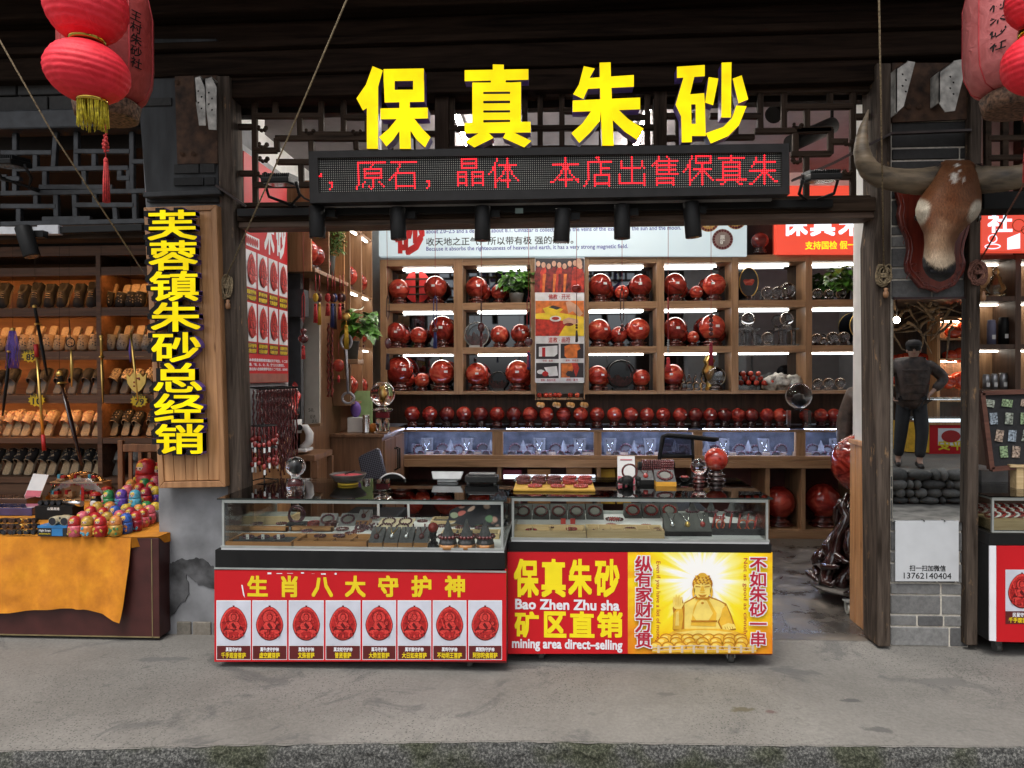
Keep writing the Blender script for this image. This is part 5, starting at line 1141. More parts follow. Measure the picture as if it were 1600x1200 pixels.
for ci,j in enumerate(cells):
 xa,xb=UX[j][1],UX[j+1][0]
 for r_ in range(3):
  z=zz(bd[r_][1])-0.022;f0=0.19 if ci in(0,1)else(0.02 if ci>1 else 0.1);f1=0.93 if ci in(0,1)else 0.84
  mb=MB();mb.box((xa+(xb-xa)*f0,YSB-0.10,z+0.006),(xa+(xb-xa)*f1,YSB-0.07,z+0.021));mb.build('led_tube',M_led,ws)
# cell contents: (x, centre y, radius px) per row
CELLN=['corner bay','plant bay','bay beyond the photo panel','fourth bay','disc bay','end bay']
B={(0,0):[(623.6,17,'red'),(680.8,18.7,'red')],(1,0):[(745,18,'red'),(780,13,'red')],(2,0):[(938,19,'red'),(971.7,11.5,'bright'),(1001,18.3,'red')],(3,0):[(1054,18.7,'red'),(1088,10.5,'bright'),(1116,18,'bright')],
     (0,1):[(618.5,17,'red'),(654,14,'bright'),(691,21,'red')],(1,1):[(780,14.5,'bright'),(813,15.5,'red')],(2,1):[(936,18.3,'bright'),(967,13.5,'red'),(997,18.5,'bright')],(3,1):[(1054.5,19,'red'),(1082.5,10,'bright'),(1112.7,20.5,'bright')],
     (0,2):[(623,23,'red'),(659,12,'bright'),(690,20.5,'bright')],(1,2):[(745,18.5,'bright'),(808.7,20,'bright')],(2,2):[(933.6,16.5,'bright'),(1002,13.8,'bright')],(3,2):[(1051,17,'bright')],
     (4,0):[(1199,9.5,'clearglass'),(1214,9.5,'clear'),(1230.5,12,'clear')],(5,0):[(1277,8,'clear'),(1294.7,7.5,'clear'),(1314,7.5,'clear')],
     (5,1):[(1276,8,'clear'),(1287,5.5,'clear'),(1301,9,'clear'),(1318.5,9,'clear')],(5,2):[(1278,7.5,'clearglass'),(1294.7,8,'clearglass'),(1313,8,'clearglass')],(3,'g'):[]}
ROWN=['top','middle','bottom']
for(ci,r_),lst in B.items():
 if r_=='g':continue
 z=zz(bd[r_+1][0])+0.0005
 for k,(x,r,kind)in enumerate(lst):
  y=YS+0.13;R=r*S(y)*0.98;xx=P(x,500,y).x
  nm=('clear crystal ball' if kind.startswith('clear')else('marbled bright red ball' if kind=='bright' else 'dark red ball'))
  size='' if kind.startswith('clear')else('large ' if r>17.9 else('small ' if r<13 else ''))
  lab=f'{size}{nm}, {ORD[k]} in the {CELLN[ci]}, {ROWN[r_]} row'
  ball_at(kind,xx,y,z,R,lab,'balls on the wall shelf',rnd.uniform(-.5,.5))
  if not kind.startswith('clear')and r>15 and rnd.random()<0.45 and ci<4:
   dup(protos['plainred'],(xx+R*0.5,YSB-0.10,z),f'half hidden red ball behind another, {ROWN[r_]} row, {ORD[k]} in the {CELLN[ci]}','balls on the wall shelf',0.4,min(R*0.8,0.085)/0.1)if 'plainred' in protos else ball_at('plainred',xx+R*0.5,YSB-0.10,z,min(R*0.8,0.085),f'half hidden red ball behind another, {ROWN[r_]} row, {ORD[k]} in the {CELLN[ci]}','balls on the wall shelf')
# sand pictures, discs, rocks, pagodas
M_sand=plain('red_sand',(0.34,0.06,0.045),0.8,var=0.3,scale=30);M_ringb=plain('black_ring',(0.015,0.015,0.016),0.3);M_ringc=plain('clear_ring',(0.35,0.36,0.36),0.15,var=0.1)
M_ringglass=pane('sand_frame_glass',(0.8,0.82,0.84),1.0)
def sand_disc(x,ci_z,r,mat,label,level,base=False):
 y=YS+0.13;R=r*S(y);c=Vector((P(x,500,y).x,y,ci_z+R*1.02+(0.02 if base else 0)));t=thing('sand_picture',label,'sand picture',(c.x,y,ci_z),'round sand pictures')
 mb=MB();mb.torus(c,R*0.95,R*0.06,36,8,(1,0,0),(0,0,1));mb.build('ring',mat,t)
 mb=MB();pts=[]
 for k in range(25):
  f=-1+2*k/24;xx=f*0.86*R;zt=R*(level+0.22*math.sin(f*7+x)*(1-abs(f))+0.1*math.sin(f*17));lim=math.sqrt(max(0,(0.88*R)**2-xx*xx));pts.append((xx,min(zt,lim)))
 low=[(math.cos(a)*0.88*R,math.sin(a)*0.88*R)for a in[math.pi+math.pi*(1-k/16)*1 for k in range(17)]]
 poly=[c+Vector((p[0],-0.008,p[1]))for p in pts]+[c+Vector((math.cos(a)*0.88*R,-0.008,math.sin(a)*0.88*R))for a in[-math.pi*k/16 for k in range(1,16)]]
 mb.prism(poly,(0,0.016,0));mb.build('sand',M_sand,t)
 mb=MB();mb.lathe([(0.88*R,-0.003),(0.88*R,0.003)],(0,0,0),32);b=MB();b.merge(mb,Matrix.Translation(c+Vector((0,-0.013,0)))@Matrix.Rotation(math.pi/2,4,'X'));b.build('glass',M_ringglass,t)
 mb=MB();mb.box((c.x-R*.55,y-0.04,ci_z),(c.x+R*.55,y+0.04,ci_z+0.025));mb.build('foot',mat,t)
zr=[zz(bd[k+1][0])+0.0005 for k in range(3)]
sand_disc(744.5,zr[1],20,M_ringc,'clear round sand picture with red peaks, middle row of the plant bay',0.0)
sand_disc(778,zr[2],15,M_ringb,'small black-ringed sand picture between two red balls, bottom row of the plant bay',-0.1)
sand_disc(970.5,zr[2],22,M_ringb,'large black-ringed sand picture with level red sand, bottom row beside the photo panel',-0.25,True)
def plate(x,z,rx,ry,label):
 y=YS+0.14;t=thing('round_plaque',label,'plaque',(P(x,500,y).x,y,z),'round dark plaques');c=Vector((P(x,500,y).x,y,z+ry*S(y)+0.05));a,b=rx*S(y),ry*S(y)
 mb=MB();mb.prism([c+Vector((a*math.cos(w),0,b*math.sin(w)))for w in[2*math.pi*k/36 for k in range(36)]],(0,0.012,0));mb.build('disc',plain('dark_slate',(0.03,0.033,0.04),0.35),t)
 mb=MB();mb.torus(c+Vector((0,-0.001,0)),1.0,0.0045,36,6,(a,0,0),(0,0,b));mb.build('gilt_rim',M_gold,t)
 mb=MB();mb.prism([c+Vector((a*.55*math.cos(w)*(1+.2*math.sin(3*w)),-0.004,b*.3*math.sin(w)*(1+.3*math.cos(2*w))))for w in[2*math.pi*k/24 for k in range(24)]],(0,0.003,0));mb.build('relief',M_ball2,t)
 mb=MB();mb.lathe([(0.06,0),(0.07,0.01),(0.03,0.03),(0.035,0.055)],(c.x,y,z),16);mb.build('stand',M_darkwood,t)
plate(1170,zr[0],14,22,'dark oval plaque with a gilt rim leaning in the disc bay');plate(1352,zr[1],23,23,'large round dark plaque half hidden by the white wall, end bay')
for k,x in enumerate((1168.7,1229,1199)):
 z=zr[1]
 if k<2:
  y=YS+0.14;X=P(x,500,y).x;t=thing('glass_table',['clear glass two-tier stand under a crystal ball beside the divider of the disc bay','clear glass two-tier stand under a crystal ball near the end bay'][k],'stand',(X,y,z),'clear glass stands');mb=MB()
  for zq in(0.0,0.16):mb.box((X-0.1,y-0.07,z+zq),(X+0.1,y+0.07,z+zq+0.014))
  mb.build('tier',M_cryst,t);mb=MB()
  for sx in(-1,1):mb.lathe([(0.03,0.016),(0.017,0.05),(0.017,0.12),(0.028,0.158)],(X+sx*0.06,y,z),12)
  mb.build('column',M_cryst,t)
  ball_at('clearglass',X,y,z+0.175,0.066,['crystal ball on a glass stand beside the divider of the disc bay','crystal ball on a glass stand near the end bay'][k],'balls on the wall shelf')
 else:ball_at('clearglass',P(x,500,YS+0.09).x,YS+0.09,z,0.058,'crystal ball standing low between the two glass stands of the disc bay','balls on the wall shelf')
M_pag=crystal('pagoda_crystal',(0.95,0.97,1.0))
for k,x in enumerate((1069,1077,1087.5,1098)):
 y=YS+0.09;X=P(x,500,y).x;mb=MB();mb.lathe([(0.028,0),(0.030,0.012),(0.022,0.018),(0.03,0.03),(0.034,0.055),(0.026,0.082),(0.014,0.092),(0.018,0.105),(0.020,0.115),(0.009,0.135),(0.002,0.17)],(X,y,zr[2]),14)
 tag(mb.build('crystal_pagoda',M_pag),f'{ORD[k]} small crystal pagoda in the row beside the red tassel, bottom shelf','pagoda','small crystal pagodas')
y=YS+0.12;X=P(1119,500,y).x;t=ball_at('clear',X,y,zr[2],0.095,'crystal ball with a pinkish core in front of a golden carving, fourth bay','balls on the wall shelf')
X=P(1113,500,y).x;mb=MB();mb.lathe([(0.05,0),(0.055,0.04),(0.03,0.1),(0.05,0.15),(0.06,0.2),(0.03,0.26),(0.05,0.3),(0.02,0.34),(0.005,0.37)],(X,YS+0.22,zr[2]),18);tag(mb.build('gold_ornament',M_gold),'golden ornament standing behind a crystal ball in the fourth bay','ornament')
t=thing('bead_cluster','cluster of little red balls on a clear base, bottom row of the disc bay','ornament',P(1180,600,YS+0.1));mb=MB()
for k in range(13):mb.ball((P(1157+k*4.0,500,YS+0.1).x,YS+0.08+0.02*(k%3),zr[2]+0.075+0.045*((k*5)%3)*(k<9)),0.028,12,8)
mb.build('little_ball',M_ball2,t);mb=MB();x0,x1=P(1154,500,YS).x,P(1190,500,YS).x;mb.box((x0,YS+0.05,zr[2]),(x1,YS+0.17,zr[2]+0.045));mb.build('clear_base',M_cryst,t)
M_rock=plain('white_ore',(0.50,0.50,0.47),0.7,var=0.35,scale=25,bump=0.7)
for k,(x,s_)in enumerate(((1204,0.075),(1218,0.085),(1241,0.08))):
 y=YS+0.13;c=Vector((P(x,500,y).x,y,zr[2]+s_*0.95));mb=MB();mb.ball(c,s_,16,12,jit=0.0)
 for v in mb.v:d=(v-c);v+=d*(0.55*noise.noise(d*22+Vector((k*7,0,0)))+0.25*noise.noise(d*60))
 tag(mb.build('ore_lump',M_rock),['pale lump of ore beside the red cluster, disc bay','middle pale lump of ore in the disc bay','pale lump of ore nearest the end bay'][k],'rock','pale ore lumps')
plant('potted_plant',P(808,437,YS+0.06),0.16,0.07,0.10,150,0.075,'trailing green plant in a glass pot, top row of the plant bay',(P(807,500,YS+0.08).x,YS+0.08,zr[0]),0.075,0.1,1)
plant('potted_plant',P(1326,432,YS-0.02),0.19,0.07,0.12,170,0.085,'broad-leaved green plant half behind the white wall, top row of the end bay',(P(1341,500,YS+0.1).x,YS+0.1,zr[0]),0.07,0.16,2)
mb=MB();mb.box((-1.9,7.44,1.06),(3.4,7.46,zz(616)));mb.build('wall_panel',M_walnut_dark,ws)
# ---- row of balls on the counter under the shelf
xs=[644,671.5,698.5,724.7,751,776.7,802.8,828.5,854,880.7,907,933,960,986,1011,1036.5,1062.7,1087,1110,1132.5,1153.5,1174.5,1198.5,1219,1258,1282.5,1303]
ZC=1.055
for k,x in enumerate(xs):
 y=7.18;R=(12.9-0.07*k)*S(y);kind=['red','plainred','red','bright','deep'][(k*7+k//3)%5]
 ball_at(kind,P(x,645,y).x,y,ZC,R*0.97,f'red ball on the back counter, {ORD[k]} from the side cabinet','balls in a row on the back counter',rnd.uniform(-.6,.6))
# ---- back counter with lit windows
YC=6.9
cx0,cx1=P(618,700,YC).x,P(1420,700,YC).x;zc=lambda y:P(870,y,YC).z
bc=thing('back_counter','long wooden back counter with a row of blue-lit jewellery windows and open lower shelves','counter',((cx0+cx1)/2,7.2,0))
wins=[(629,769),(786,928),(940,1083),(1098,1244),(1259,1346)]
zt_,zb2,zl0,zl1=zc(668),zc(711.5),zc(718),zc(730)
W_=[(P(a,700,YC).x,P(b,700,YC).x)for a,b in wins]
mb=MB();px_=cx0
for a,b in W_:mb.box((px_,YC+0.002,zl0),(a-0.0005,YC+0.06,ZC-0.02));px_=b+0.0005
mb.box((px_,YC+0.002,zl0),(cx1,YC+0.06,ZC-0.02));mb.build('mullion',M_oakv,bc,bevel=0.003)
mb=MB();mb.box((cx0,YC-0.006,ZC-0.02-0.022),(cx1,YC+0.03,ZC-0.02));mb.box((cx0,YC-0.008,zl0),(cx1,YC+0.05,zb2));mb.box((cx0,YC-0.02,zl1),(cx1,YC+0.08,zl0-0.001));mb.build('rail',M_oak,bc,bevel=0.004)
mb=MB();mb.box((cx0,YC+0.02,zl1+0.001),(cx1,7.44,zl0-0.002));mb.box((cx0,7.42,zl0),(cx1,7.44,ZC-0.02));mb.box((cx0,YC+0.065,zl0),(cx0+0.02,7.42,ZC-0.02));mb.build('case_bottom',plain('pale_blue_laminate',(0.11,0.12,0.155),0.5,var=.3,scale=9),bc)
mb=MB();mb.box((cx0,YC-0.02,ZC-0.019),(cx1,7.44,ZC-0.003));mb.v[0:4]=[v+Vector((0,0,.011))for v in mb.v[0:4]];mb.build('glass_top',pane('counter_glass',(0.55,0.60,0.64),1.0),bc)
for a,b in W_:mb=MB();mb.box((a,YC+0.012,zb2),(b,YC+0.016,ZC-0.043));mb.build('window_pane',pane('window_glass',(0.93,0.95,0.97),0.6),bc)
M_strip=glow('blue_white_led_strip',(0.66,0.74,1.0),34.0)
mb=MB()
for a,b in W_:
 n_=int((b-a)/0.022)
 for k in range(n_):x=a+0.03+(b-a-0.06)*k/n_;mb.box((x,YC+0.09,ZC-0.022),(x+0.012,YC+0.13,ZC-0.009))
o=mb.build('led_strip',M_strip,bc);o['kind']='stuff'
# lower open shelves
dv=[618,780,935,1092,1250,1262,1420]
for x in(619,780,936,1090,1200,1256,1346):X=P(x,780,YC).x;mb=MB();mb.box((X-0.02,YC+0.01,0.09),(X+0.02,7.42,zl1-0.001));mb.build('upright',M_oakv,bc,bevel=0.003)
mb=MB();mb.box((cx0,YC+0.015,0.0),(cx1,7.42,0.088));mb.build('plinth',M_oak,bc,bevel=0.003)
mb=MB();mb.box((cx0,7.40,0.09),(cx1,7.42,zl1-0.001));mb.build('lower_back',plain('dark_red_panel',(0.10,0.022,0.018),0.5),bc)
for k,(x,R,lab)in enumerate(((1217,0.158,'large red ball in the open lower shelf just past the glass counter'),(1286,0.17,'large red ball in the open lower shelf beside the carved root stand'),(640,0.15,'large red ball low behind the amulet counter, nearest the side cabinet'),(700,0.16,'large red ball low behind the amulet counter, farther from the cabinet'))):
 ball_at('plainred',P(x,780,YC+0.2).x,YC+0.2,0.089,R,lab,'large balls under the back counter',k*0.7)
# packs of stock on the lower shelves
for k,(x,w,h,col)in enumerate(((842,36,14,(0.35,0.16,0.05)),(905,40,16,(0.30,0.14,0.05)),(948,26,14,(0.62,0.36,0.03)),(975,22,14,(0.60,0.34,0.04)),(800,30,13,(0.22,0.02,0.05)))):
 y=YC+0.12;a=P(x,747,y);s_=S(y);mb=MB();mb.box((a.x-w*s_/2,y,0.30),(a.x+w*s_/2,y+0.2,a.z+h*s_));tag(mb.build('stock_box',plain(f'stock_carton_{k}',col,0.6),None,bevel=0.004),['brown carton low under the back counter','brown carton under the back counter beside the yellow packs','yellow pack under the back counter, nearer the brown cartons','yellow pack under the back counter, past the first yellow one','purple-red carton low under the back counter'][k],'box','cartons under the back counter')
# jewellery in the windows
M_padg=plain('pale_grey_pad',(0.13,0.13,0.145),0.8,var=0.1)
def tiny(kind,x,y,z,s_,lab,grp):
 if('t'+kind)in protos:return dup(protos['t'+kind],(x,y,z),lab,grp,rnd.uniform(-.3,.3),s_/0.1)
 t=thing({'cone':'ring_cone','pad':'bracelet_pad','neck':'necklace_stand','box':'pad_tray','disc':'bracelet_disc'}[kind],lab,'jewellery stand',(0,0,0),grp);mb=MB()
 if kind=='cone':mb.lathe([(0.05,0),(0.045,0.02),(0.04,0.03),(0.002,0.13)],(0,0,0),14);mb.build('cone',M_padg,t);m2=MB();m2.beads((0,0,0.038),0.045,0.011,12);m2.build('bracelet',M_beadp,t)
 if kind=='pad':mb.prism([(-0.06,0,0),(0.06,0,0),(0.06,0.03,0.09),(-0.06,0.03,0.09)],(0,0.03,0));mb.build('pad',M_padg,t);m2=MB();m2.beads((0,0.008,0.047),0.04,0.01,13,(1,0,0),(0,0.3,0.95));m2.build('bracelet',M_beadp,t)
 if kind=='neck':mb.prism([(-0.04,0,0),(0.04,0,0),(0.05,0.02,0.14),(-0.05,0.02,0.14)],(0,0.02,0));mb.build('bust',M_padg,t);m2=MB();m2.tube([(-0.03,0.012,0.13),(-0.012,0.0,0.08),(0,-0.004,0.06),(0.012,0.0,0.08),(0.03,0.012,0.13)],0.003,5);m2.ball((0,-0.006,0.045),0.015,8,6,sy=.5);m2.build('pendant',M_silver,t)
 if kind=='disc':mb.tube([(0,0.01,0.05),(0,0.03,0.053)],0.05,18);mb.build('disc',M_padg,t);m2=MB();m2.beads((0,0.0,0.05),0.045,0.009,15,(1,0,0),(0,0,1));m2.build('bracelet',M_beadp,t)
 if kind=='box':mb.box((-0.09,-0.04,0),(0.09,0.05,0.035));mb.build('tray',plain('pale_wood_tray',(0.42,0.30,0.22),0.5),t);m2=MB();m2.box((-0.08,-0.035,0.0355),(0.08,0.045,0.037));m2.build('lining',M_padg,t);m3=MB();m3.beads((0.03,0,0.042),0.025,0.006,11);m3.beads((-0.035,0.005,0.042),0.025,0.006,11);m3.build('bracelet',M_beadp,t)
 t.location=(x,y,z);t.scale=(s_/0.1,)*3;protos['t'+kind]=t;return t
for wi,(a,b)in enumerate(W_):
 zf=zl0+0.0005;n_=int((b-a)/0.085)
 for k in range(n_):
  x=a+0.07+(b-a-0.14)*k/max(1,n_-1);kind=['box','pad','box','pad'][(k+wi)%4];tiny(kind,x,YC+0.12,zf,0.075,'low jewellery pad along the front of the lit back counter windows','small jewellery pads in the lit windows')
  kind=['pad','disc','neck','cone','box'][(k*2+wi)%5];tiny(kind,x+0.03,YC+0.30,zf+0.0,0.125,{'cone':'grey cone with a bead bracelet at the back of the lit windows','disc':'upright grey disc with a bead bracelet at the back of the lit windows','neck':'tall grey bust with a pendant at the back of the lit windows','box':'flat tray of bracelets behind the front pads of the lit windows','pad':'tall sloping bracelet pad at the back of the lit windows'}[kind],'small jewellery pads in the lit windows')
# ---- lightboxes above the shelf
def lightbox(name,label,px,Y,mat,th=0.1):
 t=thing(name,label,'lightbox',P((px[0]+px[2])/2,px[3],Y+0.05));mb=MB();mb.prism([P(px[0],px[1],Y),P(px[0],px[3],Y),P(px[2],px[3],Y),P(px[2],px[1],Y)],(0,th,0));mb.build('panel',mat,t);return t
YBN=7.1;zbt=zz(402)+0.001
def nail_z(t):return t
M_bn=glow('pale_blue_lightbox',(0.62,0.74,0.78),0.42,(0.3,0.35,0.37));M_rd=glow('red_lightbox',(0.90,0.085,0.045),0.55,(0.5,0.06,0.04))
M_navy=plain('print_navy',(0.05,0.045,0.25),0.5);M_ink=plain('print_black',(0.012,0.012,0.012),0.5);M_cal=plain('print_red',(0.42,0.012,0.012),0.5);M_wht=glow('lit_white_letter',(0.85,0.9,1.0),0.75);M_lyel=glow('lit_yellow_letter',(1.0,0.80,0.02),0.6)
bn=lightbox('banner_lightbox','long pale blue lightbox with black and navy writing above the shelf',(592,285,1167,400),YBN,M_bn)
mb=MB();Yw=YBN-0.002
pwrite(mb,'砂',617,338,664,399,Yw,0.045,2);pwrite(mb,'朱',617,280,660,333,Yw,0.045,2)
pwrite(mb,'收天地之正气，所以带有极 强的磁场。',666,371.5,896,384.5,Yw,0.012,1);pwrite(mb,'Because it absorbs the righteousness of heaven and earth, it has a very strong magnetic field.',666,385.5,981,394,Yw,0.012,0)
pwrite(mb,'about 2.0–2.5 and a density of about 8.1. Cinnabar is collected from the veins of the essence of the sun and the moon.',666,358,1064,367,Yw,0.012,0)
pwrite(mb,'朱砂是矿石，硬度约二。朱砂是聚日月精华的矿脉中采集，吸收',666,342,1068,355,Yw,0.012,1)
pwrite(mb,'辰砂石 平泽有金属光泽 建筑古具',690,303,1005,322,Yw,0.012,1)
mb.build('lettering',[M_navy,M_ink,M_cal],bn)
mb=MB()
for cx,cy,m_ in((1107,346,0),(1150,342,0),(1129,374,2)):
 c=P(cx,cy,Yw);r_=16*S(Yw);mb.prism([c+Vector((r_*math.cos(a),0,r_*math.sin(a)))for a in[2*math.pi*k/28 for k in range(28)]],(0,0.001,0),m_)
 for k in range(20):a=2*math.pi*k/20;mb.prism([c+Vector((r_*.84*math.cos(a)+r_*.13*math.cos(w),-0.001,r_*.84*math.sin(a)+r_*.13*math.sin(w)))for w in[math.pi/4*q for q in range(8)]],(0,0.001,0),1)
 pcol(mb,'原矿',cx-4,cy-7,cx+4,cy+8,Yw-0.002,0.02,3)
mb.build('bracelet_print',[plain('print_ochre',(0.42,0.26,0.07),0.5),plain('print_bead',(0.10,0.012,0.016),0.4),plain('print_taupe',(0.24,0.19,0.17),0.5),M_paper],bn)
rl=lightbox('red_lightbox','orange-red lightbox with white brush writing above the end bay of the shelf',(1214,290,1420,397),YBN,M_rd)
mb=MB()
for ch,a,b in(('保',1222,1262),('真',1266,1305),('朱',1310,1350)):pwrite(mb,ch,a,328,b,369,YBN-0.002,0.03,0)
pwrite(mb,'支持国检 假一罚十',1258,377,1362,390,YBN-0.002,0.02,1);mb.build('lettering',[M_wht,M_lyel],rl)
ball_at('deep',P(1187,362,7.2).x,7.2,zbt+0.02,0.085,'dark red ball on a carved stand in the dark niche between the two lightboxes','balls above the wall shelf')
mb=MB();x0,x1=P(1168,380,7.2).x,P(1213,380,7.2).x;mb.box((x0+0.005,7.3,zbt),(x1-0.005,7.4,zbt+0.62));tag(mb.build('niche_panel',M_dark),'dark panel behind the red ball between the two lightboxes','panel')
t=thing('crystal_trophy','clear crystal ball on a square glass block at the end of the back counter','crystal ball',(P(1248,660,7.0).x,7.0,ZC));X=P(1248,660,7.0).x;mb=MB();mb.ball((X,7.0,ZC+.30),.122,32,20);mb.build('ball',M_cryst,t);mb=MB();mb.box((X-.095,6.93,ZC),(X+.095,7.07,ZC+.16));mb.lathe([(.03,.1605),(.035,.17),(.05,.185)],(X,7.0,ZC),14);mb.build('block',M_cryst,t);mb=MB();mb.ball((X,7.0,ZC+.27),.045,14,10,sz=.9)
for v in mb.v:v+=Vector((.02*noise.noise(v*40),0,.02*noise.noise(v*33)))
mb.build('inner_figure',plain('grey_inlay',(0.25,0.25,0.25),.4),t)
for k,(xa,xb)in enumerate(((787,853),(857,930))):mb=MB();a,b=P(xa,748,6.8),P(xb,748,6.8);mb.box((a.x,6.8,a.z),(b.x,6.83,a.z+.035));tag(mb.build('lit_bar',glow('white_lit_bar',(0.85,0.9,1.0),1.3)),['white lit bar low behind the yellow tray, nearer the black scale','white lit bar low behind the yellow tray, nearer the payment card'][k],'light','lit bars under the back counter')
# ---- photo panel in the middle of the shelf
pp=thing('photo_panel','upright lit panel of temple and painting photographs in the middle of the wall shelf','poster',P(875,600,7.1));YQ=7.08
PC=[plain('photo_white',(0.70,0.70,0.72),0.45),plain('photo_maroon',(0.16,0.012,0.012),0.45,var=0.4,scale=30),plain('photo_red',(0.45,0.03,0.015),0.45,var=0.3,scale=25),plain('photo_orange',(0.62,0.16,0.03),0.45,var=0.25,scale=20),plain('photo_yellow',(0.78,0.55,0.03),0.45,var=0.15),plain('photo_skin',(0.55,0.32,0.22),0.45,var=0.15),plain('photo_dark',(0.025,0.02,0.025),0.45),plain('photo_grey',(0.3,0.3,0.34),0.45),M_cal]
mb=MB();mb.prism([P(836,404,YQ),P(836,598,YQ),P(913,598,YQ),P(913,403,YQ)],(0,0.03,0),0)
F_=lambda pts,L,m:fpoly(mb,pts,YQ,L,m)
F_([(836.5,404),(836.5,457),(912.5,457),(912.5,403.5)],1,6)
for k in range(9):
 x=841+k*8.2;w=6;F_([(x-w,457),(x-w+1,424+k%3*2),(x-2,417),(x+3,417),(x+w,425+k%2*3),(x+w+1,457)],2+0.2*k,[1,2,1][k%3]);F_(ell(x,412+(k%3)*2-(k==7)*3,3.4,4.5,12),3.9+0.1*k,5)
 F_([(x-1,428),(x+4,428),(x+1,457),(x-2,457)],4.9,3 if k%2 else 1)
F_([(896,457),(893,430),(899,420),(908,420),(913,427),(913,457)],6,2);F_(ell(904,411,5.5,7,14),6.5,5)
F_([(836.5,470),(836.5,525),(912.5,525),(912.5,470)],1,2);F_([(836.5,470),(836.5,489),(912.5,500),(912.5,470)],2,3);F_([(836.5,490),(836.5,498),(870,500),(912,505),(912,495),(870,488)],3,4);F_([(848,482),(860,478),(880,483),(872,490),(852,489)],4,4);F_([(857,480),(864,477),(877,481),(870,484)],5,6);F_(ell(868,498,9,4.5,16),5,0);F_(ell(868,497.5,6,2.6,14),6,2)
F_([(873,525),(882,510),(898,500),(912.5,497),(912.5,525)],5,4);F_([(884,472),(890,470),(902,477),(911,490),(905,495),(895,486),(888,490)],6,5);F_([(879,500),(888,496),(903,499),(904,505),(893,508),(880,506)],6,5);F_(ell(889,507,7,2.5,14),7,1)
for(x0,y0,x1,y1,k)in((837.5,537,873,561,0),(876,537,912,560,1),(837.5,567,873,591,2),(876,567,912,590,3)):
 F_([(x0,y0),(x0,y1),(x1,y1),(x1,y0)],1,6)
 if k==0:F_([(842,542),(842,557),(866,557),(871,553),(871,540)],2,0);F_([(847,543),(847,557),(852,557),(852,543)],3,8)
 if k==1:F_([(882,541),(882,556),(886,560),(902,559),(902,548),(907,545),(905,538),(890,538)],2,3)
 if k==2:F_([(850,574),(870,572),(872,587),(858,588)],2,0);F_(ell(845,581,6,3.5,14),3,0);F_(ell(852,584,5,4,14),4,8)
 if k==3:F_([(877,568),(877,590),(890,590),(900,567)],2,3);F_([(893,567),(900,590),(905,575),(902,567)],2.5,2);F_(ell(890,584,6,5,6),4,6)
L2=YQ-0.004
for s_,a,b,c,d in(('佛教 · 开光',857,459.5,891,468),('道教 · 画符',857,527,891,535.5),('中药 · 朱砂',848,562,864,565.5),('颜料 · 甲骨文',884,561.5,904,565),('颜料 · 朱砂印泥',845,592,868,596),('颜料 · 墨书',885,591.5,903,595.5)):pwrite(mb,s_,a,b,c,d,L2,0.012,8)
mb.build('print',PC,pp)
mb=MB();a=P(836,625,7.1);c=P(914,600,7.1);mb.box((a.x,7.1,a.z),(c.x,7.3,a.z+0.02));mb.box((a.x,7.1,a.z+0.02),(a.x+0.012,7.3,c.z+0.01));mb.box((c.x-0.012,7.1,a.z+0.02),(c.x,7.3,c.z+0.01));mb.build('ledge',M_oak,pp)
for k,x in enumerate((843,853,860,868,874,891,902)):mb=MB();mb.ball((P(x,612,7.14).x,7.14,a.z+0.02+0.026),0.026,14,10);tag(mb.build('loose_bead',M_ball2),f'{ORD[k]} loose red bead on the little ledge under the photo panel','bead','loose beads under the photo panel')
for k,x in enumerate((841,866,888,909)):
 t=thing('bead_charm',f'{ORD[k]} dangling charm of two tan beads under the photo panel ledge','charm',P(x,628,7.08),'tan bead charms');mb=MB();mb.ball(P(x+1,632,7.08),0.026,12,8);mb.ball(P(x+6,633,7.08),0.028,12,8);mb.build('tan_bead',plain('tan_bead',(0.48,0.24,0.07),0.4),t);mb=MB();mb.torus(P(x,624,7.09),0.02,0.003,14,5,(1,0,0),(0,0,1));mb.build('cord',M_black,t)
# paper-cut seen behind the balls of the corner bay
t=thing('paper_cut','round red paper-cut lattice on the mirror back of the corner bay','decoration',P(655,470,7.42));mb=MB();c=P(652,448,7.425);r_=0.13
for k in range(2):mb.prism([c+Vector(((r_*math.cos(w))*0.9+(0.02 if k else-0.02),0,r_*math.sin(w)*1.25))for w in[(-math.pi/2 if k else math.pi/2)+math.pi*q/14 for q in range(15)]],(0,0.003,0),0)
for z in(-0.08,0.0,0.08):mb.bar(c+Vector((-0.13,-0.002,z)),c+Vector((0.13,-0.002,z)),0.004,0.014,(0,0,1),1)
mb.build('paper',[plain('paper_cut_red',(0.55,0.02,0.02),0.6),M_dark],t)
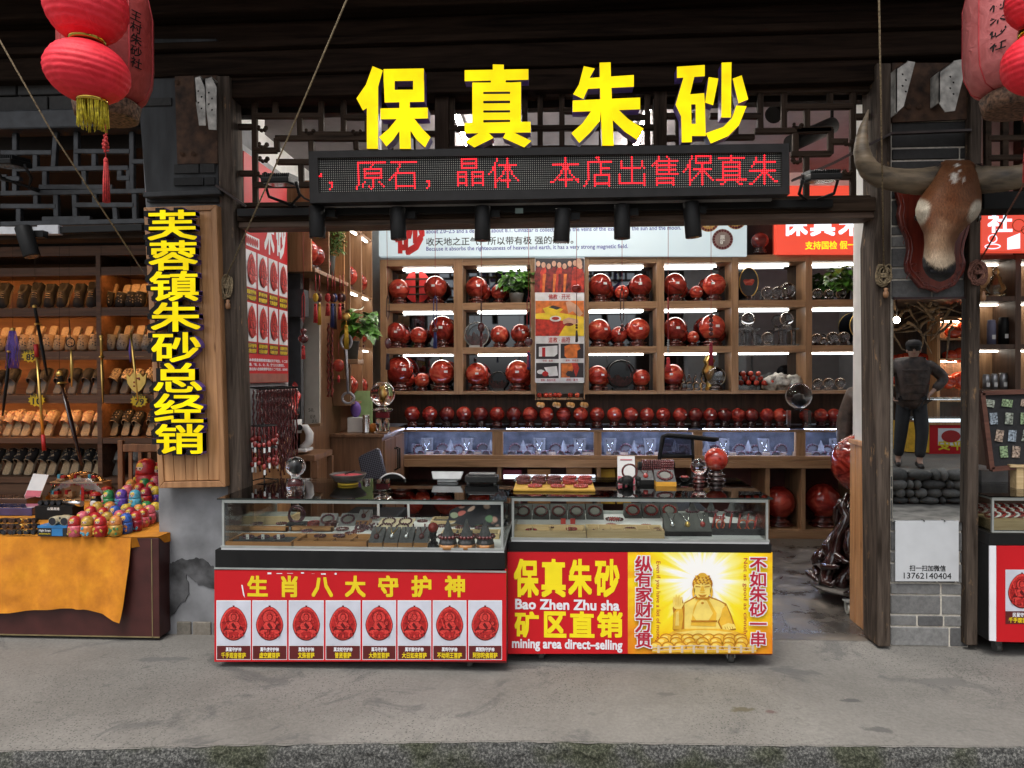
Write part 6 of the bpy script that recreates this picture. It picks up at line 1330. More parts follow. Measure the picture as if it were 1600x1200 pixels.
# ---- the side wall with the poster
XP=RX0+0.012
sp=thing('wall_poster','tall red poster with two rows of carved amulets on the side wall by the doorway','poster',(XP,4.7,1.52));zp=lambda y:PX(386,y,XP).z
Ya,Yb_=4.335,5.05;XQ=XP+0.008
mb=MB();mb.box((XP,Ya,zp(599)),(XP+0.006,Yb_,2.95),0)
def xrect(y0,y1,z0,z1,L,m):mb.add([(XQ+LAY*L,y0,z0),(XQ+LAY*L,y1,z0),(XQ+LAY*L,y1,z1),(XQ+LAY*L,y0,z1)],[(0,1,2,3)],m)
cw=(Yb_-Ya)/4
for r_,(ya,yb,yc,yd)in enumerate(((390,448,450,469),(472,533,535,552))):
 for k in range(4):
  y0=Ya+k*cw+0.012;y1=y0+cw-0.024;xrect(y0,y1,zp(yb),zp(ya),1,1);xrect(y0,y1,zp(yd),zp(yc),1,5)
  cy,cz=(y0+y1)/2,(zp(yb)+zp(ya))/2;hw,hh=(y1-y0)*0.40,(zp(ya)-zp(yb))*0.42
  sub=MB();amulet(sub,0,0,20,26,Y1,k+r_*4+3);o=P(0,0,Y1);ex=P(20,0,Y1).x-o.x;ez=o.z-P(0,26,Y1).z
  for v in sub.v:v_=v-o;v.x,v.y,v.z=XQ+LAY*2+(Y1-v.y),cy+v_.x/ex*hw,cz+v_.z/ez*hh
  mb.merge(sub)
  for q,s_ in enumerate((CAP[k+r_*4][0],CAP[k+r_*4][1])):
   zb_=zp(yd)+(zp(yc)-zp(yd))*(0.55-0.48*q);write(mb,s_,(XQ+LAY*3,y0+0.01,zb_),(0,1,0),(0,0,1),(y1-y0)-0.02,(zp(yc)-zp(yd))*0.38,0.03,6,em=True)
for k,s_ in enumerate(('本命佛是佛教密宗通过天干地支、十二因','缘、“地、水、火、风、空”五大元素相生，','推出的八位佛和菩萨保佑十二个生肖，本命佛')):write(mb,s_,(XQ+LAY,Ya+0.05,zp(564.5+k*7.2)),(0,1,0),(0,0,1),Yb_-Ya-0.07,zp(558)-zp(563.2),0.03,1,em=True)
write(mb,'朱',(XQ+LAY,Ya+0.30,zp(384)),(0,1,0),(0,0,1),0.17,0.34,0.03,1);write(mb,'砂',(XQ+LAY,Ya+0.50,zp(384)),(0,1,0),(0,0,1),0.18,0.36,0.03,1);xrect(Ya+0.02,Ya+0.22,zp(384),zp(366),1,1)
for k in range(7):sub=[(XQ+LAY*2,Ya+0.03+0.026*k+0.011*math.cos(w)*1.3,zp(375)+0.028*math.sin(w))for w in[math.pi/5*q for q in range(10)]];mb.add(sub,[list(range(10))],3)
mb.build('print',PM,sp);mb=MB();mb.box((XQ,Ya+0.03,zp(598)),(XQ+0.002,Yb_-0.02,zp(583.5)));mb.build('tape',plain('brown_tape',(0.34,0.12,0.09),0.3),sp)
mb=MB();c=Vector((XP+0.03,5.06,1.45));mb.grid(lambda u,v:c+Vector((0.02+0.03*math.sin(v*9+u*4),-0.06+0.10*u+0.01*math.sin(v*7),0.05-0.24*v-0.02*math.sin(u*5))),10,14);tag(mb.build('red_bag',plain('red_plastic_bag',(0.55,0.025,0.02),0.35,var=0.2)),'small red plastic bag hanging below the corner of the wall poster','bag')
# rack of bead strands
rk=thing('strand_rack','wall rack of long dark red bead strands under the wall poster','rack',(RX0+0.05,4.6,1.48));mb=MB();mb.bar((RX0+0.10,4.36,1.475),(RX0+0.10,5.0,1.475),0.008,0.008)
for k in range(20):y=4.37+k*0.032;mb.tube([(RX0+0.012,y,1.49),(RX0+0.10,y,1.477),(RX0+0.135,y,1.487)],0.003,5)
mb.build('hook',M_black,rk)
mb=MB()
for k in range(34):
 y=4.37+k*0.0185;x=RX0+0.05+0.03*(k%3);zb_=0.98+rnd.uniform(-.05,.05)-0.1*(k>20)
 for q in range(2):
  z=1.475;pts=[];rr=[]
  n_=36
  for i in range(n_):pts.append((x+0.003*math.sin(i*1.3),y+q*0.009,z-(z-zb_)*i/(n_-1)));rr.append(0.0052 if i%2 else 0.0030)
  mb.tube(pts,rr,5)
mb.build('bead_strand',M_bead,rk)
# opening to the back room: column, whiteboard, poles
mb=MB();x0,x1=P(450,560,5.3).x,P(470,560,5.3).x;mb.box((x0,5.3,1.2),(x1,5.36,3.0));mb.box((P(447,480,5.2).x,5.2,2.0),(P(475,480,5.2).x,5.3,2.2));tag(mb.build('gap_shade_sheet',plain('gap_shade_grey',(0.07,0.07,0.075),0.8)),'dark grey strip of curtain standing for the shade in the gap behind the wall poster','infill')  # dark sheets painted in for the shade of the gap
wb=thing('notice_board','tall cream board with scribbled figures beside the walnut panelling','board',P(485,665,5.45));mb=MB();mb.prism([P(474,468,5.45),P(476,663,5.45),P(499,661,5.45),P(499,463,5.45)],(0,0.03,0));mb.build('board',plain('cream_board',(0.50,0.45,0.38),0.6,var=0.05),wb);mb=MB();mb.prism([P(472,664,5.44),P(472,668,5.44),P(500,666,5.44),P(500,661.5,5.44)],(0,0.06,0));mb.build('ledge',M_oak,wb)
mb=MB()
for(x,y,s_)in((482,638,'50,'),(484,648,'迎进'),(487,655,'送礼')):pwrite(mb,s_,x,y,x+9,y+6,5.448,0.0)
mb.build('scribble',M_ink,wb)
# wall cabinet along the panelling, its open face to the room
cab=thing('wall_cabinet','oak wall cabinet with its open side to the room, balls inside and pendants below','cabinet',(-1.85,5.6,2.3));cxa,cxb=P(447,390,5.2).x,P(486,390,5.2).x;z0=P(470,424,5.2).z
mb=MB();mb.box((cxa,5.2,z0),(cxb,5.225,3.0));mb.build('end_panel',M_pine,cab,bevel=0.003)
mb=MB();mb.box((cxa,5.226,z0),(cxb+0.02,6.1,z0+0.03));mb.box((cxa,5.226,z0+0.42),(cxb,6.1,z0+0.44));mb.box((cxa-0.01,5.226,z0),(cxa,6.1,3.0));mb.box((cxa,5.62,z0+0.03),(cxb,5.645,z0+0.42));mb.build('shelf_board',M_oak,cab,bevel=0.003)
mb=MB();mb.box((cxa,6.1,z0-0.8),(cxb-0.02,6.13,3.0));mb.build('tall_panel',M_pine,cab)
ball_at('bright',cxb-0.10,5.36,z0+0.0305,0.10,'red ball nearest the doorway in the oak wall cabinet','balls in the wall cabinet',-1.1);ball_at('red',cxb-0.10,5.53,z0+0.0305,0.095,'second red ball in the oak wall cabinet, past the first','balls in the wall cabinet',-1.1);ball_at('red',cxb-0.10,5.75,z0+0.0305,0.075,'red ball beside the feathery plant in the oak wall cabinet','balls in the wall cabinet',-1.1)
plant('feathery_plant',(cxb-0.02,5.80,z0+0.33),0.09,0.12,0.12,320,0.028,'fine-leaved feathery plant in a grey pot in the oak wall cabinet',(cxb-0.05,5.80,z0+0.0305),0.045,0.18,5,M_leafd,plain('grey_pot',(0.10,0.11,0.10),0.5))
# side shelf bays between the cabinet and the back wall (open to the room)
ss=thing('side_shelf','tall side shelf of red balls running along the panelled wall to the corner','shelf',(-1.85,6.6,1.3));sx0,sx1=RX0+0.001,-1.76
mb=MB()
for y in(6.14,6.52,6.90):mb.box((sx0,y,1.3),(sx1,y+0.02,3.0))
mb.build('upright',M_oakv,ss,bevel=0.002)
SZ=[1.31,1.80,2.30,2.86]
for z in SZ:mb=MB();mb.box((sx0,6.161,z),(sx1-0.002,6.519,z+0.02));mb.box((sx0,6.541,z),(sx1-0.002,6.899,z+0.02));mb.build('shelf_board',M_oak,ss,bevel=0.002)
mb=MB()
for z in SZ[1:]:
 for y in(6.2,6.58):mb.box((sx1-0.05,y,z-0.012),(sx1-0.03,y+0.28,z-0.001))
mb.build('led_tube',M_led2,ss)
for r_,z in enumerate(SZ[:3]):
 for k,y in enumerate((6.25,6.40,6.62,6.78)):
  ball_at(['red','bright','red','red'][k],sx1-0.105,y,z+0.0205,[0.098,0.098,0.098,0.09][k],f'red ball on the {["lowest","middle","highest"][r_]} board of the side shelf, {ORD[k]} from the doorway','balls on the side shelf',-1.0)
plant('potted_plant',(sx1+0.10,6.12,2.02),0.11,0.13,0.12,110,0.09,'glossy broad-leaved plant standing against the side shelf',(sx1+0.02,6.1,1.70),0.07,0.16,9,M_leaf,plain('grey_pot',(0.10,0.11,0.10),0.5))
mb=MB();mb.box((sx1-0.12,5.95,1.66),(sx1+0.12,6.135,1.699));tag(mb.build('bracket_shelf',M_oak,None,bevel=0.003),'small oak bracket board under the glossy plant','shelf')
# low side cabinet
lc=thing('side_cabinet','low walnut cabinet with black door handles at the end of the back counter','cabinet',(-1.7,6.5,0));lx0,lx1=RX0+0.002,P(597,690,6.06).x
mb=MB();mb.box((lx0,6.06,0),(lx1,6.9,1.03));mb.build('carcass',M_walnut,lc,bevel=0.003);mb=MB();mb.box((lx0,6.04,1.031),(lx1+0.02,6.9,1.06));mb.build('worktop',M_walnut,lc,bevel=0.004)
for y0 in(6.10,6.50):mb=MB();mb.box((lx1+0.001,y0,0.08),(lx1+0.018,y0+0.38,1.0));d=mb.build('door',M_walnut,lc,bevel=0.003);m2=MB();yy=y0+0.35 if y0<6.3 else y0+0.03;m2.tube([(lx1+0.018,yy,0.9),(lx1+0.05,yy,0.89),(lx1+0.05,yy,0.71),(lx1+0.018,yy,0.70)],0.008,6);m2.build('handle',M_black,d)
ZT=1.0605
def on_cab(px,Y=6.2):return P(px,660,Y).x
cs=thing('crystal_trophy','crystal ball with a golden core on a tall crystal pedestal on the side cabinet','crystal ball',(on_cab(598,6.16),6.16,ZT));X=on_cab(598,6.16)
mb=MB();mb.ball((X,6.16,ZT+0.34),0.108,28,18);mb.build('ball',M_cryst,cs);mb=MB();mb.ball((X,6.16,ZT+0.34),0.05,12,9,sx=0.5,sy=.5)
for v in mb.v:v+=Vector((0.012*noise.noise(v*50),0,0.02*noise.noise(v*40)))
mb.build('golden_core',M_gold,cs);mb=MB();mb.box((X-0.06,6.10,ZT),(X+0.06,6.22,ZT+0.02));mb.lathe([(0.03,0.02),(0.025,0.08),(0.03,0.13)],(X-0.035,6.16,ZT),10);mb.lathe([(0.03,0.02),(0.025,0.08),(0.03,0.13)],(X+0.035,6.16,ZT),10);mb.lathe([(0.075,0.19),(0.09,0.205),(0.09,0.212),(0.03,0.225),(0.035,0.245)],(X,6.16,ZT),20);mb.build('pedestal',M_cryst,cs);mb=MB();mb.box((X-0.055,6.13,ZT+0.135),(X+0.055,6.19,ZT+0.185));mb.build('red_block',plain('red_crystal',(0.25,0.03,0.04),0.15),cs)
mb=MB();mb.lathe([(0.034,0),(0.036,0.01),(0.034,0.015),(0.034,0.12),(0.028,0.125),(0.030,0.13),(0.030,0.155),(0.024,0.16)],(on_cab(572,6.15),6.15,ZT),18);tag(mb.build('steel_flask',M_silver),'short steel flask with a dark lid on the side cabinet','flask')
mb=MB();mb.ball((on_cab(583,6.2),6.2,ZT+0.042),0.042,16,12);tag(mb.build('orange_fruit',plain('orange_peel',(0.72,0.22,0.02),0.5,bump=0.2,scale=60)),'single orange beside the steel flask on the side cabinet','fruit')
mb=MB();x0=on_cab(552,6.45);mb.box((x0,6.5,ZT),(x0+0.16,6.53,ZT+0.36));tag(mb.build('green_folder',plain('pale_green_card',(0.34,0.50,0.22),0.5)),'pale green folder standing upright behind the flask','folder')
mb=MB();x0=on_cab(556,6.3);mb.ball((x0,6.3,ZT+0.20),0.06,16,12,sx=.8,sy=.6,sz=1.2);tag(mb.build('purple_pouch',plain('purple_plush',(0.16,0.08,0.35),0.7)),'small purple pouch beside the green folder','pouch');mb=MB();mb.box((x0-0.06,6.24,ZT),(x0+0.09,6.36,ZT+0.13));tag(mb.build('tissue_box',M_paper,None,bevel=0.004),'white box under the purple pouch','box')
# grab handle hanging from the cabinet, long cords
gh=thing('reacher_tool','long grey reacher with an open oval handle hung on the panelling','tool',P(542,560,6.0));mb=MB();p0,p1=P(541,545,5.95),P(544,615,5.95);mb.torus(P(541,534,5.95),1.0,0.011,24,8,(0.045,0,0),(0,0,0.06));mb.tube([P(541,545,5.95),P(544,615,5.95)],0.017,10,flat=.6);mb.torus(P(544,622,5.95),1.0,0.011,20,8,(0.05,0,0),(0,0,0.045));mb.build('frame',plain('grey_plastic',(0.34,0.34,0.38),0.45),gh)
M_cord=plain('red_cord',(0.30,0.02,0.02),0.6);M_cordd=plain('dark_cord',(0.05,0.012,0.012),0.6);M_blue=plain('blue_tassel',(0.02,0.03,0.14),0.6);M_ytas=plain('yellow_tassel',(0.62,0.40,0.03),0.6);M_dtas=plain('dark_tassel',(0.035,0.02,0.025),0.6)
def hanging(label,px,Y,ytop,segs,group='pendants hung on strings',cordm=None,xtop=None):
 "segs: (kind, y0, y1, size px, material) down the string"
 t=thing('hanging_pendant',label,'pendant',P(px,segs[-1][2],Y),group);s=S(Y)
 mb=MB();a=P(px if xtop is None else xtop,ytop,Y);mb.cyl(a,P(px,segs[0][1],Y),0.0018,5);mb.build('string',cordm or M_cord,t)
 for kind,y0,y1,w,m in segs:
  a,b=P(px,y0,Y),P(px,y1,Y);mb=MB()
  if kind=='loop':mb.tube([a,a+Vector((-w*s/2,0,-(a.z-b.z)*.15)),b+Vector((-w*s/2,0,(a.z-b.z)*.2)),b,b+Vector((w*s/2,0,(a.z-b.z)*.2)),a+Vector((w*s/2,0,-(a.z-b.z)*.15)),a],0.0035,6);nm='cord_loop'
  elif kind=='bead':
   n_=max(1,round((y1-y0)/w));
   for k in range(n_):mb.ball(a.lerp(b,(k+.5)/n_),(a.z-b.z)/n_/2,12,9)
   nm='bead'
  elif kind=='oval':
   c=(a+b)/2;mb.ball(c,1.0,16,12,sx=w*s/2,sy=0.012,sz=(a.z-b.z)/2)
   for v in mb.v:v.y-=0.003*noise.noise(v*120)
   nm='carved_drop'
  elif kind=='gourd':mb.lathe([(0.004,0),(0.02,-0.006),(0.024,-0.02),(0.012,-0.036),(0.014,-0.044),(0.032,-0.058),(0.036,-0.078),(0.024,-0.098),(0.004,-0.104)][::-1],a,14);nm='gourd'
  elif kind=='cord':mb.cyl(a,b,w*s/2,6);nm='knotted_cord'
  else:
   mb.lathe([(0.003,0),(w*s*.35,-0.004),(w*s*.3,-0.02)][::-1],a,10)
   for k in range(40):an=rnd.uniform(0,6.28);R=rnd.uniform(.05,.5)*w*s;q=Vector((R*math.cos(an),R*math.sin(an)*.6,0));mb.tube([a+q*.6+Vector((0,0,-0.012)),b+q+Vector((0,0,rnd.uniform(0,.01)))],0.0022,4)
   nm='tassel'
  mb.build(nm,m,t)
YH=4.75
hanging('dark carved pendant with a dark tassel hung before the corner bay',606,YH,330,[('loop',462,500,4,M_cordd),('oval',528,545,10,M_bead),('tassel',552,578,7,M_dtas)],xtop=604)
hanging('pendant on a blue cord loop with a blue tassel',680,YH,330,[('loop',462,512,5,M_blue),('bead',512,520,8,M_bead),('tassel',518,545,6,M_blue)])
hanging('dark red carved oval pendant with a dark braid, in front of the plant bay',752,YH,330,[('cord',470,505,2.5,M_cordd),('oval',504,519,11,M_bead),('cord',519,542,5,M_bead)])
hanging('carved round pendant with one red and one blue tassel beside the photo panel',826,YH,330,[('loop',463,520,5,M_cord),('oval',527,541,13,M_bead),('tassel',548,575,5,M_tassel),('tassel',550,578,6,M_blue)])
hanging('string with a glassy red heart and a thin dark tassel over the photo panel',901,YH,330,[('oval',445,457,15,M_ball2),('cord',458,505,1.5,M_cordd),('bead',506,514,4,M_bead),('tassel',516,535,4,M_dtas)],cordm=M_cord)
hanging('dark loop with a small knotted charm in front of the bay beside the photo panel',972,YH,330,[('loop',450,508,5,M_cordd),('bead',506,518,6,M_bead)])
hanging('long red cord with pale beads and a plump red tassel, fourth bay',1044,YH,330,[('cord',465,530,2.5,M_cord),('bead',530,552,3.5,M_ringc),('tassel',558,581,7,M_tassel)])
hanging('string of dark beads with a crimson tassel before the last red bright ball',1111,YH,330,[('bead',490,525,7,M_bead),('tassel',535,572,7,plain('crimson_tassel',(0.30,0.012,0.035),0.6))])
hanging('dark gourd and red tassel on a red loop before the cream board',474,4.9,330,[('loop',457,505,4,M_cord),('gourd',513,530,8,M_bead),('cord',530,540,1.5,M_silver),('tassel',540,562,7,M_tassel)])
hanging('gold coin flower with a long yellow tassel in front of the grey reacher',541,5.2,440,[('oval',489,500,13,M_gold),('cord',500,508,2,M_ytas),('tassel',508,546,8,M_ytas)])
hanging('red round charm hung on the panelling below the pendants',529,5.6,535,[('oval',561,581,18,M_ball2),('tassel',586,598,4,M_tassel)])
for k,(x,Y,c1_,c2_,y1)in enumerate(((493,5.22,M_ytas,M_tassel,505),(499,5.30,M_tassel,M_ytas,508),(512,5.42,M_tassel,M_tassel,494),(519,5.50,M_gold,M_blue,512),(523,5.58,M_blue,M_dtas,515),(531,5.70,M_tassel,M_tassel,500),(536,5.8,M_cordd,M_bead,484))):
 hanging(['pendant with orange tassel nearest the doorway under the wall cabinet','pendant with a red and yellow tassel, second under the wall cabinet','pendant with a short red tassel, third under the wall cabinet','pendant with a gold disc and blue tassel, fourth under the wall cabinet','pendant with a dark blue tassel, fifth under the wall cabinet','pendant with a thin red tassel, sixth under the wall cabinet','string of dark beads, last under the wall cabinet'][k],x,Y,424,[('cord',430,455,2,M_cord),('oval',458,472,9,M_bead if k%2 else c1_),('tassel',474,y1,7,c2_)],'pendants under the wall cabinet')
t=thing('braided_cord','long red and green braided cord hanging on the panelling','cord',P(517,625,5.75));mb=MB()
for q in range(2):mb.tube([P(513+q*6,505+k*5,5.75)+Vector((0.006*math.sin(k*2.4+q),0,0))for k in range(24)],[0.011 if k%2 else 0.008 for k in range(24)],7)
mb.build('braid',plain('braid_red_green',(0.20,0.03,0.02),0.7,var=0.5,scale=60),t)
# microscope, bench, chairs
ms=thing('microscope','white bench microscope with a black eyepiece behind the amulet counter','microscope',P(470,705,5.2));Ym=5.2
mb=MB();mb.cyl(P(462,676,Ym),P(463,655,Ym),0.042,18);mb.build('head_tube',M_white,ms);mb=MB();mb.cyl(P(463,655,Ym),P(462,636,Ym),0.03,16);mb.cyl(P(452,676,Ym-0.05),P(459,672,Ym-0.02),0.016,10);mb.build('eyepiece',M_black,ms)
mb=MB();mb.tube([P(467,667,Ym),P(478,668,Ym),P(484,678,Ym),P(483,690,Ym),P(476,698,Ym),P(470,699,Ym)],[0.02,0.026,0.03,0.03,0.028,0.02],10);mb.build('arm',M_white,ms);mb=MB();mb.box(P(462,707,Ym-0.07),P(490,698,Ym+0.1));mb.build('base',M_white,ms,bevel=0.008);mb=MB();mb.cyl(P(468,668,Ym-0.04),P(468,668,Ym+0.0),0.022,14);mb.build('knob',M_black,ms)
bt=thing('wooden_stool','brown wooden bench frame behind the amulet counter carrying the microscope','bench',P(480,745,5.2));mb=MB();z1=P(470,700.5,5.2).z;za=P(470,708,5.2).z-0.006;mb.box((P(434,700,5.2).x,5.12,za-0.045),(P(497,700,5.2).x,5.55,za));mb.build('seat',M_walnut,bt,bevel=0.004)
for x in(437,495):
 for y in(5.14,5.5):mb=MB();X=P(x,700,5.2).x;mb.box((X-0.02,y,0.0),(X+0.02,y+0.04,za-0.046));mb.build('leg',M_walnut,bt)
mb=MB();mb.box((P(437,725,5.2).x,5.15,za-0.3),(P(495,725,5.2).x,5.17,za-0.24));mb.build('stretcher',M_walnut,bt)
def office_chair(pts,Y,label,th=0.05,mat=None,base=None):
 t=thing('office_chair',label,'chair',base);mb=MB();mb.pprism(pts,Y,th);mb.build('backrest',mat or M_blackm,t,bevel=0.012)
 b=Vector(base);mb=MB();mb.box(b+Vector((-0.22,-0.2,0.42)),b+Vector((0.22,0.22,0.49)));mb.build('seat',M_blackm,t,bevel=0.02);mb=MB();mb.cyl(b+Vector((0,0,0.08)),b+Vector((0,0,0.42)),0.025,10);mb.build('column',M_black,t)
 for k in range(5):a=k*2*math.pi/5;mb=MB();e_=b+Vector((0.28*math.cos(a),0.28*math.sin(a),0.05));mb.bar(b+Vector((0,0,0.08)),e_,0.04,0.03);mb.ball(e_+Vector((0,0,-0.022)),0.027,10,8);mb.build('leg',M_black,t)
 c=P(sum(p[0]for p in pts)/len(pts),max(p[1]for p in pts),Y+th);mb=MB();mb.tube([c+Vector((0,0.02,0.05)),b+Vector((0,0.2,0.55)),b+Vector((0,0.15,0.43))],0.018,8);mb.build('back_stay',M_black,t)
 return t
def weave():
 m,n,b,_=_base('woven_black');v=coords(n,(1,1,1),(0,0.5,0));c=N(n,'ShaderNodeTexChecker');c.inputs['Scale'].default_value=90;c.inputs['Color1'].default_value=(0.012,0.012,0.014,1);c.inputs['Color2'].default_value=(0.10,0.10,0.13,1);n.links.new(v,c.inputs[0]);n.links.new(c.outputs[0],b.inputs['Base Color']);b.inputs['Roughness'].default_value=0.35;return m
office_chair([(559,716),(563,712),(588,700),(592,703),(606,752),(603,760),(572,764),(567,758)],5.35,'tilted chair with a woven black backrest behind the amulet counter',0.05,weave(),(G(590,1000).x*1.35,5.55,0.002))
t=thing('hoop_chair','chair with a white-edged rounded black back behind the amulet counter','chair',(P(613,760,4.95).x,5.1,0));mb=MB();o=P(613,760,4.95);mb.prism([o+Vector((0.10*math.cos(a),0,0.085*math.sin(a)+0.0))for a in[math.pi*k/14 for k in range(15)]],(0,0.03,0));mb.build('backrest',M_blackm,t);mb=MB();mb.tube([o+Vector((0.105*math.cos(a),0.01,0.09*math.sin(a)))for a in[math.pi*k/16 for k in range(17)]],0.006,8);mb.tube([o+Vector((-0.105,0.01,0)),o+Vector((-0.11,0.05,-0.4)),o+Vector((-0.16,0.1,-o.z+0.001))],0.009,8);mb.tube([o+Vector((0.105,0.01,0)),o+Vector((0.11,0.05,-0.4)),o+Vector((0.16,0.1,-o.z+0.001))],0.009,8);mb.build('hoop',M_white,t);mb=MB();mb.box(o+Vector((-0.2,0.05,-0.42)),o+Vector((0.2,0.42,-0.38)));mb.build('seat',M_blackm,t,bevel=0.01)
t=thing('mesh_chair','black framed mesh chair behind the crystal balls on the golden statue counter','chair',(P(1075,720,5.6).x,5.8,0));mb=MB();Yk=5.6;mb.tube([P(1029,740,Yk),P(1031,712,Yk),P(1036,682,Yk),P(1042,680,Yk),P(1080,683,Yk),P(1116,687,Yk+.02),P(1121,686,Yk+.05)],[0.016]*3+[0.019]*3+[0.016],8);mb.tube([P(1083,740,Yk),P(1083,712,Yk),P(1082,684,Yk)],0.012,8);mb.tube([P(1031,713,Yk),P(1083,713,Yk)],0.014,8);mb.build('frame',M_black,t);mb=MB();mb.pprism([(1036,684),(1032,712),(1082,712),(1081,684)],Yk+0.005,0.004);mb.build('mesh_back',pane('chair_mesh',(0.5,0.5,0.52),0.5),t)
mb=MB();o=P(1060,740,Yk);mb.box((o.x-0.25,Yk+0.03,0.44),(o.x+0.25,Yk+0.5,0.5));mb.build('seat',M_blackm,t,bevel=0.02)
for sx in(-1,1):
 for y in(Yk+0.06,Yk+0.46):mb=MB();mb.cyl((o.x+sx*0.22,y,0.002),(o.x+sx*0.22,y,0.44),0.014,8);mb.build('leg',M_black,t)
mb=MB();mb.cyl(P(1030,738,Yk),(o.x-0.2,Yk+0.05,0.46),0.014,8);mb.cyl(P(1083,738,Yk),(o.x+0.1,Yk+0.05,0.46),0.014,8);mb.build('back_stay',M_black,t)
# ---- carved root stand with a big ball on castors
o=G(1338,938);Yr=o.y+0.02
rs=thing('root_stand','glossy dark gnarled root stand on white castors by the pine wainscot','stand',(o.x,Yr,0));s=S(Yr);ctr=P(1348,700,Yr)
r=random.Random(3);mb=MB();zt2=P(1345,772,Yr).z
for k in range(46):
 a=r.uniform(0,6.283);R0=r.uniform(.12,.36);z=r.uniform(0.10,0.22);p=Vector((ctr.x+R0*math.cos(a)*0.95,Yr+R0*math.sin(a)*.8,z));aa=a+r.uniform(-.9,.9);e_=Vector((ctr.x+0.15*math.cos(aa)*r.uniform(.5,1.1),Yr+0.13*math.sin(aa),r.uniform(zt2*.6,zt2*1.0)));pts=[];rr=[];w0=r.uniform(.022,.05)
 for i in range(13):
  f=i/12;q=p.lerp(e_,f);q+=Vector((0.07*noise.noise(Vector((k*3.1,f*3.5,1))),0.07*noise.noise(Vector((k*3.1,f*3.5,9))),0.06*noise.noise(Vector((k*3.1,f*3.5,4)))));pts.append(q);rr.append(w0*(1-.35*f)*(1+.45*noise.noise(Vector((k,f*9,0)))))
 mb.tube(pts,rr,8)
for k in range(60):
 a=r.uniform(0,6.283);z=r.uniform(.09,.34)*1.0;R0=0.36-(z-.1)*.55;c=Vector((ctr.x+R0*math.cos(a)*r.uniform(.6,1.1),Yr+R0*math.sin(a)*.85,z));d=Vector((math.cos(a+1.5),math.sin(a+1.5),r.uniform(-.5,.5)))*r.uniform(.05,.11);mb.tube([c-d,c-d*.4+Vector((0.03*math.cos(a),0.03*math.sin(a),.02)),c+d*.4,c+d+Vector((0,0,r.uniform(-.03,.05)))],[0.008,0.026,0.022,0.006],7)
mb.build('gnarled_root',plain('polished_root',(0.028,0.010,0.009),0.18,var=0.5,scale=24,bump=0.4,coat=0.9),rs)
mb=MB();mb.lathe([(0.30,0.085),(0.34,0.09),(0.34,0.105),(0.28,0.11)],(ctr.x,Yr,0),28,sy=.85);mb.build('dolly_board',plain('grey_board',(0.10,0.09,0.08),0.6),rs)
for(a,b)in((1284,920),(1326,951)):
 q=G(a,b+8);m2=MB();m2.cyl((q.x-0.014,q.y,0.034),(q.x+0.014,q.y,0.034),0.033,18);w=m2.build('caster',plain('white_rubber',(0.45,0.45,0.40),0.5),rs);m2=MB()
 for sx in(-1,1):m2.box((q.x+sx*0.021-0.002,q.y-0.014,0.034),(q.x+sx*0.021+0.002,q.y+0.014,0.086))
 m2.box((q.x-0.03,q.y-0.03,0.08),(q.x+0.03,q.y+0.03,0.087));m2.build('fork',M_alu,w)
for(dx,dy)in((0.22,0.16),(0.22,-0.18)):m2=MB();q=Vector((ctr.x+dx,Yr+dy,0));m2.cyl((q.x-0.014,q.y,0.034),(q.x+0.014,q.y,0.034),0.033,18);m2.build('caster',MATS['white_rubber'],rs)
mb=MB();R=46*S(Yr);mb.ball((P(1349,724,Yr).x,Yr,P(1349,724,Yr).z),R,40,26);tag(mb.build('giant_ball',M_ball),'very large marbled red ball on the carved root stand, half behind the wainscot','red ball')
# ---- goods in and on the two counters
def tray(label,fl,fr,back_y,z,h,nx,ny,rim,lining,group='compartment trays'):
 "compartment tray whose front corners are the pixels fl, fr and whose back edge reaches the pixel row back_y"
 a,b=G(*fl,z),G(*fr,z);Yb=G(fl[0],back_y,z+h).y;Y0=(a.y+b.y)/2;x0,x1=a.x,b.x;t=thing('compartment_tray',label,'tray',((x0+x1)/2,Y0,z),group);w=0.010
 mb=MB();mb.box((x0,Y0,z),(x1,Y0+w,z+h));mb.box((x0,Yb-w,z),(x1,Yb,z+h));mb.box((x0,Y0+w,z),(x0+w,Yb-w,z+h));mb.box((x1-w,Y0+w,z),(x1,Yb-w,z+h));mb.build('rim',rim,t)
 mb=MB();mb.box((x0+w,Y0+w,z),(x1-w,Yb-w,z+h*0.25));mb.build('lining',lining,t)
 mb=MB()
 for k in range(1,nx):x=x0+(x1-x0)*k/nx;mb.box((x-0.0025,Y0+w,z+h*0.25),(x+0.0025,Yb-w,z+h*0.9))
 for k in range(1,ny):y=Y0+(Yb-Y0)*k/ny;mb.box((x0+w,y-0.0025,z+h*0.25),(x1-w,y+0.0025,z+h*0.85))
 mb.build('divider',rim if lining is not M_felt_black else M_felt_grey,t);return t,(x0,x1,Y0,Yb)
def bracelet(label,c,R,r,n,mat,group,ax1=(1,0,0),ax2=(0,1,0)):
 mb=MB();mb.beads(c,R,r,n,ax1,ax2);return tag(mb.build('bead_bracelet',mat),label,'bracelet',group)
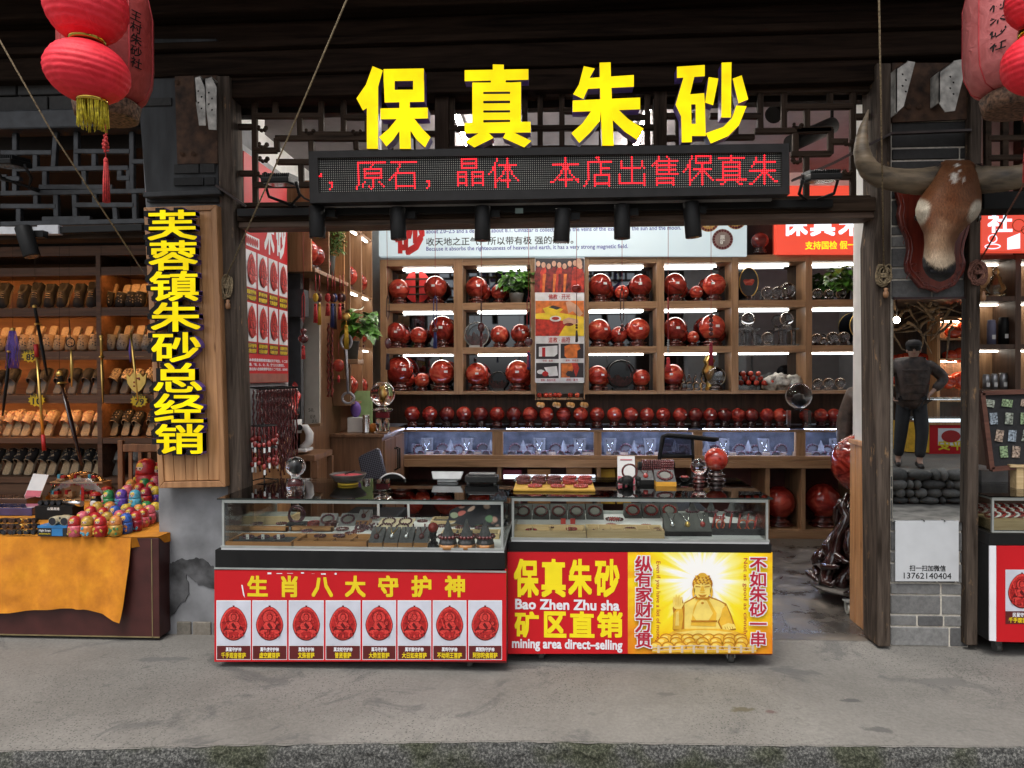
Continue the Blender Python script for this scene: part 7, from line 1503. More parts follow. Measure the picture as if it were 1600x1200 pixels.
def padstand(label,px,py,z,w,h,mat,base,jewel,group,jm):
 "sloping jewellery pad, its foot at the pixel px, py; a pendant or bracelet shown on it"
 o=G(px,py,z);s=S(o.y);W=w*s/2;H_=h*s;t=thing('jewellery_pad',label,'jewellery pad',o,group);zb=0.0
 if base is not None:mb=MB();mb.box(o+Vector((-W,0,0)),o+Vector((W,0.09,0.026)));mb.build('base',base,t);zb=0.0265
 D=0.10;rise=max(0.03,H_-0.01);mb=MB();b0=o+Vector((0,0.003,zb));n=[(-W,0,0),(W,0,0),(W,D,rise),(-W,D,rise)]
 mb.add([b0+Vector(v)for v in n]+[b0+Vector((-W,0,-0.0)),b0+Vector((W,0,0)),b0+Vector((W,D+0.006,0)),b0+Vector((-W,D+0.006,0))],[(0,1,2,3),(3,2,6,7),(1,6,2),(0,3,7),(0,7,6,1)]);mb.build('pad',mat,t)
 U=Vector((1,0,0));V=Vector((0,D,rise)).normalized();Nn=U.cross(V);c=b0+Vector((0,D*.5,rise*.5))+Nn*0.005;L=math.hypot(D,rise)
 if jewel=='bracelet':mb=MB();R=min(W*.72,L*.40);mb.beads(c,R,R*0.2,18,U,V);mb.build('bracelet',jm,t);mb=MB();mb.prism([c-Nn*0.003+U*(R*.72*math.cos(a))+V*(R*.72*math.sin(a))for a in[2*math.pi*k/20 for k in range(20)]],Nn*0.004);mb.build('disc',plain('disc_grey',(0.17,0.17,0.15),0.8),t)
 else:
  mb=MB();top=c+V*(L*.42);mb.tube([top-U*W*.5,c+V*L*.12-U*W*.18,c,c+V*L*.12+U*W*.18,top+U*W*.5],0.0025,5);mb.build('cord',jm if jewel!='drop' else plain('brown_cord',(0.10,0.05,0.02),0.6),t)
  mb=MB();mb.ball(c-V*L*.16,1.0,14,10,sx=0.015,sy=0.015,sz=0.017);mb.build('pendant',{'drop':M_bead,'silver':M_silver,'red':M_bead2,'disc':M_bead,'gold':M_gold}[jewel],t)
 return t
def cone(label,px,py,z,s_,with_base,group,jm=None):
 o=G(px,py,z);t=thing('ring_cone',label,'jewellery cone',o,group);zb=0.0
 if with_base:mb=MB();mb.lathe([(0.046*s_,0),(0.046*s_,0.022*s_)],o,24);mb.build('base',M_orange_wood,t);zb=0.0225*s_
 mb=MB();mb.lathe([(0.045*s_,zb),(0.040*s_,zb+0.022*s_),(0.036*s_,zb+0.025*s_),(0.003*s_,zb+0.12*s_),(0.001*s_,zb+0.122*s_)],o,24);mb.build('cone',M_felt_grey,t)
 if jm:mb=MB();mb.beads(o+Vector((0,0,zb+0.036*s_)),0.044*s_,0.0095*s_,15);mb.build('bracelet',jm,t)
z1=D1['zg']+0.0006;z2=D2['zg']+0.0006
# --- counter with the amulet poster
tray('orange-edged tray with dark compartments at the end by the grey pillar',(351,855),(456,855),832,z1,0.028,3,3,M_orange_wood,M_felt_black)
tray('orange-edged tray with plain grey compartments, in front',(458,856),(573,856),833,z1,0.034,4,2,M_orange_wood,M_felt_grey)
tray('narrow orange-edged tray behind the dark compartments',(392,829),(452,829),823,z1,0.026,3,1,M_orange_wood,M_felt_grey)
tray('narrow orange-edged tray behind the plain grey compartments',(456,829),(522,829),823,z1,0.026,4,1,M_orange_wood,M_felt_grey)
tb_,e=tray('wide black felt tray lying flat behind the three cones',(672,822),(781,822),807,z1,0.03,4,2,M_light_wood,M_felt_black)
tray('black felt tray between the flat tray and the three cones',(688,842),(780,842),826,z1,0.028,4,1,M_light_wood,M_felt_black)
for k,x in enumerate((388,412,436)):
 c=G(x,842,z1+0.03);bracelet(['purple bead bracelet with a white tag nearest the pillar in the dark tray','middle purple bead bracelet in the dark tray','purple bead bracelet nearest the plain grey tray, in the dark tray'][k],c+Vector((0,0,0.012)),0.026,0.0065,14,M_beadp,'bracelets in the dark tray')
 mb=MB();mb.box(c+Vector((0.0,-0.03,0.005)),c+Vector((0.016,-0.028,0.032)));tag(mb.build('price_tag',M_paper),['white price tag on the bracelet nearest the pillar','white price tag on the middle bracelet of the dark tray','white price tag on the bracelet nearest the plain grey tray'][k],'price tag','tags in the dark tray')
for k,(x,j,jm)in enumerate(((586,'drop',M_bead),(610,'silver',M_gold),(633,'silver',M_silver),(657,'disc',M_bead))):
 padstand(['grey pad on an orange base with a dark stone drop, beside the empty grey tray','grey pad on an orange base with a light drop on a golden cord','grey pad on an orange base with a silver necklace','grey pad on an orange base with a dark red disc, by the carved ball'][k],x,856,z1,22,22,M_felt_grey,M_orange_wood,j,'pendant pads with orange bases',jm)
o=G(677,856,z1);t=thing('small_ball_stand','little dark red ball on a carved black stand in front of the black trays','red ball',o);mb=MB();mb.ball(o+Vector((0,0,0.108)),0.028,18,12);mb.build('ball',M_ball,t);mb=MB();mb.lathe([(0.03,0),(0.032,0.006),(0.018,0.014),(0.02,0.03),(0.012,0.04),(0.02,0.06),(0.016,0.072),(0.022,0.084)],o,14);
for k in range(10):a=k*.63;mb.ball(o+Vector((0.02*math.cos(a),0.02*math.sin(a),0.012+0.006*(k%5)*2)),0.008,6,5)
mb.build('stand',M_black,t)
for k,x in enumerate((700,729,758)):cone(['grey cone with a dark red bracelet, nearest the little carved ball stand','grey cone with a dark red bracelet, middle of the three cones','grey cone with a dark red bracelet, nearest the counter end'][k],x,856,z1,1.06,True,'cones with orange bases',M_bead)
for k,x in enumerate((508,540)):padstand(['grey pad with a pale bead bracelet behind the empty grey tray','grey pad with a pale bead bracelet beside the necklace pad'][k],x,822,z1,27,18,plain('light_grey_felt',(0.24,0.24,0.24),0.9),None,'bracelet','bracelet pads at the back of the amulet counter',M_beadp)
padstand('small light grey pad with a dark pendant at the back of the amulet counter',566,820,z1,20,15,MATS['light_grey_felt'],M_orange_wood,'drop','bracelet pads at the back of the amulet counter',M_bead)
t=thing('wooden_box','closed pale wooden box with a frosted lid at the back of the amulet counter','box',G(425,822,z1));o=G(425,820,z1);mb=MB();mb.box(o+Vector((-0.10,0,0)),o+Vector((0.12,0.16,0.05)));mb.build('body',M_light_wood,t,bevel=0.003);mb=MB();mb.box(o+Vector((-0.085,0.015,0.0505)),o+Vector((0.105,0.145,0.054)));mb.build('lid',plain('frosted_lid',(0.34,0.37,0.34),0.4),t)
t=thing('bangle_holder','two upright purple bangles on a dark holder behind the dark tray','bangle',G(462,824,z1));o=G(464,822,z1)
mb=MB();mb.torus(o+Vector((0.0,0,0.075)),0.048,0.007,28,8,(1,0,0),(0,0,1));mb.torus(o+Vector((-0.02,0.03,0.06)),0.042,0.007,28,8,(1,0,0),(0,0.3,1));mb.build('bangle',M_beadp,t);mb=MB();mb.box(o+Vector((-0.06,-0.03,0)),o+Vector((0.05,0.05,0.022)));mb.build('holder',M_felt_black,t)
for k,(x,m_)in enumerate(((489,M_bead2),(516,M_bead))):
 o=G(x,824,z1);t=thing('bangle_stack',['stack of red cord bangles behind the grey tray','broad stack of dark red bangles beside the red cords'][k],'bangle',o,'stacked bangles');mb=MB()
 for q in range(4):mb.torus(o+Vector((0.002*q,0,0.006+0.009*q)),0.034,0.0045,24,6)
 mb.build('bangle',m_,t)
bracelet('dark red bracelet on a pale dish behind the empty grey tray',G(535,826,z1+0.02),0.032,0.0065,16,M_bead,None)
mb=MB();o=G(535,828,z1);mb.lathe([(0.03,0),(0.045,0.012),(0.047,0.014),(0.03,0.006)],o,24);tag(mb.build('pale_dish',M_paper),'pale dish under a bracelet behind the empty grey tray','dish')
t=thing('bead_pile','loose pile of purple and dark beads beside the beige card','beads',G(572,828,z1));mb=MB();o=G(570,828,z1)
for k in range(70):mb.ball(o+Vector((rnd.uniform(-.06,.08),rnd.uniform(-.03,.05),0.006+rnd.random()**2*.03)),0.007,6,5)
mb.build('bead',M_beadp,t)
t=thing('bracelet_card','beige board carrying four bracelets behind the pendant pads','display card',G(615,828,z1));o=G(612,830,z1);mb=MB();mb.prism([o+Vector((-0.11,0,0.001)),o+Vector((0.10,0,0.001)),o+Vector((0.12,0.13,0.05)),o+Vector((-0.09,0.13,0.05))],(0,0.004,-0.001));mb.build('card',plain('beige_card',(0.55,0.46,0.31),0.7),t);mb=MB()
for sx in(-.05,.05):
 for v_ in(.28,.72):c=o+Vector((sx+.02*v_,0.13*v_-0.004,0.05*v_+0.006));mb.beads(c,0.036,0.006,16,(1,0,0),Vector((0,.93,.36)))
mb.build('bracelet',M_beadp,t)
tray('small orange tray of earrings with little white tags beside the beige card',(645,836),(676,836),826,z1,0.024,2,2,M_orange_wood,M_felt_grey)
for k in range(2):
 mb=MB();o=G(646+k*18,832,z1+0.03);mb.ball(o+Vector((0,0,0.012)),0.012,10,8);mb.ball(o+Vector((0.024,0,0.012)),0.012,10,8);mb.box(o+Vector((-.004,-.001,.02)),o+Vector((.004,.001,.05)));tag(mb.build('earring_pair',M_bead),['pair of dark red earrings near the beige card','pair of dark red earrings near the carved ball stand'][k],'earrings','earrings in the orange tray')
t=thing('floral_cloth','black cloth with large pale and red flowers lying folded at the counter end','cloth',(D1['X1']-0.13,D1['Yb']-0.2,D1['zg']+0.001))
def flower_mat():
 m,n,b,_=_base('floral_print');v=coords(n);w=N(n,'ShaderNodeTexVoronoi');w.inputs['Scale'].default_value=14;n.links.new(v,w.inputs[0]);x=N(n,'ShaderNodeMix',data_type='RGBA');x.inputs['A'].default_value=(0.012,0.012,0.018,1)
 sp_=N(n,'ShaderNodeSeparateColor');n.links.new(w.outputs['Color'],sp_.inputs[0]);n.links.new(ramp(n,sp_.outputs[0],[(0.0,(0.55,0.50,0.40)),(0.45,(0.45,0.04,0.04)),(0.6,(0.50,0.45,0.36)),(0.8,(0.12,0.22,0.12))]),x.inputs['B']);n.links.new(ramp(n,w.outputs['Distance'],[(0.30,(1,1,1)),(0.42,(0,0,0))]),x.inputs['Factor']);n.links.new(x.outputs['Result'],b.inputs['Base Color']);b.inputs['Roughness'].default_value=0.9;return m
M_floral=flower_mat();mb=MB();xa,xb=D1['X1']-0.38,D1['X1']-0.015;yb0=D1['Yb']-0.03
mb.grid(lambda u,v:Vector((xa+(xb-xa)*u,yb0-0.16*v+0.01*math.sin(u*9),D1['zg']+0.012+(0.17*(1-v)*(0.35+0.65*u))+0.008*math.sin(u*14+v*6))),30,16);mb.build('folded_cloth',M_floral,t)
# --- counter with the golden statue
for k,x in enumerate((817,845,873,901,930)):padstand(f'dark disc with a dark red bracelet, {ORD[k]} from the joint between the counters',x,812,z2,27,23,plain('dark_grey_felt',(0.07,0.07,0.065),0.9),None,'bracelet','bracelet discs in the statue counter',M_bead)
for k,x in enumerate((990,1019,1048)):padstand(f'dark disc with a bright red bracelet, {ORD[k]} of the three in the middle',x,810,z2,27,22,MATS['dark_grey_felt'],None,'bracelet','bracelet discs in the statue counter',M_bead2)
bracelet('string of small dark beads lying between the discs of the statue counter',G(960,811,z2+0.01),0.05,0.006,22,M_bead,None)
tray('pale wooden tray with large empty compartments nearest the amulet counter',(803,842),(915.5,842),819,z2,0.042,4,1,M_light_wood,plain('shadow_wood',(0.30,0.19,0.085),.6));tray('pale wooden tray with many small compartments in the middle of the statue counter',(917,841),(1038,841),819,z2,0.042,6,2,M_light_wood,MATS['shadow_wood'])  # lining colour paints in the shade inside the compartments
for k,(x,j)in enumerate(((1052,'silver'),(1076,'gold'),(1100,'red'))):padstand(['dark pad with a pale stone pendant beside the small-compartment tray','dark pad with a yellow pendant, middle of the dark pads','dark pad with a red disc pendant beside the hanging cords'][k],x,838,z2,24,26,MATS['dark_grey_felt'],M_blackm,j,'dark pendant pads',M_silver)
for k,x in enumerate((1082,1111,1143)):cone(['small grey cone with a thin bracelet behind the dark pads','middle small grey cone in front of the counter end','small grey cone nearest the counter end'][k],x,806,z2,0.85,False,'small cones',M_beadp)
t=thing('cord_tray','black tray packed with upright red looped bracelets at the counter end','tray',G(1152,836,z2));a,b=G(1113,836,z2),G(1194,836,z2);mb=MB();mb.box((a.x,a.y,z2),(b.x,a.y+0.16,z2+0.035));mb.build('tray',M_felt_black,t);mb=MB()
for k in range(18):
 x=a.x+0.012+(b.x-a.x-0.024)*k/17;y=a.y+0.03+0.05*(k%3);mb.torus((x,y,z2+0.062),0.03,0.0052,20,6,(0.25,0.97,0),(0.15,0,1))
mb.build('looped_bracelet',M_bead2,t);mb=MB()
for k in(2,10,13):x=a.x+0.012+(b.x-a.x-0.024)*k/17;mb.torus((x+0.004,a.y+0.012,z2+0.056),0.026,0.003,18,6,(0.9,0.3,0),(0,0,1))
mb.build('thin_cord',plain('orange_cord',(0.62,0.12,0.03),0.5),t)
for k,x in enumerate((880,895)):
 o=G(x,819,z2+0.042);mb=MB();mb.box(o+Vector((-0.014,0,0)),o+Vector((0.014,0.006,0.032)));tag(mb.build('red_card',plain('red_paper_card',(0.40,0.03,0.02),0.5)),['little red card standing behind the pale tray, nearer the amulet counter','little red card standing behind the pale tray, beside the other'][k],'card','little red cards')
for k in range(14):x,y=[(600,838),(640,842),(560,838),(480,838),(500,846),(530,846),(548,842),(690,830),(720,832),(750,833),(660,822),(402,826),(440,826),(585,816)][k];bracelet('loose purple-brown bead bracelet lying among the trays of the amulet counter',G(x,y,z1)+Vector((0,0,.032)),.028,.0062,15,M_beadp if k%2 else M_bead,'loose bracelets in the amulet counter')
for k in range(12):x,y=[(830,836),(862,830),(893,834),(935,836),(955,828),(985,834),(1010,829),(1030,835),(960,818),(1070,818),(1125,816),(1170,814)][k];bracelet('loose red bead bracelet lying among the trays of the statue counter',G(x,y,z2)+Vector((0,0,.028)),.027,.0062,15,M_bead if k%2 else M_bead2,'loose bracelets in the statue counter')
# --- on top of the amulet counter
zt1_,zt2_=D1['zt']+0.0006,D2['zt']+0.0006
o=G(413,752,zt1_);t=thing('jewellery_carousel','black wire stand hung with red pendants and white tags on the amulet counter','display stand',o);mb=MB()
for R,z in((0.06,0.004),):
 for k in range(4):a=k*math.pi/2+.4;mb.tube([o+Vector((0,0,0.02)),o+Vector((0.05*math.cos(a),0.05*math.sin(a),0.012)),o+Vector((0.085*math.cos(a),0.085*math.sin(a),0.004))],0.004,5)
mb.cyl(o+Vector((0,0,0.012)),o+Vector((0,0,0.36)),0.006,8)
for z in(0.21,0.345):
 mb.torus(o+Vector((0,0,z)),0.075,0.003,24,5)
 for k in range(5):a=k*math.pi/5;mb.cyl(o+Vector((0.075*math.cos(a),0.075*math.sin(a),z)),o-Vector((0.075*math.cos(a),0.075*math.sin(a),-z)),0.0022,5)
mb.build('wire_frame',M_black,t);mr=MB();mt_=MB();mz=MB()
for z in(0.205,0.34):
 for k in range(16):
  a=2*math.pi*k/16;p=o+Vector((0.075*math.cos(a),0.075*math.sin(a),z));l=rnd.uniform(.05,.10);mz.cyl(p,p+Vector((0,0,-l)),0.0015,4);q=p+Vector((0,0,-l));mr.ball(q+Vector((0,0,-0.012)),0.013,10,8,sz=rnd.uniform(1,1.7),sy=.7)
  if k%3:q2=q+Vector((0.004,-0.004,-0.03));mt_.box(q2+Vector((-.006,-.0008,-.03)),q2+Vector((.006,.0008,0)))
mz.build('hanging_cord',M_cord,t);mr.build('red_pendant',M_bead2,t);mt_.build('white_tag',M_paper,t)
def topball(label,px,py,z,R,mat,stand,ph,group=None):
 o=G(px,py,z);t=thing('ball_on_stand',label,'crystal ball' if mat is M_cryst or 'cryst' in mat.name else 'red ball',o,group);mb=MB();mb.ball(o+Vector((0,0,ph+R*.96)),R,32,20);mb.build('ball',mat,t);mb=MB()
 if stand=='glass':mb.lathe([(0.05,0),(0.053,0.01),(0.055,ph*.5),(0.05,ph*.78),(0.02,ph*.85),(0.03,ph)],o,8);mb.build('stand',M_cryst,t);m2=MB();m2.box(o+Vector((-.028,-.01,.03)),o+Vector((.028,.01,.06)));m2.build('inner_print',M_cal,t)
 else:mb.lathe([(R*.62*a,ph*b)for a,b in((1,0),(1.25,.06),(1.25,.2),(1.0,.25),(.95,.45),(1.2,.52),(1.2,.66),(.85,.72),(.8,.9),(1.0,1.0))],o,24);mb.build('stand',stand,t)
 return t
topball('faceted crystal ball on a barrel-shaped glass stand on the amulet counter',462,767,zt1_,0.056,M_cryst,'glass',0.085)
mb=MB();mb.ball(G(462,767,zt1_)+Vector((0,0,0.139)),0.03,12,9,sx=.7)
for v in mb.v:v+=Vector((0.014*noise.noise(v*60),0,0.012*noise.noise(v*55)))
tag(mb.build('crystal_core',M_paper),'white figure inside the faceted crystal ball on the amulet counter','figure')
o=G(544,757,zt1_);t=thing('cinnabar_bowl','dark carved bowl of red powder on a yellow ring on the amulet counter','bowl',o);mb=MB();mb.lathe([(0.05,0.012),(0.075,0.022),(0.100,0.048),(0.110,0.064),(0.104,0.066),(0.09,0.046),(0.05,0.03)],o,32);mb.build('bowl',plain('dark_bronze_bowl',(0.035,0.025,0.02),0.4,var=0.3),t);mb=MB();mb.lathe([(0.001,0.057),(0.05,0.058),(0.097,0.054)],o,28);mb.build('powder',plain('red_powder',(0.34,0.03,0.04),0.9,bump=0.3),t)
mb=MB();mb.torus(o+Vector((0,0,0.007)),0.055,0.007,24,7);mb.build('yellow_ring',plain('yellow_ring',(0.62,0.42,0.02),0.5),t);mb=MB();mb.bar(o+Vector((-0.02,0,0.062)),o+Vector((0.04,0.01,0.082)),0.016,0.006);mb.build('spoon',M_black,t)
o=G(698,754,zt1_);t=thing('card_reader','pale grey tilted payment tablet near the counter joint','tablet',o);mb=MB();mb.prism([o+Vector((-0.085,0,0.02)),o+Vector((0.085,0,0.02)),o+Vector((0.10,0.03,0.065)),o+Vector((-0.10,0.03,0.065))],(0,0.014,-0.006));mb.build('tablet',plain('grey_plastic_light',(0.32,0.33,0.33),0.45),t,bevel=0.005);mb=MB();mb.box(o+Vector((-0.06,0.01,0)),o+Vector((0.06,0.08,0.02)));mb.build('foot',MATS['grey_plastic_light'],t,bevel=0.005)
o=G(752,757,zt1_);t=thing('weighing_scale','black electronic scale beside the pale payment tablet','scale',o);mb=MB();mb.box(o+Vector((-0.10,0,0.008)),o+Vector((0.10,0.10,0.05)));mb.build('body',M_black,t,bevel=0.008);mb=MB();mb.box(o+Vector((-0.08,0.012,0.0505)),o+Vector((0.08,0.09,0.062)));mb.build('pan',plain('dark_grey_pan',(0.06,0.06,0.06),0.4),t,bevel=0.004);mb=MB()
for sx in(-1,1):mb.cyl(o+Vector((sx*.08,.015,0)),o+Vector((sx*.08,.015,.0095)),0.01,10)
mb.build('foot',M_rub,t)
# --- on top of the statue counter
o=G(866,770,zt2_);t=thing('yellow_tray','yellow tray of red bracelets on top of the statue counter near the joint','tray',o);a,b=G(802,768,zt2_),G(930,768,zt2_);mb=MB();mb.box((a.x,a.y,zt2_),(b.x,a.y+0.30,zt2_+0.014));mb.build('tray',plain('yellow_velvet',(0.42,0.24,0.03),0.8),t,bevel=0.004)
for k in range(5):
 c=Vector((a.x+0.05+k*(b.x-a.x-.1)/4,a.y+0.19,zt2_+0.0145));s_=thing('bracelet_bundle',f'bundle of coiled red bead bracelets on the yellow tray, {ORD[k]} from the amulet counter','bracelet',c,'bracelet bundles on the yellow tray');mb=MB()
 for q in range(5):mb.beads(c+Vector((0.004*math.sin(q*2),0.004*math.cos(q*2),0.007+0.009*q)),0.037-0.001*q,0.0068,20)
 mb.build('bead_coil',M_bead2 if k>2 else M_bead,s_)
for k in range(3):bracelet(f'single red bracelet lying at the front of the yellow tray, {ORD[k]} from the amulet counter',Vector((a.x+0.12+k*.13,a.y+0.07,zt2_+0.0225)),0.036,0.0075,18,M_bead2,'single bracelets on the yellow tray')
o=G(979,757,zt2_);t=thing('payment_card','white upright payment card with pink edge behind a bangle','sign',o);mb=MB();mb.prism([o+Vector((-.052,0,0)),o+Vector((.052,0,0)),o+Vector((.052,.03,.165)),o+Vector((-.052,.03,.165))],(0,.006,0));mb.build('card',M_white,t);mb=MB();mb.prism([o+Vector((-.05,-.0006,.003)),o+Vector((.05,-.0006,.003)),o+Vector((.05,.0055,.035)),o+Vector((-.05,.0085,.05))],(0,.0003,0));mb.bar(o+Vector((-.035,.0235,.145)),o+Vector((.035,.0235,.145)),.002,.006);mb.build('pink_print',plain('pink_print',(0.62,0.12,0.16),0.5),t)
o=G(983,758,zt2_)+Vector((0,-0.03,0));t=thing('bangle_stand','dark red bangle held upright by a black elephant figure','bangle',o);mb=MB();mb.torus(o+Vector((0,0,0.085)),0.042,0.006,30,8,(1,0,0),(0,0,1));mb.build('bangle',M_bead,t);mb=MB();mb.ball(o+Vector((-.015,0,.035)),.028,12,9,sx=1.4);mb.ball(o+Vector((-.05,0,.03)),.018,10,8);mb.tube([o+Vector((-.06,0,.03)),o+Vector((-.075,0,.012)),o+Vector((-.07,0,.003))],[.008,.006,.004],6);mb.ball(o+Vector((.05,0.01,.04)),.018,10,8)
for x in(-.035,-.005,.012,.05):mb.cyl(o+Vector((x,0,0)),o+Vector((x,0,.03)),.009,8)
mb.build('elephant',M_black,t)
o=G(1024,752,zt2_)+Vector((0,0.05,0));t=thing('bracelet_roll','black roll wound with many dark red bead bracelets on the statue counter','display roll',o);zr_=P(1024,728,o.y).z;xa,xb=P(997,728,o.y).x,P(1054,728,o.y).x;mb=MB();mb.cyl((xa,o.y,zr_),(xb,o.y,zr_),0.026,20);mb.build('roll',M_black,t)
for k in range(15):x=xa+.025+(xb-xa-.04)*k/14;mb=MB();mb.beads((x,o.y,zr_),.034,.0065 if k<9 else.0085,17 if k<9 else 14,(0,1,0),(0.08,0,1));mb.build('bracelet',M_bead,t)
mb=MB()
for x in(xa+.012,xb-.012):mb.box((x-.006,o.y-.03,zt2_),(x+.006,o.y+.03,zr_-.012))
mb.build('support',M_black,t)
padstand('small grey pad with a red disc pendant in front of the bracelet roll',1010,757,zt2_,24,14,M_felt_grey,M_blackm,'red',None,M_bead);padstand('grey pad with a dark bracelet on an orange-yellow base in front of the bracelet roll',1041,760,zt2_,31,18,M_felt_grey,plain('orange_yellow_base',(0.62,0.30,0.03),0.5),'bracelet',None,M_bead)
o=G(1070,752,zt2_);mb=MB();mb.lathe([(.012,0),(.02,.006),(.03,.022),(.032,.026),(.028,.024),(.012,.01)],o,20);t=thing('little_bowl','little black bowl of red beads beside the crystal ball','bowl',o);mb.build('bowl',M_black,t);mb=MB()
for k in range(9):mb.ball(o+Vector((.016*math.cos(k*.9),.016*math.sin(k*.9),.026)),.008,8,6)
mb.build('bead',M_bead2,t)
topball('clear crystal ball with reddish streaks on a red wood stand, front of the statue counter',1092,754,zt2_,0.049,crystal('rosy_crystal',(1.0,0.86,0.84)),M_redwood,0.05)
mb=MB();c=G(1092,754,zt2_)+Vector((0,0,.097))
for k in range(7):mb.ball(c+Vector((rnd.uniform(-.024,.024),rnd.uniform(-.02,.02),rnd.uniform(-.024,.024))),rnd.uniform(.006,.013),8,6,sx=1.8)
tag(mb.build('crystal_streak',M_ball2),'red streaks inside the crystal ball on the statue counter','inclusion')
topball('bright red marbled ball on a tall dark stand behind the crystal ball',1119,750,zt2_,0.072,M_ball2,M_darkwood,0.06)
# ---- shoe shop: shelves
YSH=5.75;zs=lambda y:P(80,y,YSH).z
sh=thing('shoe_shelf','dark brown shelf unit with warm strip lights holding rows of slippers','shelf',(-4.5,YSH+0.2,0))
M_shw=wood('shoe_shelf_wood',(0.07,0.035,0.02),(0.17,0.085,0.045),'X',0.5,5,0.1);M_shb=wood('shoe_shelf_back',(0.20,0.085,0.035),(0.33,0.15,0.065),'X',0.5,4,0.1)
sX0,sX1,sXd0,sXd1=P(-330,500,YSH).x,P(262,500,YSH).x,P(151,500,YSH).x,P(158,500,YSH).x
tops=[481,549,617,684,746];YB2=YSH+0.42
for k,y in enumerate([418]+tops):
 for a,b in((sX0,sXd0-0.001),(sXd1+0.001,sX1)):mb=MB();mb.box((a,YSH,zs(y+9)),(b,YB2,zs(y)));mb.build('shelf_board',M_shw,sh,bevel=0.002)
mb=MB();mb.box((sXd0,YSH-0.004,0.3),(sXd1,YB2,zs(400)));mb.build('divider',M_shw,sh)
mb=MB();mb.box((sX0,YB2+0.001,0.0),(sX1,YB2+0.02,zs(400)));mb.build('back_panel',M_shb,sh)
mb=MB();mb.box((sX0,YSH,zs(400)),(sX1,YB2+0.02,zs(385)));mb.build('cornice',M_shw,sh)
mb=MB();mb.box((sX0,YSH+0.02,0),(sX1,YB2,zs(756)));mb.build('plinth',M_shw,sh)
M_warm=glow('warm_shelf_led',(1.0,0.46,0.13),24.0)
for y in[418]+tops[:3]:
 for a,b in((sX0,sXd0),(sXd1,sX1)):mb=MB();z=zs(y+9);mb.box((a+0.03,YSH+0.03,z-0.010),(b-0.03,YSH+0.045,z-0.002));mb.build('led_strip',M_warm,sh);mb=MB();mb.box((a,YSH-0.001,z-0.022),(b,YSH+0.014,z-0.0005));mb.build('front_lip',M_shw,sh)
# a shoe stood on its end against the shelf back. flip: toe down
SHOE_SOLE=[(0.0,0.0),(0.030,0.004),(0.036,0.03),(0.030,0.09),(0.034,0.15),(0.043,0.20),(0.036,0.243),(0.018,0.256),(0.0,0.258)]
def shoe(kind,loc,label,group,flip,up,sole,insole,deco=None,closed=False):
 t=thing('slipper' if not closed else 'canvas_shoe',label,'shoe',loc,group);M=Matrix.Translation(loc)@Matrix.Rotation(math.radians(-24),4,'X')
 L=0.258;fz=(lambda z:L-z)if flip else(lambda z:z)
 out=[(x,fz(z))for x,z in SHOE_SOLE]+[(-x*0.92,fz(z))for x,z in SHOE_SOLE[-2:0:-1]]
 mb=MB();mb.prism([M@Vector((x,-0.0,z+0.002))for x,z in out],M.to_3x3()@Vector((0,0.024,0)));mb.build('sole',sole,t)
 mb=MB();mb.prism([M@Vector((x*0.88,-0.003,z*0.97+0.005))for x,z in out],M.to_3x3()@Vector((0,0.0025,0)));mb.build('insole',insole,t)
 def wid(z):
  for(a,b),(c,d)in zip(SHOE_SOLE,SHOE_SOLE[1:]):
   if b<=z<=d:return a+(c-a)*(z-b)/max(1e-6,d-b)
  return 0.0
 z0=0.105 if not closed else 0.0
 def up_fn(u,v):
  z=z0+(L-z0)*v;w=wid(z)*1.03+0.002;a=math.pi*u;edge=0.035*math.sin(a)*(1-v)**2;hgt=(0.058*(1-v)**0.55+0.012)*min(1,(1-v)*7+0.15);x=-w*math.cos(a);zz_=z+edge*0.6
  return M@Vector((x,-hgt*math.sin(a)-0.002,fz(min(zz_,L))+0.002))
 if not closed:
  mb=MB();mb.grid(up_fn,12,10);o=mb.build('upper',up,t);so=o.modifiers.new('thick','SOLIDIFY');so.thickness=0.004
  mb=MB();mb.tube([up_fn(k/12,0)for k in range(13)],0.0035,5);mb.build('piping',insole if deco is None else deco,t)
 else:
  def cl(u,v):
   z=L*v;w=wid(z)*1.03+0.003;a=math.pi*u;op=0.30<v<0.0;hgt=0.075 if v<0.42 else 0.075-0.05*(v-0.42)/0.58;hgt*=min(1,(1-v)*9+0.1)*min(1,v*9+0.25);s_=math.sin(a)
   if v<0.45:hh=hgt*min(1,s_*1.5);hh=hh if s_<0.62 else hgt*(0.93-0.9*min(1,(s_-0.62)*2.4)*math.sin(math.pi*min(1,v/0.45)))
   else:hh=hgt*s_
   return M@Vector((-w*math.cos(a),-hh-0.002,fz(z)+0.002))
  mb=MB();mb.grid(cl,16,16);mb.build('upper',up,t)
  mb=MB()
  for k in range(3):mb.tube([cl(0.3+0.4*q/5,0.52+0.07*k)+Vector((0,-0.003,0))for q in range(6)],0.0025,4)
  mb.build('lace',deco or insole,t)
 if deco is not None and not closed:
  mb=MB();r=random.Random(len(kind))
  for k in range(16):
   u,v=r.uniform(.25,.75),r.uniform(.25,.85);p=up_fn(u,v);q=up_fn(u+0.01,v+0.02);n_=(p-(M@Vector((0,0.05,fz(z0+(L-z0)*v))))).normalized();mb.ball(p+n_*0.0035,r.uniform(.003,.007),6,4)
  mb.build('embroidery',deco,t)
 return t
M_tan=plain('tan_canvas',(0.42,0.29,0.17),0.8,var=0.15,scale=60);M_tan2=plain('cream_canvas',(0.50,0.37,0.24),0.8,var=0.15,scale=60);M_blk=plain('black_canvas',(0.018,0.017,0.017),0.75,var=0.2);M_ins=plain('straw_insole',(0.40,0.29,0.17),0.85,var=0.15,scale=90);M_gryc=plain('grey_canvas',(0.25,0.24,0.22),0.8,var=0.15,scale=60);M_insg=plain('grey_insole',(0.17,0.15,0.13),0.85)
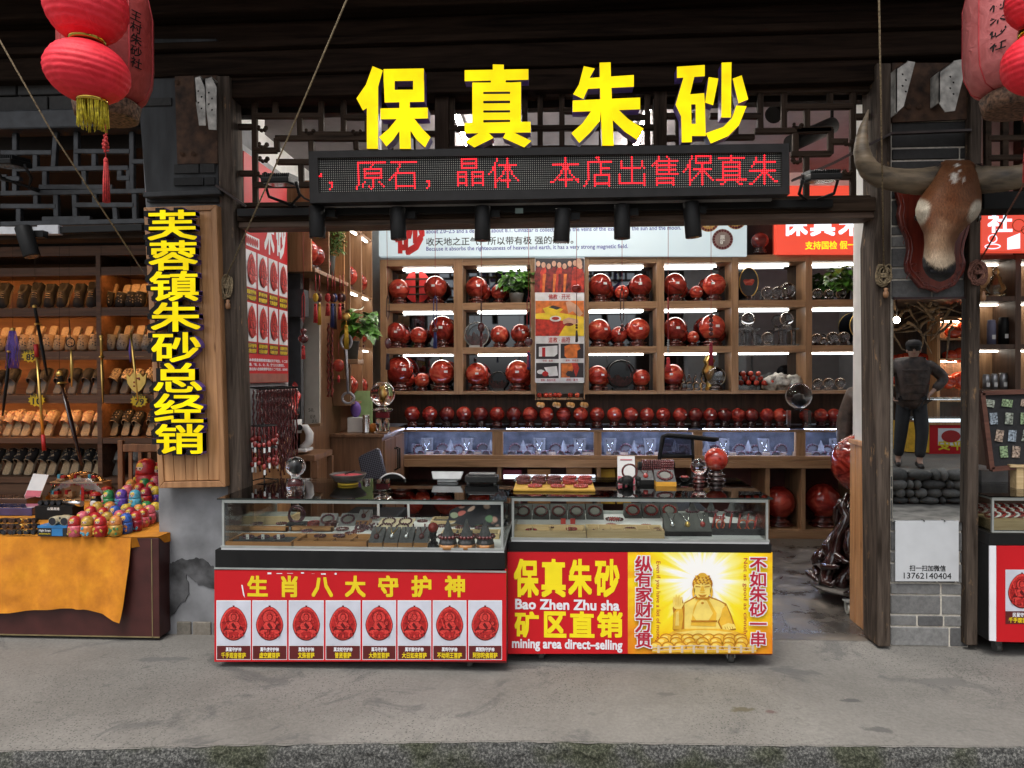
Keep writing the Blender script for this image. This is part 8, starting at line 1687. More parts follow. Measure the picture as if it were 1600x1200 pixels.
M_embr=plain('beige_embroidery',(0.42,0.33,0.22),0.7,var=0.4,scale=60);M_embd=plain('dark_embroidery',(0.07,0.06,0.06),0.7,var=0.4,scale=60);M_embp=plain('pink_embroidery',(0.45,0.20,0.14),0.7,var=0.4,scale=60);M_solel=plain('pale_sole',(0.46,0.39,0.28),0.8)
ROWS=[
 (0,1,'sneaker',M_blk,M_solel,M_ins,M_embr,True,[-36,-17,3,31,54,74,95,120,142],'black canvas shoe with pale sole on the top board'),
 (0,1,'slip',M_blk,M_ins,M_ins,M_embr,False,[167,186,204,216],'narrow beige slipper with a black jewelled toe on the top board'),
 (1,1,'tanm',M_tan,M_tan,M_ins,M_embd,False,[-22,-4,16,34,50,71,90,107,127,144],'tan canvas slipper with a dark patterned toe on the second board'),
 (1,1,'greym',M_gryc,M_gryc,M_ins,M_embd,False,[170,188,212,227],'grey-green mule with a straw insole on the second board'),
 (2,0,'darkm',M_blk,M_insg,M_insg,None,False,[-34,-12,12,42,61,85,109,129,146],'dark slipper with a grey-brown insole on the third board'),
 (2,0,'point',M_embr,M_insg,M_insg,M_embd,False,[172,189,209,226],'small mule with a beige brocade toe on the third board'),
 (3,0,'cream',M_tan2,M_tan2,M_ins,M_embp,False,[-32,-14,6,20,34,51,70,94,109,128,147],'cream slipper with pink sprigs on the fourth board'),
 (3,0,'embr',M_blk,M_blk,M_ins,M_embr,False,[174,191,208,230],'black slipper with a beige crest on the fourth board'),
 (4,0,'blackm',M_blk,M_solel,M_ins,M_embr,False,[-34,-15,5,20,39,58,75,95,111,130,147],'black slipper with an embroidered toe on the lowest board'),
 (4,0,'greys',M_gryc,M_gryc,M_insg,None,False,[178,204],'light grey slipper on the lowest board behind the wooden chair')]
for bi,flip,kind,up,sole,ins,deco,closed,xs_,lab in ROWS:
 z=zs(tops[bi])+0.004;first=None;W=0.092
 for k,x in enumerate(xs_):
  X=P(x,500,YSH+0.10).x;loc=(X,YSH+0.10+0.012*(k%2),z);l_=f'{lab}, {ORD[k]} along'
  if first is None:first=shoe(kind,loc,l_,'shoes on the shoe shop shelves',flip,up,sole,ins,deco,closed);first.scale=(1,1,0.93)
  else:o=dup(first,loc,l_,rotz=rnd.uniform(-.12,.12));o.scale=(1,1,rnd.uniform(0.89,0.96))
# price stars
M_star=plain('yellow_price_star',(0.80,0.58,0.01),0.5)
for(x,y,s_,lab)in((47,556,'89','yellow starburst price card reading 89 below the second board'),(57,625,'10','yellow starburst price card reading 10 below the third board'),(217,626,'79','yellow starburst price card reading 79 in the narrow bay')):
 Yq=YSH-0.03;t=thing('price_card',lab,'price card',P(x,y+8,Yq),'starburst price cards');c=P(x,y,Yq);r_=15*S(Yq)
 mb=MB();mb.prism([c+Vector((r_*(1.0 if k%2 else.78)*math.cos(2*math.pi*k/24),0,r_*.75*(1.0 if k%2 else.78)*math.sin(2*math.pi*k/24)))for k in range(24)],(0,0.003,0));mb.build('card',M_star,t)
 mb=MB();pwrite(mb,s_,x-6,y-3,x+8,y+7,Yq-0.001,0.02);pwrite(mb,'特价',x-9,y-10,x+9,y-4,Yq-0.001,0.02);mb.build('lettering',M_ink,t)
# hanging swords and trinkets
YK=4.62
def hang_item(label,px0,py0,px1,py1,build,name,cat,strmat=M_black):
 t=thing(name,label,cat,P(px1,py1,YK),'souvenir weapons hung in the shoe shop');a,b=P(px0,py0,YK),P(px1,py1,YK);mb=MB();mb.cyl(P(px0,372,YK),a,0.0012,4);mb.build('string',M_lat,t);build(t,a,b);return t
def blade(grip,sheath,tas,w=0.014,gl=0.25):
 def f(t,a,b):
  m_=a.lerp(b,gl);mb=MB();mb.tube([a,a.lerp(m_,.2),m_],[w*.9,w*.7,w*.8],10);mb.build('grip',grip,t)
  mb=MB();d=(b-a).normalized();mb.tube([m_-d*0.004,m_+d*0.008],[w*2.0,w*2.0],10,flat=.5);mb.ball(a,w*1.1,10,8);mb.build('guard',M_gold,t)
  mb=MB();mb.tube([m_+d*0.008,m_.lerp(b,.6),b],[w,w*.95,w*.5],10,flat=.55);mb.build('scabbard',sheath,t)
  if tas is not None:
   mb=MB()
   for k in range(30):q=a+Vector((rnd.uniform(-.02,.03),-0.01,-.01));mb.tube([q,q+Vector((rnd.uniform(-.03,.03),0,-.12)),q+Vector((rnd.uniform(-.04,.04),0,-.25))],0.002,4)
   mb.build('tassel',tas,t)
 return f
M_purp=plain('purple_tassel',(0.10,0.05,0.28),0.6)
hang_item('black sheathed sword with a purple tassel hung at the frame edge',20,515,4,650,blade(M_black,M_black,M_purp),'toy_sword','sword')
hang_item('short black sword hung beside the gold staff',54,479,74,588,blade(M_black,M_black,None),'toy_sword','sword')
hang_item('long gold staff with red ends hung in front of the shoes',56,538,69,704,lambda t,a,b:(MB().tube([a.lerp(b,.12),a.lerp(b,.85)],0.009,10).build('shaft',M_gold,t),MB().tube([a,a.lerp(b,.12)],0.014,10).tube([a.lerp(b,.85),b],0.013,10).build('red_end',M_cal,t)),'toy_staff','staff')
hang_item('long black carved scabbard slanting down to the toy trucks',93,584,128,728,blade(M_black,M_darkwood,None,0.02,.1),'toy_sword','sword')
hang_item('slim gold dagger hung at the shelf divider',158,526,161,630,blade(M_gold,M_gold,None,0.012,.3),'toy_dagger','dagger')
def axe(t,a,b):
 m_=a.lerp(b,.62);mb=MB();mb.tube([a,m_,b],[.008,.007,.004],8);mb.build('handle',M_gold,t);s_=S(YK);mb=MB();c=P(213,595,YK)
 mb.prism([c+Vector((x*s_,0,z*s_))for x,z in((-17,12),(-11,6),(-5,14),(0,8),(5,14),(11,6),(17,12),(15,-4),(8,-14),(0,-20),(-8,-14),(-15,-4))],(0,0.012,0));mb.build('axe_head',M_gold,t)
 mb=MB()
 for k in range(5):mb.ball(c+Vector((rnd.uniform(-8,8)*s_,-0.002,rnd.uniform(-10,6)*s_)),0.006,8,6)
 mb.build('red_gem',M_bead2,t);mb=MB();mb.tube([P(204,530,YK),P(203,548,YK),P(204,566,YK)],[.006,.009,.004],8);mb.build('tassel',M_purp,t)
hang_item('gold battle axe with red gems and a broad curved head',204,520,216,628,axe,'toy_axe','axe')
def ringchain(t,a,b):
 mb=MB();mb.torus(P(110,535,YK),0.03,0.004,20,6,(1,0,0),(0,0,1));mb.tube([a,P(110,528,YK)],0.003,5);mb.build('ring',M_black,t);mb=MB();mb.tube([P(111,545,YK),P(112,570,YK),b],[.004,.010,.004],8);mb.build('small_sword',M_gold,t)
hang_item('black ring charm with a little gold sword on a chain',108,500,112,605,ringchain,'ring_charm','charm')
# ---- table with the velvet cloth
YT=4.08;zT=P(100,838,YT).z;xT=P(248,838,YT+0.0).x;YTb=5.35
tb2=thing('stall_table','dark red boxed stall table on castors in front of the shoe shop','table',(-3.6,4.6,0));zb_=P(120,994,YT).z
mb=MB();mb.box((-6.2,YT,zb_),(xT,YTb,zT-0.004));mb.build('body',plain('maroon_board',(0.058,0.014,0.012),0.45,var=0.12),tb2,bevel=0.004)
mb=MB();mb.box((xT-0.045,YT-0.003,zb_),(xT-0.04,YT-0.0005,zT-0.01));mb.box((-6.2,YT-0.003,zb_-0.001),(xT,YT-0.0005,zb_+0.006));mb.build('edge_trim',plain('brass_trim',(0.30,0.24,0.12),0.4,metal=.5),tb2)
for x in(xT-0.1,-5.9):
 for y in(YT+0.07,YTb-0.1):mb=MB();mb.cyl((x-0.014,y,0.036),(x+0.014,y,0.036),0.035,16);mb.box((x-0.02,y-0.02,0.05),(x+0.02,y+0.02,zb_+0.001));mb.build('caster',M_rub,tb2)
def velvet():
 m,n,b,_=_base('orange_velvet');v=coords(n);t=N(n,'ShaderNodeTexNoise');t.inputs['Scale'].default_value=8;t.inputs['Detail'].default_value=9;t.inputs['Roughness'].default_value=.65;n.links.new(v,t.inputs[0])
 n.links.new(ramp(n,t.outputs[0],[(0.3,(0.44,0.14,0.003)),(0.55,(0.62,0.22,0.005)),(0.75,(0.76,0.32,0.012))]),b.inputs['Base Color']);b.inputs['Roughness'].default_value=0.75;b.inputs['Sheen Weight'].default_value=0.6;b.inputs['Sheen Tint'].default_value=(1,0.6,0.15,1);b.inputs['Sheen Roughness'].default_value=0.35;return m  # mottled orange tones paint in the sheen of the pile
cl=thing('velvet_cloth','orange velvet cloth draped over the front of the stall table','tablecloth',(-3.5,YT,zT));xc=P(207,850,YT).x
def drape(u,v):
 x=-6.2+(xc+6.2)*u;pxr=838+(0.02*u);hb=0.44+0.02*math.sin(x*5)+0.05*max(0,(u-0.9)*10)**2;z=zT-v*hb;d=x-xc;fold=0.016*math.sin(x*7.5+0.4*math.sin(v*3))+0.010*math.sin(x*17+v)+0.03*math.exp(-((d+0.30)/0.05)**2)+0.03*math.exp(-((d+0.02)/0.06)**2)+0.006*math.sin(x*31)+0.010*noise.noise(Vector((x*4,v*3,2)))+0.005*noise.noise(Vector((x*13,v*6,5)))
 return Vector((x-0.05*v*v*max(0,(u-.9)*10),YT-0.006-v*0.02-(0.3+v)*max(0,fold)*0.8,z))
mb=MB();mb.grid(drape,260,24);xr=xT-0.0
mb.grid(lambda u,v:Vector((-6.2+(xT+6.2)*u,YT-0.006+(YTb-YT)*v,zT+0.003+0.002*math.sin(u*90+v*7))),80,20)
a,b,c_=Vector((xc,YT-0.012,zT+0.002)),Vector((xc+0.005,YT-0.02,zT-0.06)),Vector((xT+0.006,YT+0.35,zT-0.075));d_=Vector((xT+0.006,YT+0.42,zT+0.004));e_=Vector((xT+0.004,YT-0.004,zT+0.003))
mb.add([a,b,Vector((xT+0.006,YT+0.06,zT-0.045)),c_,d_,e_],[(0,1,2,5),(5,2,3,4)],0,True)
mb.build('cloth',velvet(),cl)
# ---- nesting dolls
def doll(label,loc,scarf,dress,apron,s_=1.0,group='nesting dolls on the stall table'):
 t=thing('nesting_doll',label,'doll',loc,group);L=Vector(loc)
 prof=[(0.027,0),(0.033,0.004),(0.0375,0.03),(0.037,0.052),(0.035,0.066),(0.034,0.076),(0.0335,0.088),(0.0305,0.102),(0.0225,0.114),(0.011,0.1195),(0.001,0.1205)]
 mb=MB();mb.lathe(prof[:5],L,22);mb.build('dress',dress,t);mb=MB();mb.lathe(prof[4:],L,22);mb.build('headscarf',scarf,t)
 c=L+Vector((0,-0.0165,0.088));mb=MB();mb.ball(c,0.0205,16,12,sz=1.0,sy=.92);mb.build('face',plain('doll_face',(0.66,0.48,0.38),0.4),t)
 mb=MB();mb.ball(c+Vector((0,0.001,0.006)),0.0206,14,10,sz=.85,sy=.93)
 for v in mb.v:
  if v.z<c.z+0.005:v.z=c.z+0.005
 mb.build('hair',plain('doll_yellow_hair',(0.62,0.40,0.04),0.4),t)
 mb=MB()
 for sx in(-1,1):mb.ball(c+Vector((sx*0.0072,-0.0172,0.0005)),0.0027,8,6,sz=1.2)
 mb.build('eye',M_black,t);mb=MB();mb.ball(c+Vector((0,-0.0168,-0.008)),0.0027,8,6,sx=1.4);mb.build('mouth',M_cal,t)
 mb=MB();r=random.Random(hash(label)%1000 if False else len(label))
 for k in range(7):
  a=r.uniform(-2.4,-0.7);z=r.uniform(.014,.058);R=0.0365;q=L+Vector((R*math.cos(a),R*math.sin(a),z))
  for p in range(5):mb.ball(q+Vector((.005*math.cos(p*1.26)*abs(math.sin(a)),-.0005,.005*math.sin(p*1.26))),.0036,6,5)
 mb.build('painted_flower',apron,t);t.scale=(s_,)*3;return t
DC={k:plain('doll_'+k,v,0.4,var=0.22,scale=70,coat=.15)for k,v in dict(red=(0.42,0.012,0.015),pink=(0.62,0.12,0.16),orange=(0.62,0.22,0.05),blue=(0.02,0.09,0.38),sky=(0.08,0.36,0.50),purple=(0.12,0.05,0.32),green=(0.02,0.20,0.06),yellow=(0.62,0.42,0.04),crimson=(0.28,0.008,0.03),gold=(0.45,0.27,0.04)).items()}
DP={}
combos=[('red','pink','gold'),('gold','orange','sky'),('red','red','yellow'),('orange','gold','green'),('blue','blue','orange'),('red','crimson','sky'),('pink','pink','green'),('green','green','pink'),('purple','purple','sky'),('sky','sky','yellow'),('crimson','red','gold'),('yellow','purple','pink')]
spots=[(117,838,0),(137,838,1),(157,838,2),(181,837,3),(197,833,4),(213,829,5),(224,823,0),(234,818,6),(243,813,11),
         (129,829,6),(149,830,2),(168,829,1),(187,826,6),(204,822,10),(217,817,3),(229,811,7),
         (142,821,5),(161,821,0),(180,819,4),(197,815,11),(212,811,2),(225,806,6),(153,813,1),(172,813,3),(190,810,0),(207,806,5)]
back=[(170,794,7),(190,794,8),(211,795,9),(228,790,10),(243,787,11),(199,787,6),(218,783,5),(236,780,2),(205,777,3),(226,774,7),(243,771,6)]
seen={}
def doll_at(loc,ci,s_,where):
 sc,dr,ap=combos[ci];key=(ci,);n_=seen.get((ci,where),0);seen[(ci,where)]=n_+1
 nm=f'{dr} doll with a {sc} scarf and {ap} flowers' if sc!=dr else f'all-{dr} doll with {ap} flowers'
 lab=f'{nm}, {ORD[n_]} such {where}'
 if key not in DP:DP[key]=doll(lab,loc,DC[sc],DC[dr],DC[ap],s_)
 else:dup(DP[key],loc,lab,None,rnd.uniform(-.5,.5),s_*rnd.uniform(.95,1.04))
zD=zT+0.0045
for x,y,ci in spots:o=G(x,y,zD);doll_at((o.x,o.y,zD),ci,1.0,'of the front block')
ob=G(205,797,zD+0.07)
mb=MB();mb.box((P(160,800,ob.y).x,ob.y-0.03,zD),(xT-0.01,YTb-0.02,zD+0.07));tag(mb.build('riser_box',plain('grey_riser',(0.25,0.25,0.26),0.7)),'low grey riser under the back block of nesting dolls','riser')
for x,y,ci in back:o=G(x,y,zD+0.0705);doll_at((o.x,min(o.y,YTb-0.06),zD+0.0705),ci,1.05,'on the grey riser')
o=P(229,757,5.2);doll_at((o.x,5.2,zD+0.0705),2,2.1,'standing tall behind');doll_at((P(246,757,5.25).x,5.25,zD+0.0705),0,1.9,'standing tall behind')
# penguins, boxes, binoculars
for k,(x,y)in enumerate(((150,795),(167,785))):
 L=G(x,y,zD);t=thing('penguin_figure',['black and white penguin figure with a red cap, in front','black and white penguin figure with a red cap, half hidden behind the other'][k],'figurine',L,'penguin figures');s_=1.0
 mb=MB();mb.lathe([(.022,0),(.036,.008),(.040,.035),(.034,.065),(.026,.078),(.028,.09),(.02,.104)],L,18);mb.build('body',M_black,t);mb=MB();mb.ball(L+Vector((0,-.016,.04)),.03,14,10,sz=1.1,sy=.9);mb.ball(L+Vector((0,-.012,.088)),.019,12,8);mb.build('belly',M_white,t);mb=MB();mb.lathe([(.036,.096),(.037,.102),(.026,.116),(.004,.122)],L,16);mb.build('cap',DC['red'],t);mb=MB();mb.ball(L+Vector((0,-.032,.085)),.006,8,6,sx=1.5);mb.build('beak',DC['yellow'],t)
 mb=MB()
 for sx in(-1,1):mb.ball(L+Vector((sx*.014,-.028,.006)),.012,8,6,sz=.5)
 mb.build('foot',DC['red'],t)
a,b=G(59,838,zD),G(106,838,zD);hh=P(80,822,a.y).z-zD
t=thing('night_scope_box','blue and black printed box under the beige binoculars','box',((a.x+b.x)/2,a.y,zD));mb=MB();mb.box((a.x,a.y,zD),(b.x,a.y+0.12,zD+hh));mb.build('carton',plain('black_carton',(0.015,0.017,0.02),0.4),t);mb=MB();mb.box((a.x-.0005,a.y-.001,zD+hh),(b.x+.0005,a.y+.121,zD+hh+.0015));mb.box((a.x-.001,a.y-.0012,zD+hh*.82),(b.x+.001,a.y-.0002,zD+hh));mb.box((P(81,830,a.y).x,a.y-.0015,zD+.004),(P(98,830,a.y).x,a.y-.0002,zD+hh*.78));mb.build('blue_print',plain('blue_print',(0.03,0.18,0.42),0.4),t);mb=MB();pwrite(mb,'Night Scope',61,827,79,831.5,a.y-.0016,.02);mb.build('lettering',M_paper,t);mb=MB();pwrite(mb,'BINOCULAR',61,833,79,835,a.y-.0016,.02);mb.build('yellow_lettering',M_pyel,t)
def binoc(label,c,s_,body,lens,group,name='binoculars'):
 t=thing(name,label,'binoculars',c,group);c=Vector(c);mb=MB()
 for sx in(-1,1):mb.tube([c+Vector((sx*.036*s_,-.045*s_,.024*s_)),c+Vector((sx*.034*s_,.0,.026*s_)),c+Vector((sx*.026*s_,.05*s_,.028*s_))],[.026*s_,.024*s_,.014*s_],14)
 mb.box(c+Vector((-.02*s_,-.03*s_,.018*s_)),c+Vector((.02*s_,.03*s_,.048*s_)));mb.build('body',body,t);mb=MB()
 for sx in(-1,1):mb.tube([c+Vector((sx*.036*s_,-.046*s_,.024*s_)),c+Vector((sx*.036*s_,-.0475*s_,.024*s_))],.022*s_,14)
 mb.cyl(c+Vector((0,-.032*s_,.04*s_)),c+Vector((0,-.03*s_,.04*s_)),.007*s_,10);mb.build('lens',lens,t);return t
M_lens=plain('dark_coated_lens',(0.01,0.012,0.02),0.08,coat=1.0)
binoc('beige binoculars with black lenses standing on the blue box',((a.x+b.x)/2+0.03,a.y+.055,zD+hh+.002),1.0,plain('beige_rubber',(0.38,0.33,0.22),0.5),M_lens,None)
L=G(86,812,zD);mb=MB();mb.box((P(55,812,L.y).x,L.y,zD),(P(113,812,L.y).x,L.y+.12,P(86,791,L.y).z));t=thing('dark_box','dark grey box with four white characters behind the beige binoculars','box',L);mb.build('carton',M_blackm,t);mb=MB();pwrite(mb,'山猫龙迷',74,792.5,93,797,L.y-.001,.02);mb.build('lettering',M_paper,t);zk=P(86,791,L.y).z+.0005
for k,x in enumerate((72,91)):binoc(['small black binoculars on the dark grey box','small dark binoculars on the dark grey box, nearer the silver torch'][k],(P(x,790,L.y+.06).x,L.y+.06,zk),.62,M_black,M_lens,'small binoculars')
mb=MB();mb.cyl((P(101,788,L.y+.05).x,L.y+.05,zk+.02),(P(128,792,L.y+.03).x,L.y+.03,zk+.012),.02,14);tag(mb.build('silver_torch',M_silver),'silver torch lying beside the small binoculars','torch')
for k in range(15):
 x,y=6+(k%5)*11.5+rnd.uniform(-2,2),834-(k//5)*9;L=G(x,y,zD);binoc(f'tiny opera glasses in the heap at the table front, {ORD[k % 5]} in the {["front","middle","rear"][k//5]} row',L,.55,[M_black,plain('brown_glasses',(0.05,0.025,0.018),0.35),M_black,M_gold,M_black][k%5],M_lens,'heap of opera glasses','opera_glasses')
for k,(y,w)in enumerate(((806,.03),(795,.05))):
 L=G(20,y,zD);mb=MB();x0,x1=P(-60,y,L.y).x,P([50,42][k],y,L.y).x;mb.box((x0,L.y,zD+.02*k),(x1,L.y+.16,zD+.055+.02*k));tag(mb.build('flat_box',[plain('navy_box',(0.03,0.035,0.12),0.15,coat=.8),plain('brown_box',(0.09,0.05,0.04),0.2,coat=.8)][k],None,bevel=.004),['long flat shiny navy box at the frame edge of the stall table','long flat shiny brown box behind the navy one'][k],'box')
Lq=G(45,785,zD+.03);t=thing('payment_card','white and pink card leaning back on a glass block on the stall table','sign',Lq);mb=MB();yq=Lq.y;mb.prism([P(38,775,yq),P(62,777,yq),P(76,742,yq+.06),P(52,740,yq+.06)],(0,.005,0));mb.build('card',M_white,t);mb=MB();mb.prism([P(38.5,775,yq-.001),P(61.5,776.6,yq-.001),P(65,767,yq+.013),P(42,766,yq+.013)],(0,.002,0));mb.build('pink_print',MATS['pink_print'],t);mb=MB();mb.box((P(32,786,yq).x,yq,zD),(P(56,786,yq).x,yq+.1,P(45,777,yq).z));mb.build('glass_block',plain('grey_green_block',(0.16,0.22,0.20),0.2),t)
# wooden truck set under film
L=G(115,782,zD+.01);yq=L.y+.05;t=thing('toy_truck_set','wooden toy truck set wrapped in clear film with a red printed frame','toy',L);s_=S(yq);W_c=plain('beech_wood',(0.50,0.30,0.15),0.4);mb=MB()
for z in(zD+.0,P(115,755,yq).z):mb.box((P(78,780,yq).x,yq,z),(P(160,780,yq).x,yq+.12,z+.008))
mb.box((P(78,780,yq).x,yq+.11,zD),(P(160,780,yq).x,yq+.12,P(115,757,yq).z));mb.build('tray',W_c,t);mr=MB();mw=MB();mk=MB();mbl=MB()
for k,(x,y)in enumerate(((84,779),(106,779),(130,779),(145,779),(94,754),(120,754),(142,754))):
 c=P(x,y,yq+.02);mw.box(c+Vector((-.03,0,.012)),c+Vector((.034,.05,.03)));(mr if k%2 else mbl).box(c+Vector((-.026,.004,.0305)),c+Vector((-.006,.046,.062)));(mw if k%2 else mr).box(c+Vector((0,.004,.0305)),c+Vector((.03,.046,.052)))
 for q in(-.018,.02):mk.cyl(c+Vector((q,-.004,.012)),c+Vector((q,.054,.012)),.012,10)
for x in range(80,156,6):q=P(x,757.5,yq-.003);mr.box(q+Vector((-.006,0,-.004)),q+Vector((.006,.003,.004)))
q=P(127,780,yq-.004);mr.box((q.x,yq-.006,zD),(q.x+.022,yq-.002,P(127,757,yq).z))
mr.build('red_truck_part',DC['red'],t);mw.build('wooden_truck_part',W_c,t);mk.build('wheel',plain('dark_beech',(0.25,0.12,0.05),0.4),t);mbl.build('blue_cab',DC['sky'],t)
mb=MB();c=P(117,778,yq+.05)
mb.grid(lambda u,v:Vector((P(72,780,yq).x+(P(170,780,yq).x-P(72,780,yq).x)*u,yq-.02+.17*v,zD+(P(115,738,yq).z-zD)*(math.sin(math.pi*min(1,max(0,u)))**.45)*(math.sin(math.pi*min(1,max(0,v*.9+.05)))**.4)+.008*noise.noise(Vector((u*14,v*9,1))))),36,16);mb.build('film',pane('clear_film',(0.95,0.95,0.95),1.2,0.08),t)
# wooden chair
Yc=5.3;t=thing('wooden_chair','brown slat-backed wooden chair between the table and the shoe shelves','chair',(P(215,760,Yc).x,Yc+.2,0));M_chw=wood('chair_wood',(0.16,0.07,0.03),(0.34,0.16,0.07),'Z',0.4,6,0.08,coat=.3)
for x in(187,262):mb=MB();q=P(x,688,Yc);mb.box((q.x-.02,Yc,0.002),(q.x+.02,Yc+.035,q.z));mb.build('leg',M_chw,t,bevel=.004)
xa,xb=P(187,700,Yc).x+.021,P(262,700,Yc).x-.021
for y0,y1 in((694,706),(762,772)):mb=MB();mb.box((xa,Yc+.004,P(200,y1,Yc).z),(xb,Yc+.03,P(200,y0,Yc).z));mb.build('top_rail',M_chw,t,bevel=.004)
for x in(202,217,232,247):mb=MB();q=P(x,700,Yc).x;mb.box((q-.013,Yc+.008,P(200,761,Yc).z),(q+.013,Yc+.024,P(200,707,Yc).z));mb.build('slat',M_chw,t)
mb=MB();mb.box((xa-.03,Yc+.036,.43),(xb+.03,Yc+.44,.46));mb.build('seat',M_chw,t,bevel=.004)
# ---- gift shop beyond the mirror pillar
YG=5.45;t=thing('glass_shelf','wooden glass-fronted shelf with a crystal statue and black tins beyond the mirror pillar','shelf',(3.3,YG,0));zg=lambda y:P(1570,y,YG).z;gx0,gx1=P(1530,500,YG).x,P(1760,500,YG).x
mb=MB();mb.box((gx0,YG+.28,0),(gx1,YG+.3,zg(395)));mb.build('back_panel',M_oakv,t)
for y in(398,463,538,608):mb=MB();mb.box((gx0,YG,zg(y+7)),(gx1,YG+.279,zg(y)));mb.build('shelf_board',M_walnut_dark,t)
mb=MB()
for x in(1586,1690):q=P(x,500,YG).x;mb.box((q,YG-.004,zg(612)),(q+.04,YG+.27,zg(398)))
mb.build('upright',M_walnut_dark,t);mb=MB();mb.box((gx0,YG+.02,0.0),(gx1,YG+.27,zg(618)));mb.build('cupboard',M_walnut_dark,t)
mb=MB()
for y in(398,463,538):mb.box((gx0+.05,YG+.2,zg(y+8)-.012),(gx1,YG+.22,zg(y+8)-.002))
mb.build('led_tube',M_led2,t)
L=P(1556,462,YG+.12);mb=MB();s_=S(L.y);mb.lathe([(12*s_,0),(14*s_,3*s_),(9*s_,5*s_),(15*s_,9*s_),(12*s_,16*s_),(9*s_,20*s_),(8*s_,27*s_),(4*s_,30*s_),(5*s_,35*s_),(4*s_,40*s_),(1*s_,43*s_)],L,16,sy=.7);tag(mb.build('crystal_statue',crystal('amber_crystal',(1.0,0.9,0.6))),'seated clear and amber crystal figure on the top glass shelf','statue')
for k,(x,y,w,h,m_,lab)in enumerate(((1549,538,12,36,plain('lilac_tin',(0.16,0.16,0.24),0.4),'lilac-grey tin on the middle glass shelf'),(1568,538,15,40,M_black,'black tin with a paper label on the middle glass shelf'),(1541,608,10,22,plain('steel_tin',(0.35,0.35,0.36),0.3,metal=.7),'short steel tin at the pillar end of the lowest glass shelf'),(1553,608,10,23,MATS['steel_tin'],'second short steel tin on the lowest glass shelf'),(1567,608,12,24,MATS['steel_tin'],'third short steel tin on the lowest glass shelf'))):
 L=P(x,y,YG+.1);s_=S(L.y);q=thing('tin_canister',lab,'tin',L,'tins on the glass shelf');mb=MB();mb.lathe([(w*s_/2,0),(w*s_/2,h*s_*.86),(w*s_*.44,h*s_*.9),(w*s_*.44,h*s_),(w*s_*.3,h*s_*1.02)],L,18);mb.build('body',m_,q);mb=MB();c=L+Vector((0,-w*s_/2-.0008,h*s_*.3));mb.box(c+Vector((-.012,-.0005,-.016)),c+Vector((.012,.001,.016)));mb.build('paper_label',M_paper,q)
r2=lightbox('red_lightbox','orange-red lightbox with the white character 社 beyond the mirror pillar',(1534,329,1760,392),5.3,M_rd);mb=MB();pwrite(mb,'社',1543,332,1582,364,5.298,.035,0);mb.build('lettering',[M_wht,M_lyel],r2);mb=MB()
mb.torus(P(1551,373,5.296),1.0,.004,18,5,(6*S(5.3),0,0),(0,0,6*S(5.3)))
mb.torus(P(1551,385,5.296),1.0,.004,18,5,(11*S(5.3),0,0),(0,0,3.5*S(5.3)));mb.prism([P(1574,372,5.297),P(1594,364,5.297),P(1594,388,5.297),P(1574,390,5.297)],(0,.001,0));mb.build('line_drawing',M_wht,r2);mb=MB()
for k in range(3):mb.torus(P(1592+k*14,352+k*7,5.297),1.0,.003,16,4,(9*S(5.3),0,0),(0,0,(9-k*2)*S(5.3)))
mb.build('scroll_print',plain('print_orange',(0.62,0.16,0.05),0.5),r2)
# third counter
Y3=4.05;z3t=P(1600,776,Y3).z;c3=thing('display_case','red glass counter with a single amulet picture beyond the mirror pillar','display case',(3.2,Y3+.3,0),'glass topped counters along the shopfront');Z3=lambda y:P(1575,y,Y3).z;ax,bx=P(1546,850,Y3).x,P(1546,850,Y3).x+1.5;Yb3=Y3+.62
mb=MB();mb.box((ax,Y3+.003,Z3(1002)),(bx,Yb3,Z3(852)));mb.build('base_cabinet',M_blackm,c3);mb=MB();mb.box((ax,Y3,Z3(852)+.0005),(bx,Yb3,Z3(834)));mb.build('plinth_band',M_black,c3)
mb=MB();mb.prism([P(1546,853,Y3-.006),P(1546,1001,Y3-.006),P(1556.5,1002,Y3-.006),P(1556.5,853,Y3-.006)],(0,.006,0),1);mb.prism([P(1557,853,Y3-.006),P(1557,1002.5,Y3-.006),P(1950,1012,Y3-.006),P(1950,853,Y3-.006)],(0,.006,0),0)
frect(mb,1571,890,1622,975,Y3-.006,1,7);frect(mb,1571,955,1622,975,Y3-.006,2,5);amulet(mb,1597,924,21,27,Y3-.006,1);pwrite(mb,'民鼠守护神',1582,957,1612,964,Y3-.0085,.03,1,em=True);pwrite(mb,'千手观音菩萨',1576,964.5,1618,973,Y3-.0085,.03,6,em=True);mb.build('printed_panel',PM,c3)
gy=Y3+.015;mb=MB();mb.box((ax+.02,gy,Z3(833)),(bx,gy+.006,z3t-.008));mb.build('glass_pane',M_glass,c3);mb=MB();mb.box((ax+.02,gy+.007,Z3(833)),(ax+.026,Yb3,z3t-.008));mb.build('glass_pane',M_glass,c3);mb=MB();mb.box((ax+.004,gy-.012,z3t-.006),(bx,Yb3,z3t));mb.build('glass_top',M_glass_top,c3)
mb=MB();mb.box((ax+.02,gy-.004,z3t-.024),(bx,gy+.009,z3t-.0075));mb.box((ax+.02,gy-.004,Z3(833)),(ax+.03,gy+.008,z3t-.024));mb.box((ax+.018,gy-.008,Z3(833)+.0005),(bx,gy-.001,Z3(833)+.01));mb.box((ax+.02,gy+.009,z3t-.02),(ax+.028,Yb3,z3t-.0075));mb.build('frame',M_alu,c3)
for wx in(ax+.1,bx-.2):mb=MB();mb.cyl((wx-.014,Y3+.1,.03),(wx+.014,Y3+.1,.03),.029,16);mb.box((wx-.018,Y3+.08,.04),(wx+.018,Y3+.12,Z3(1002)+.001));mb.build('caster',M_rub,c3)
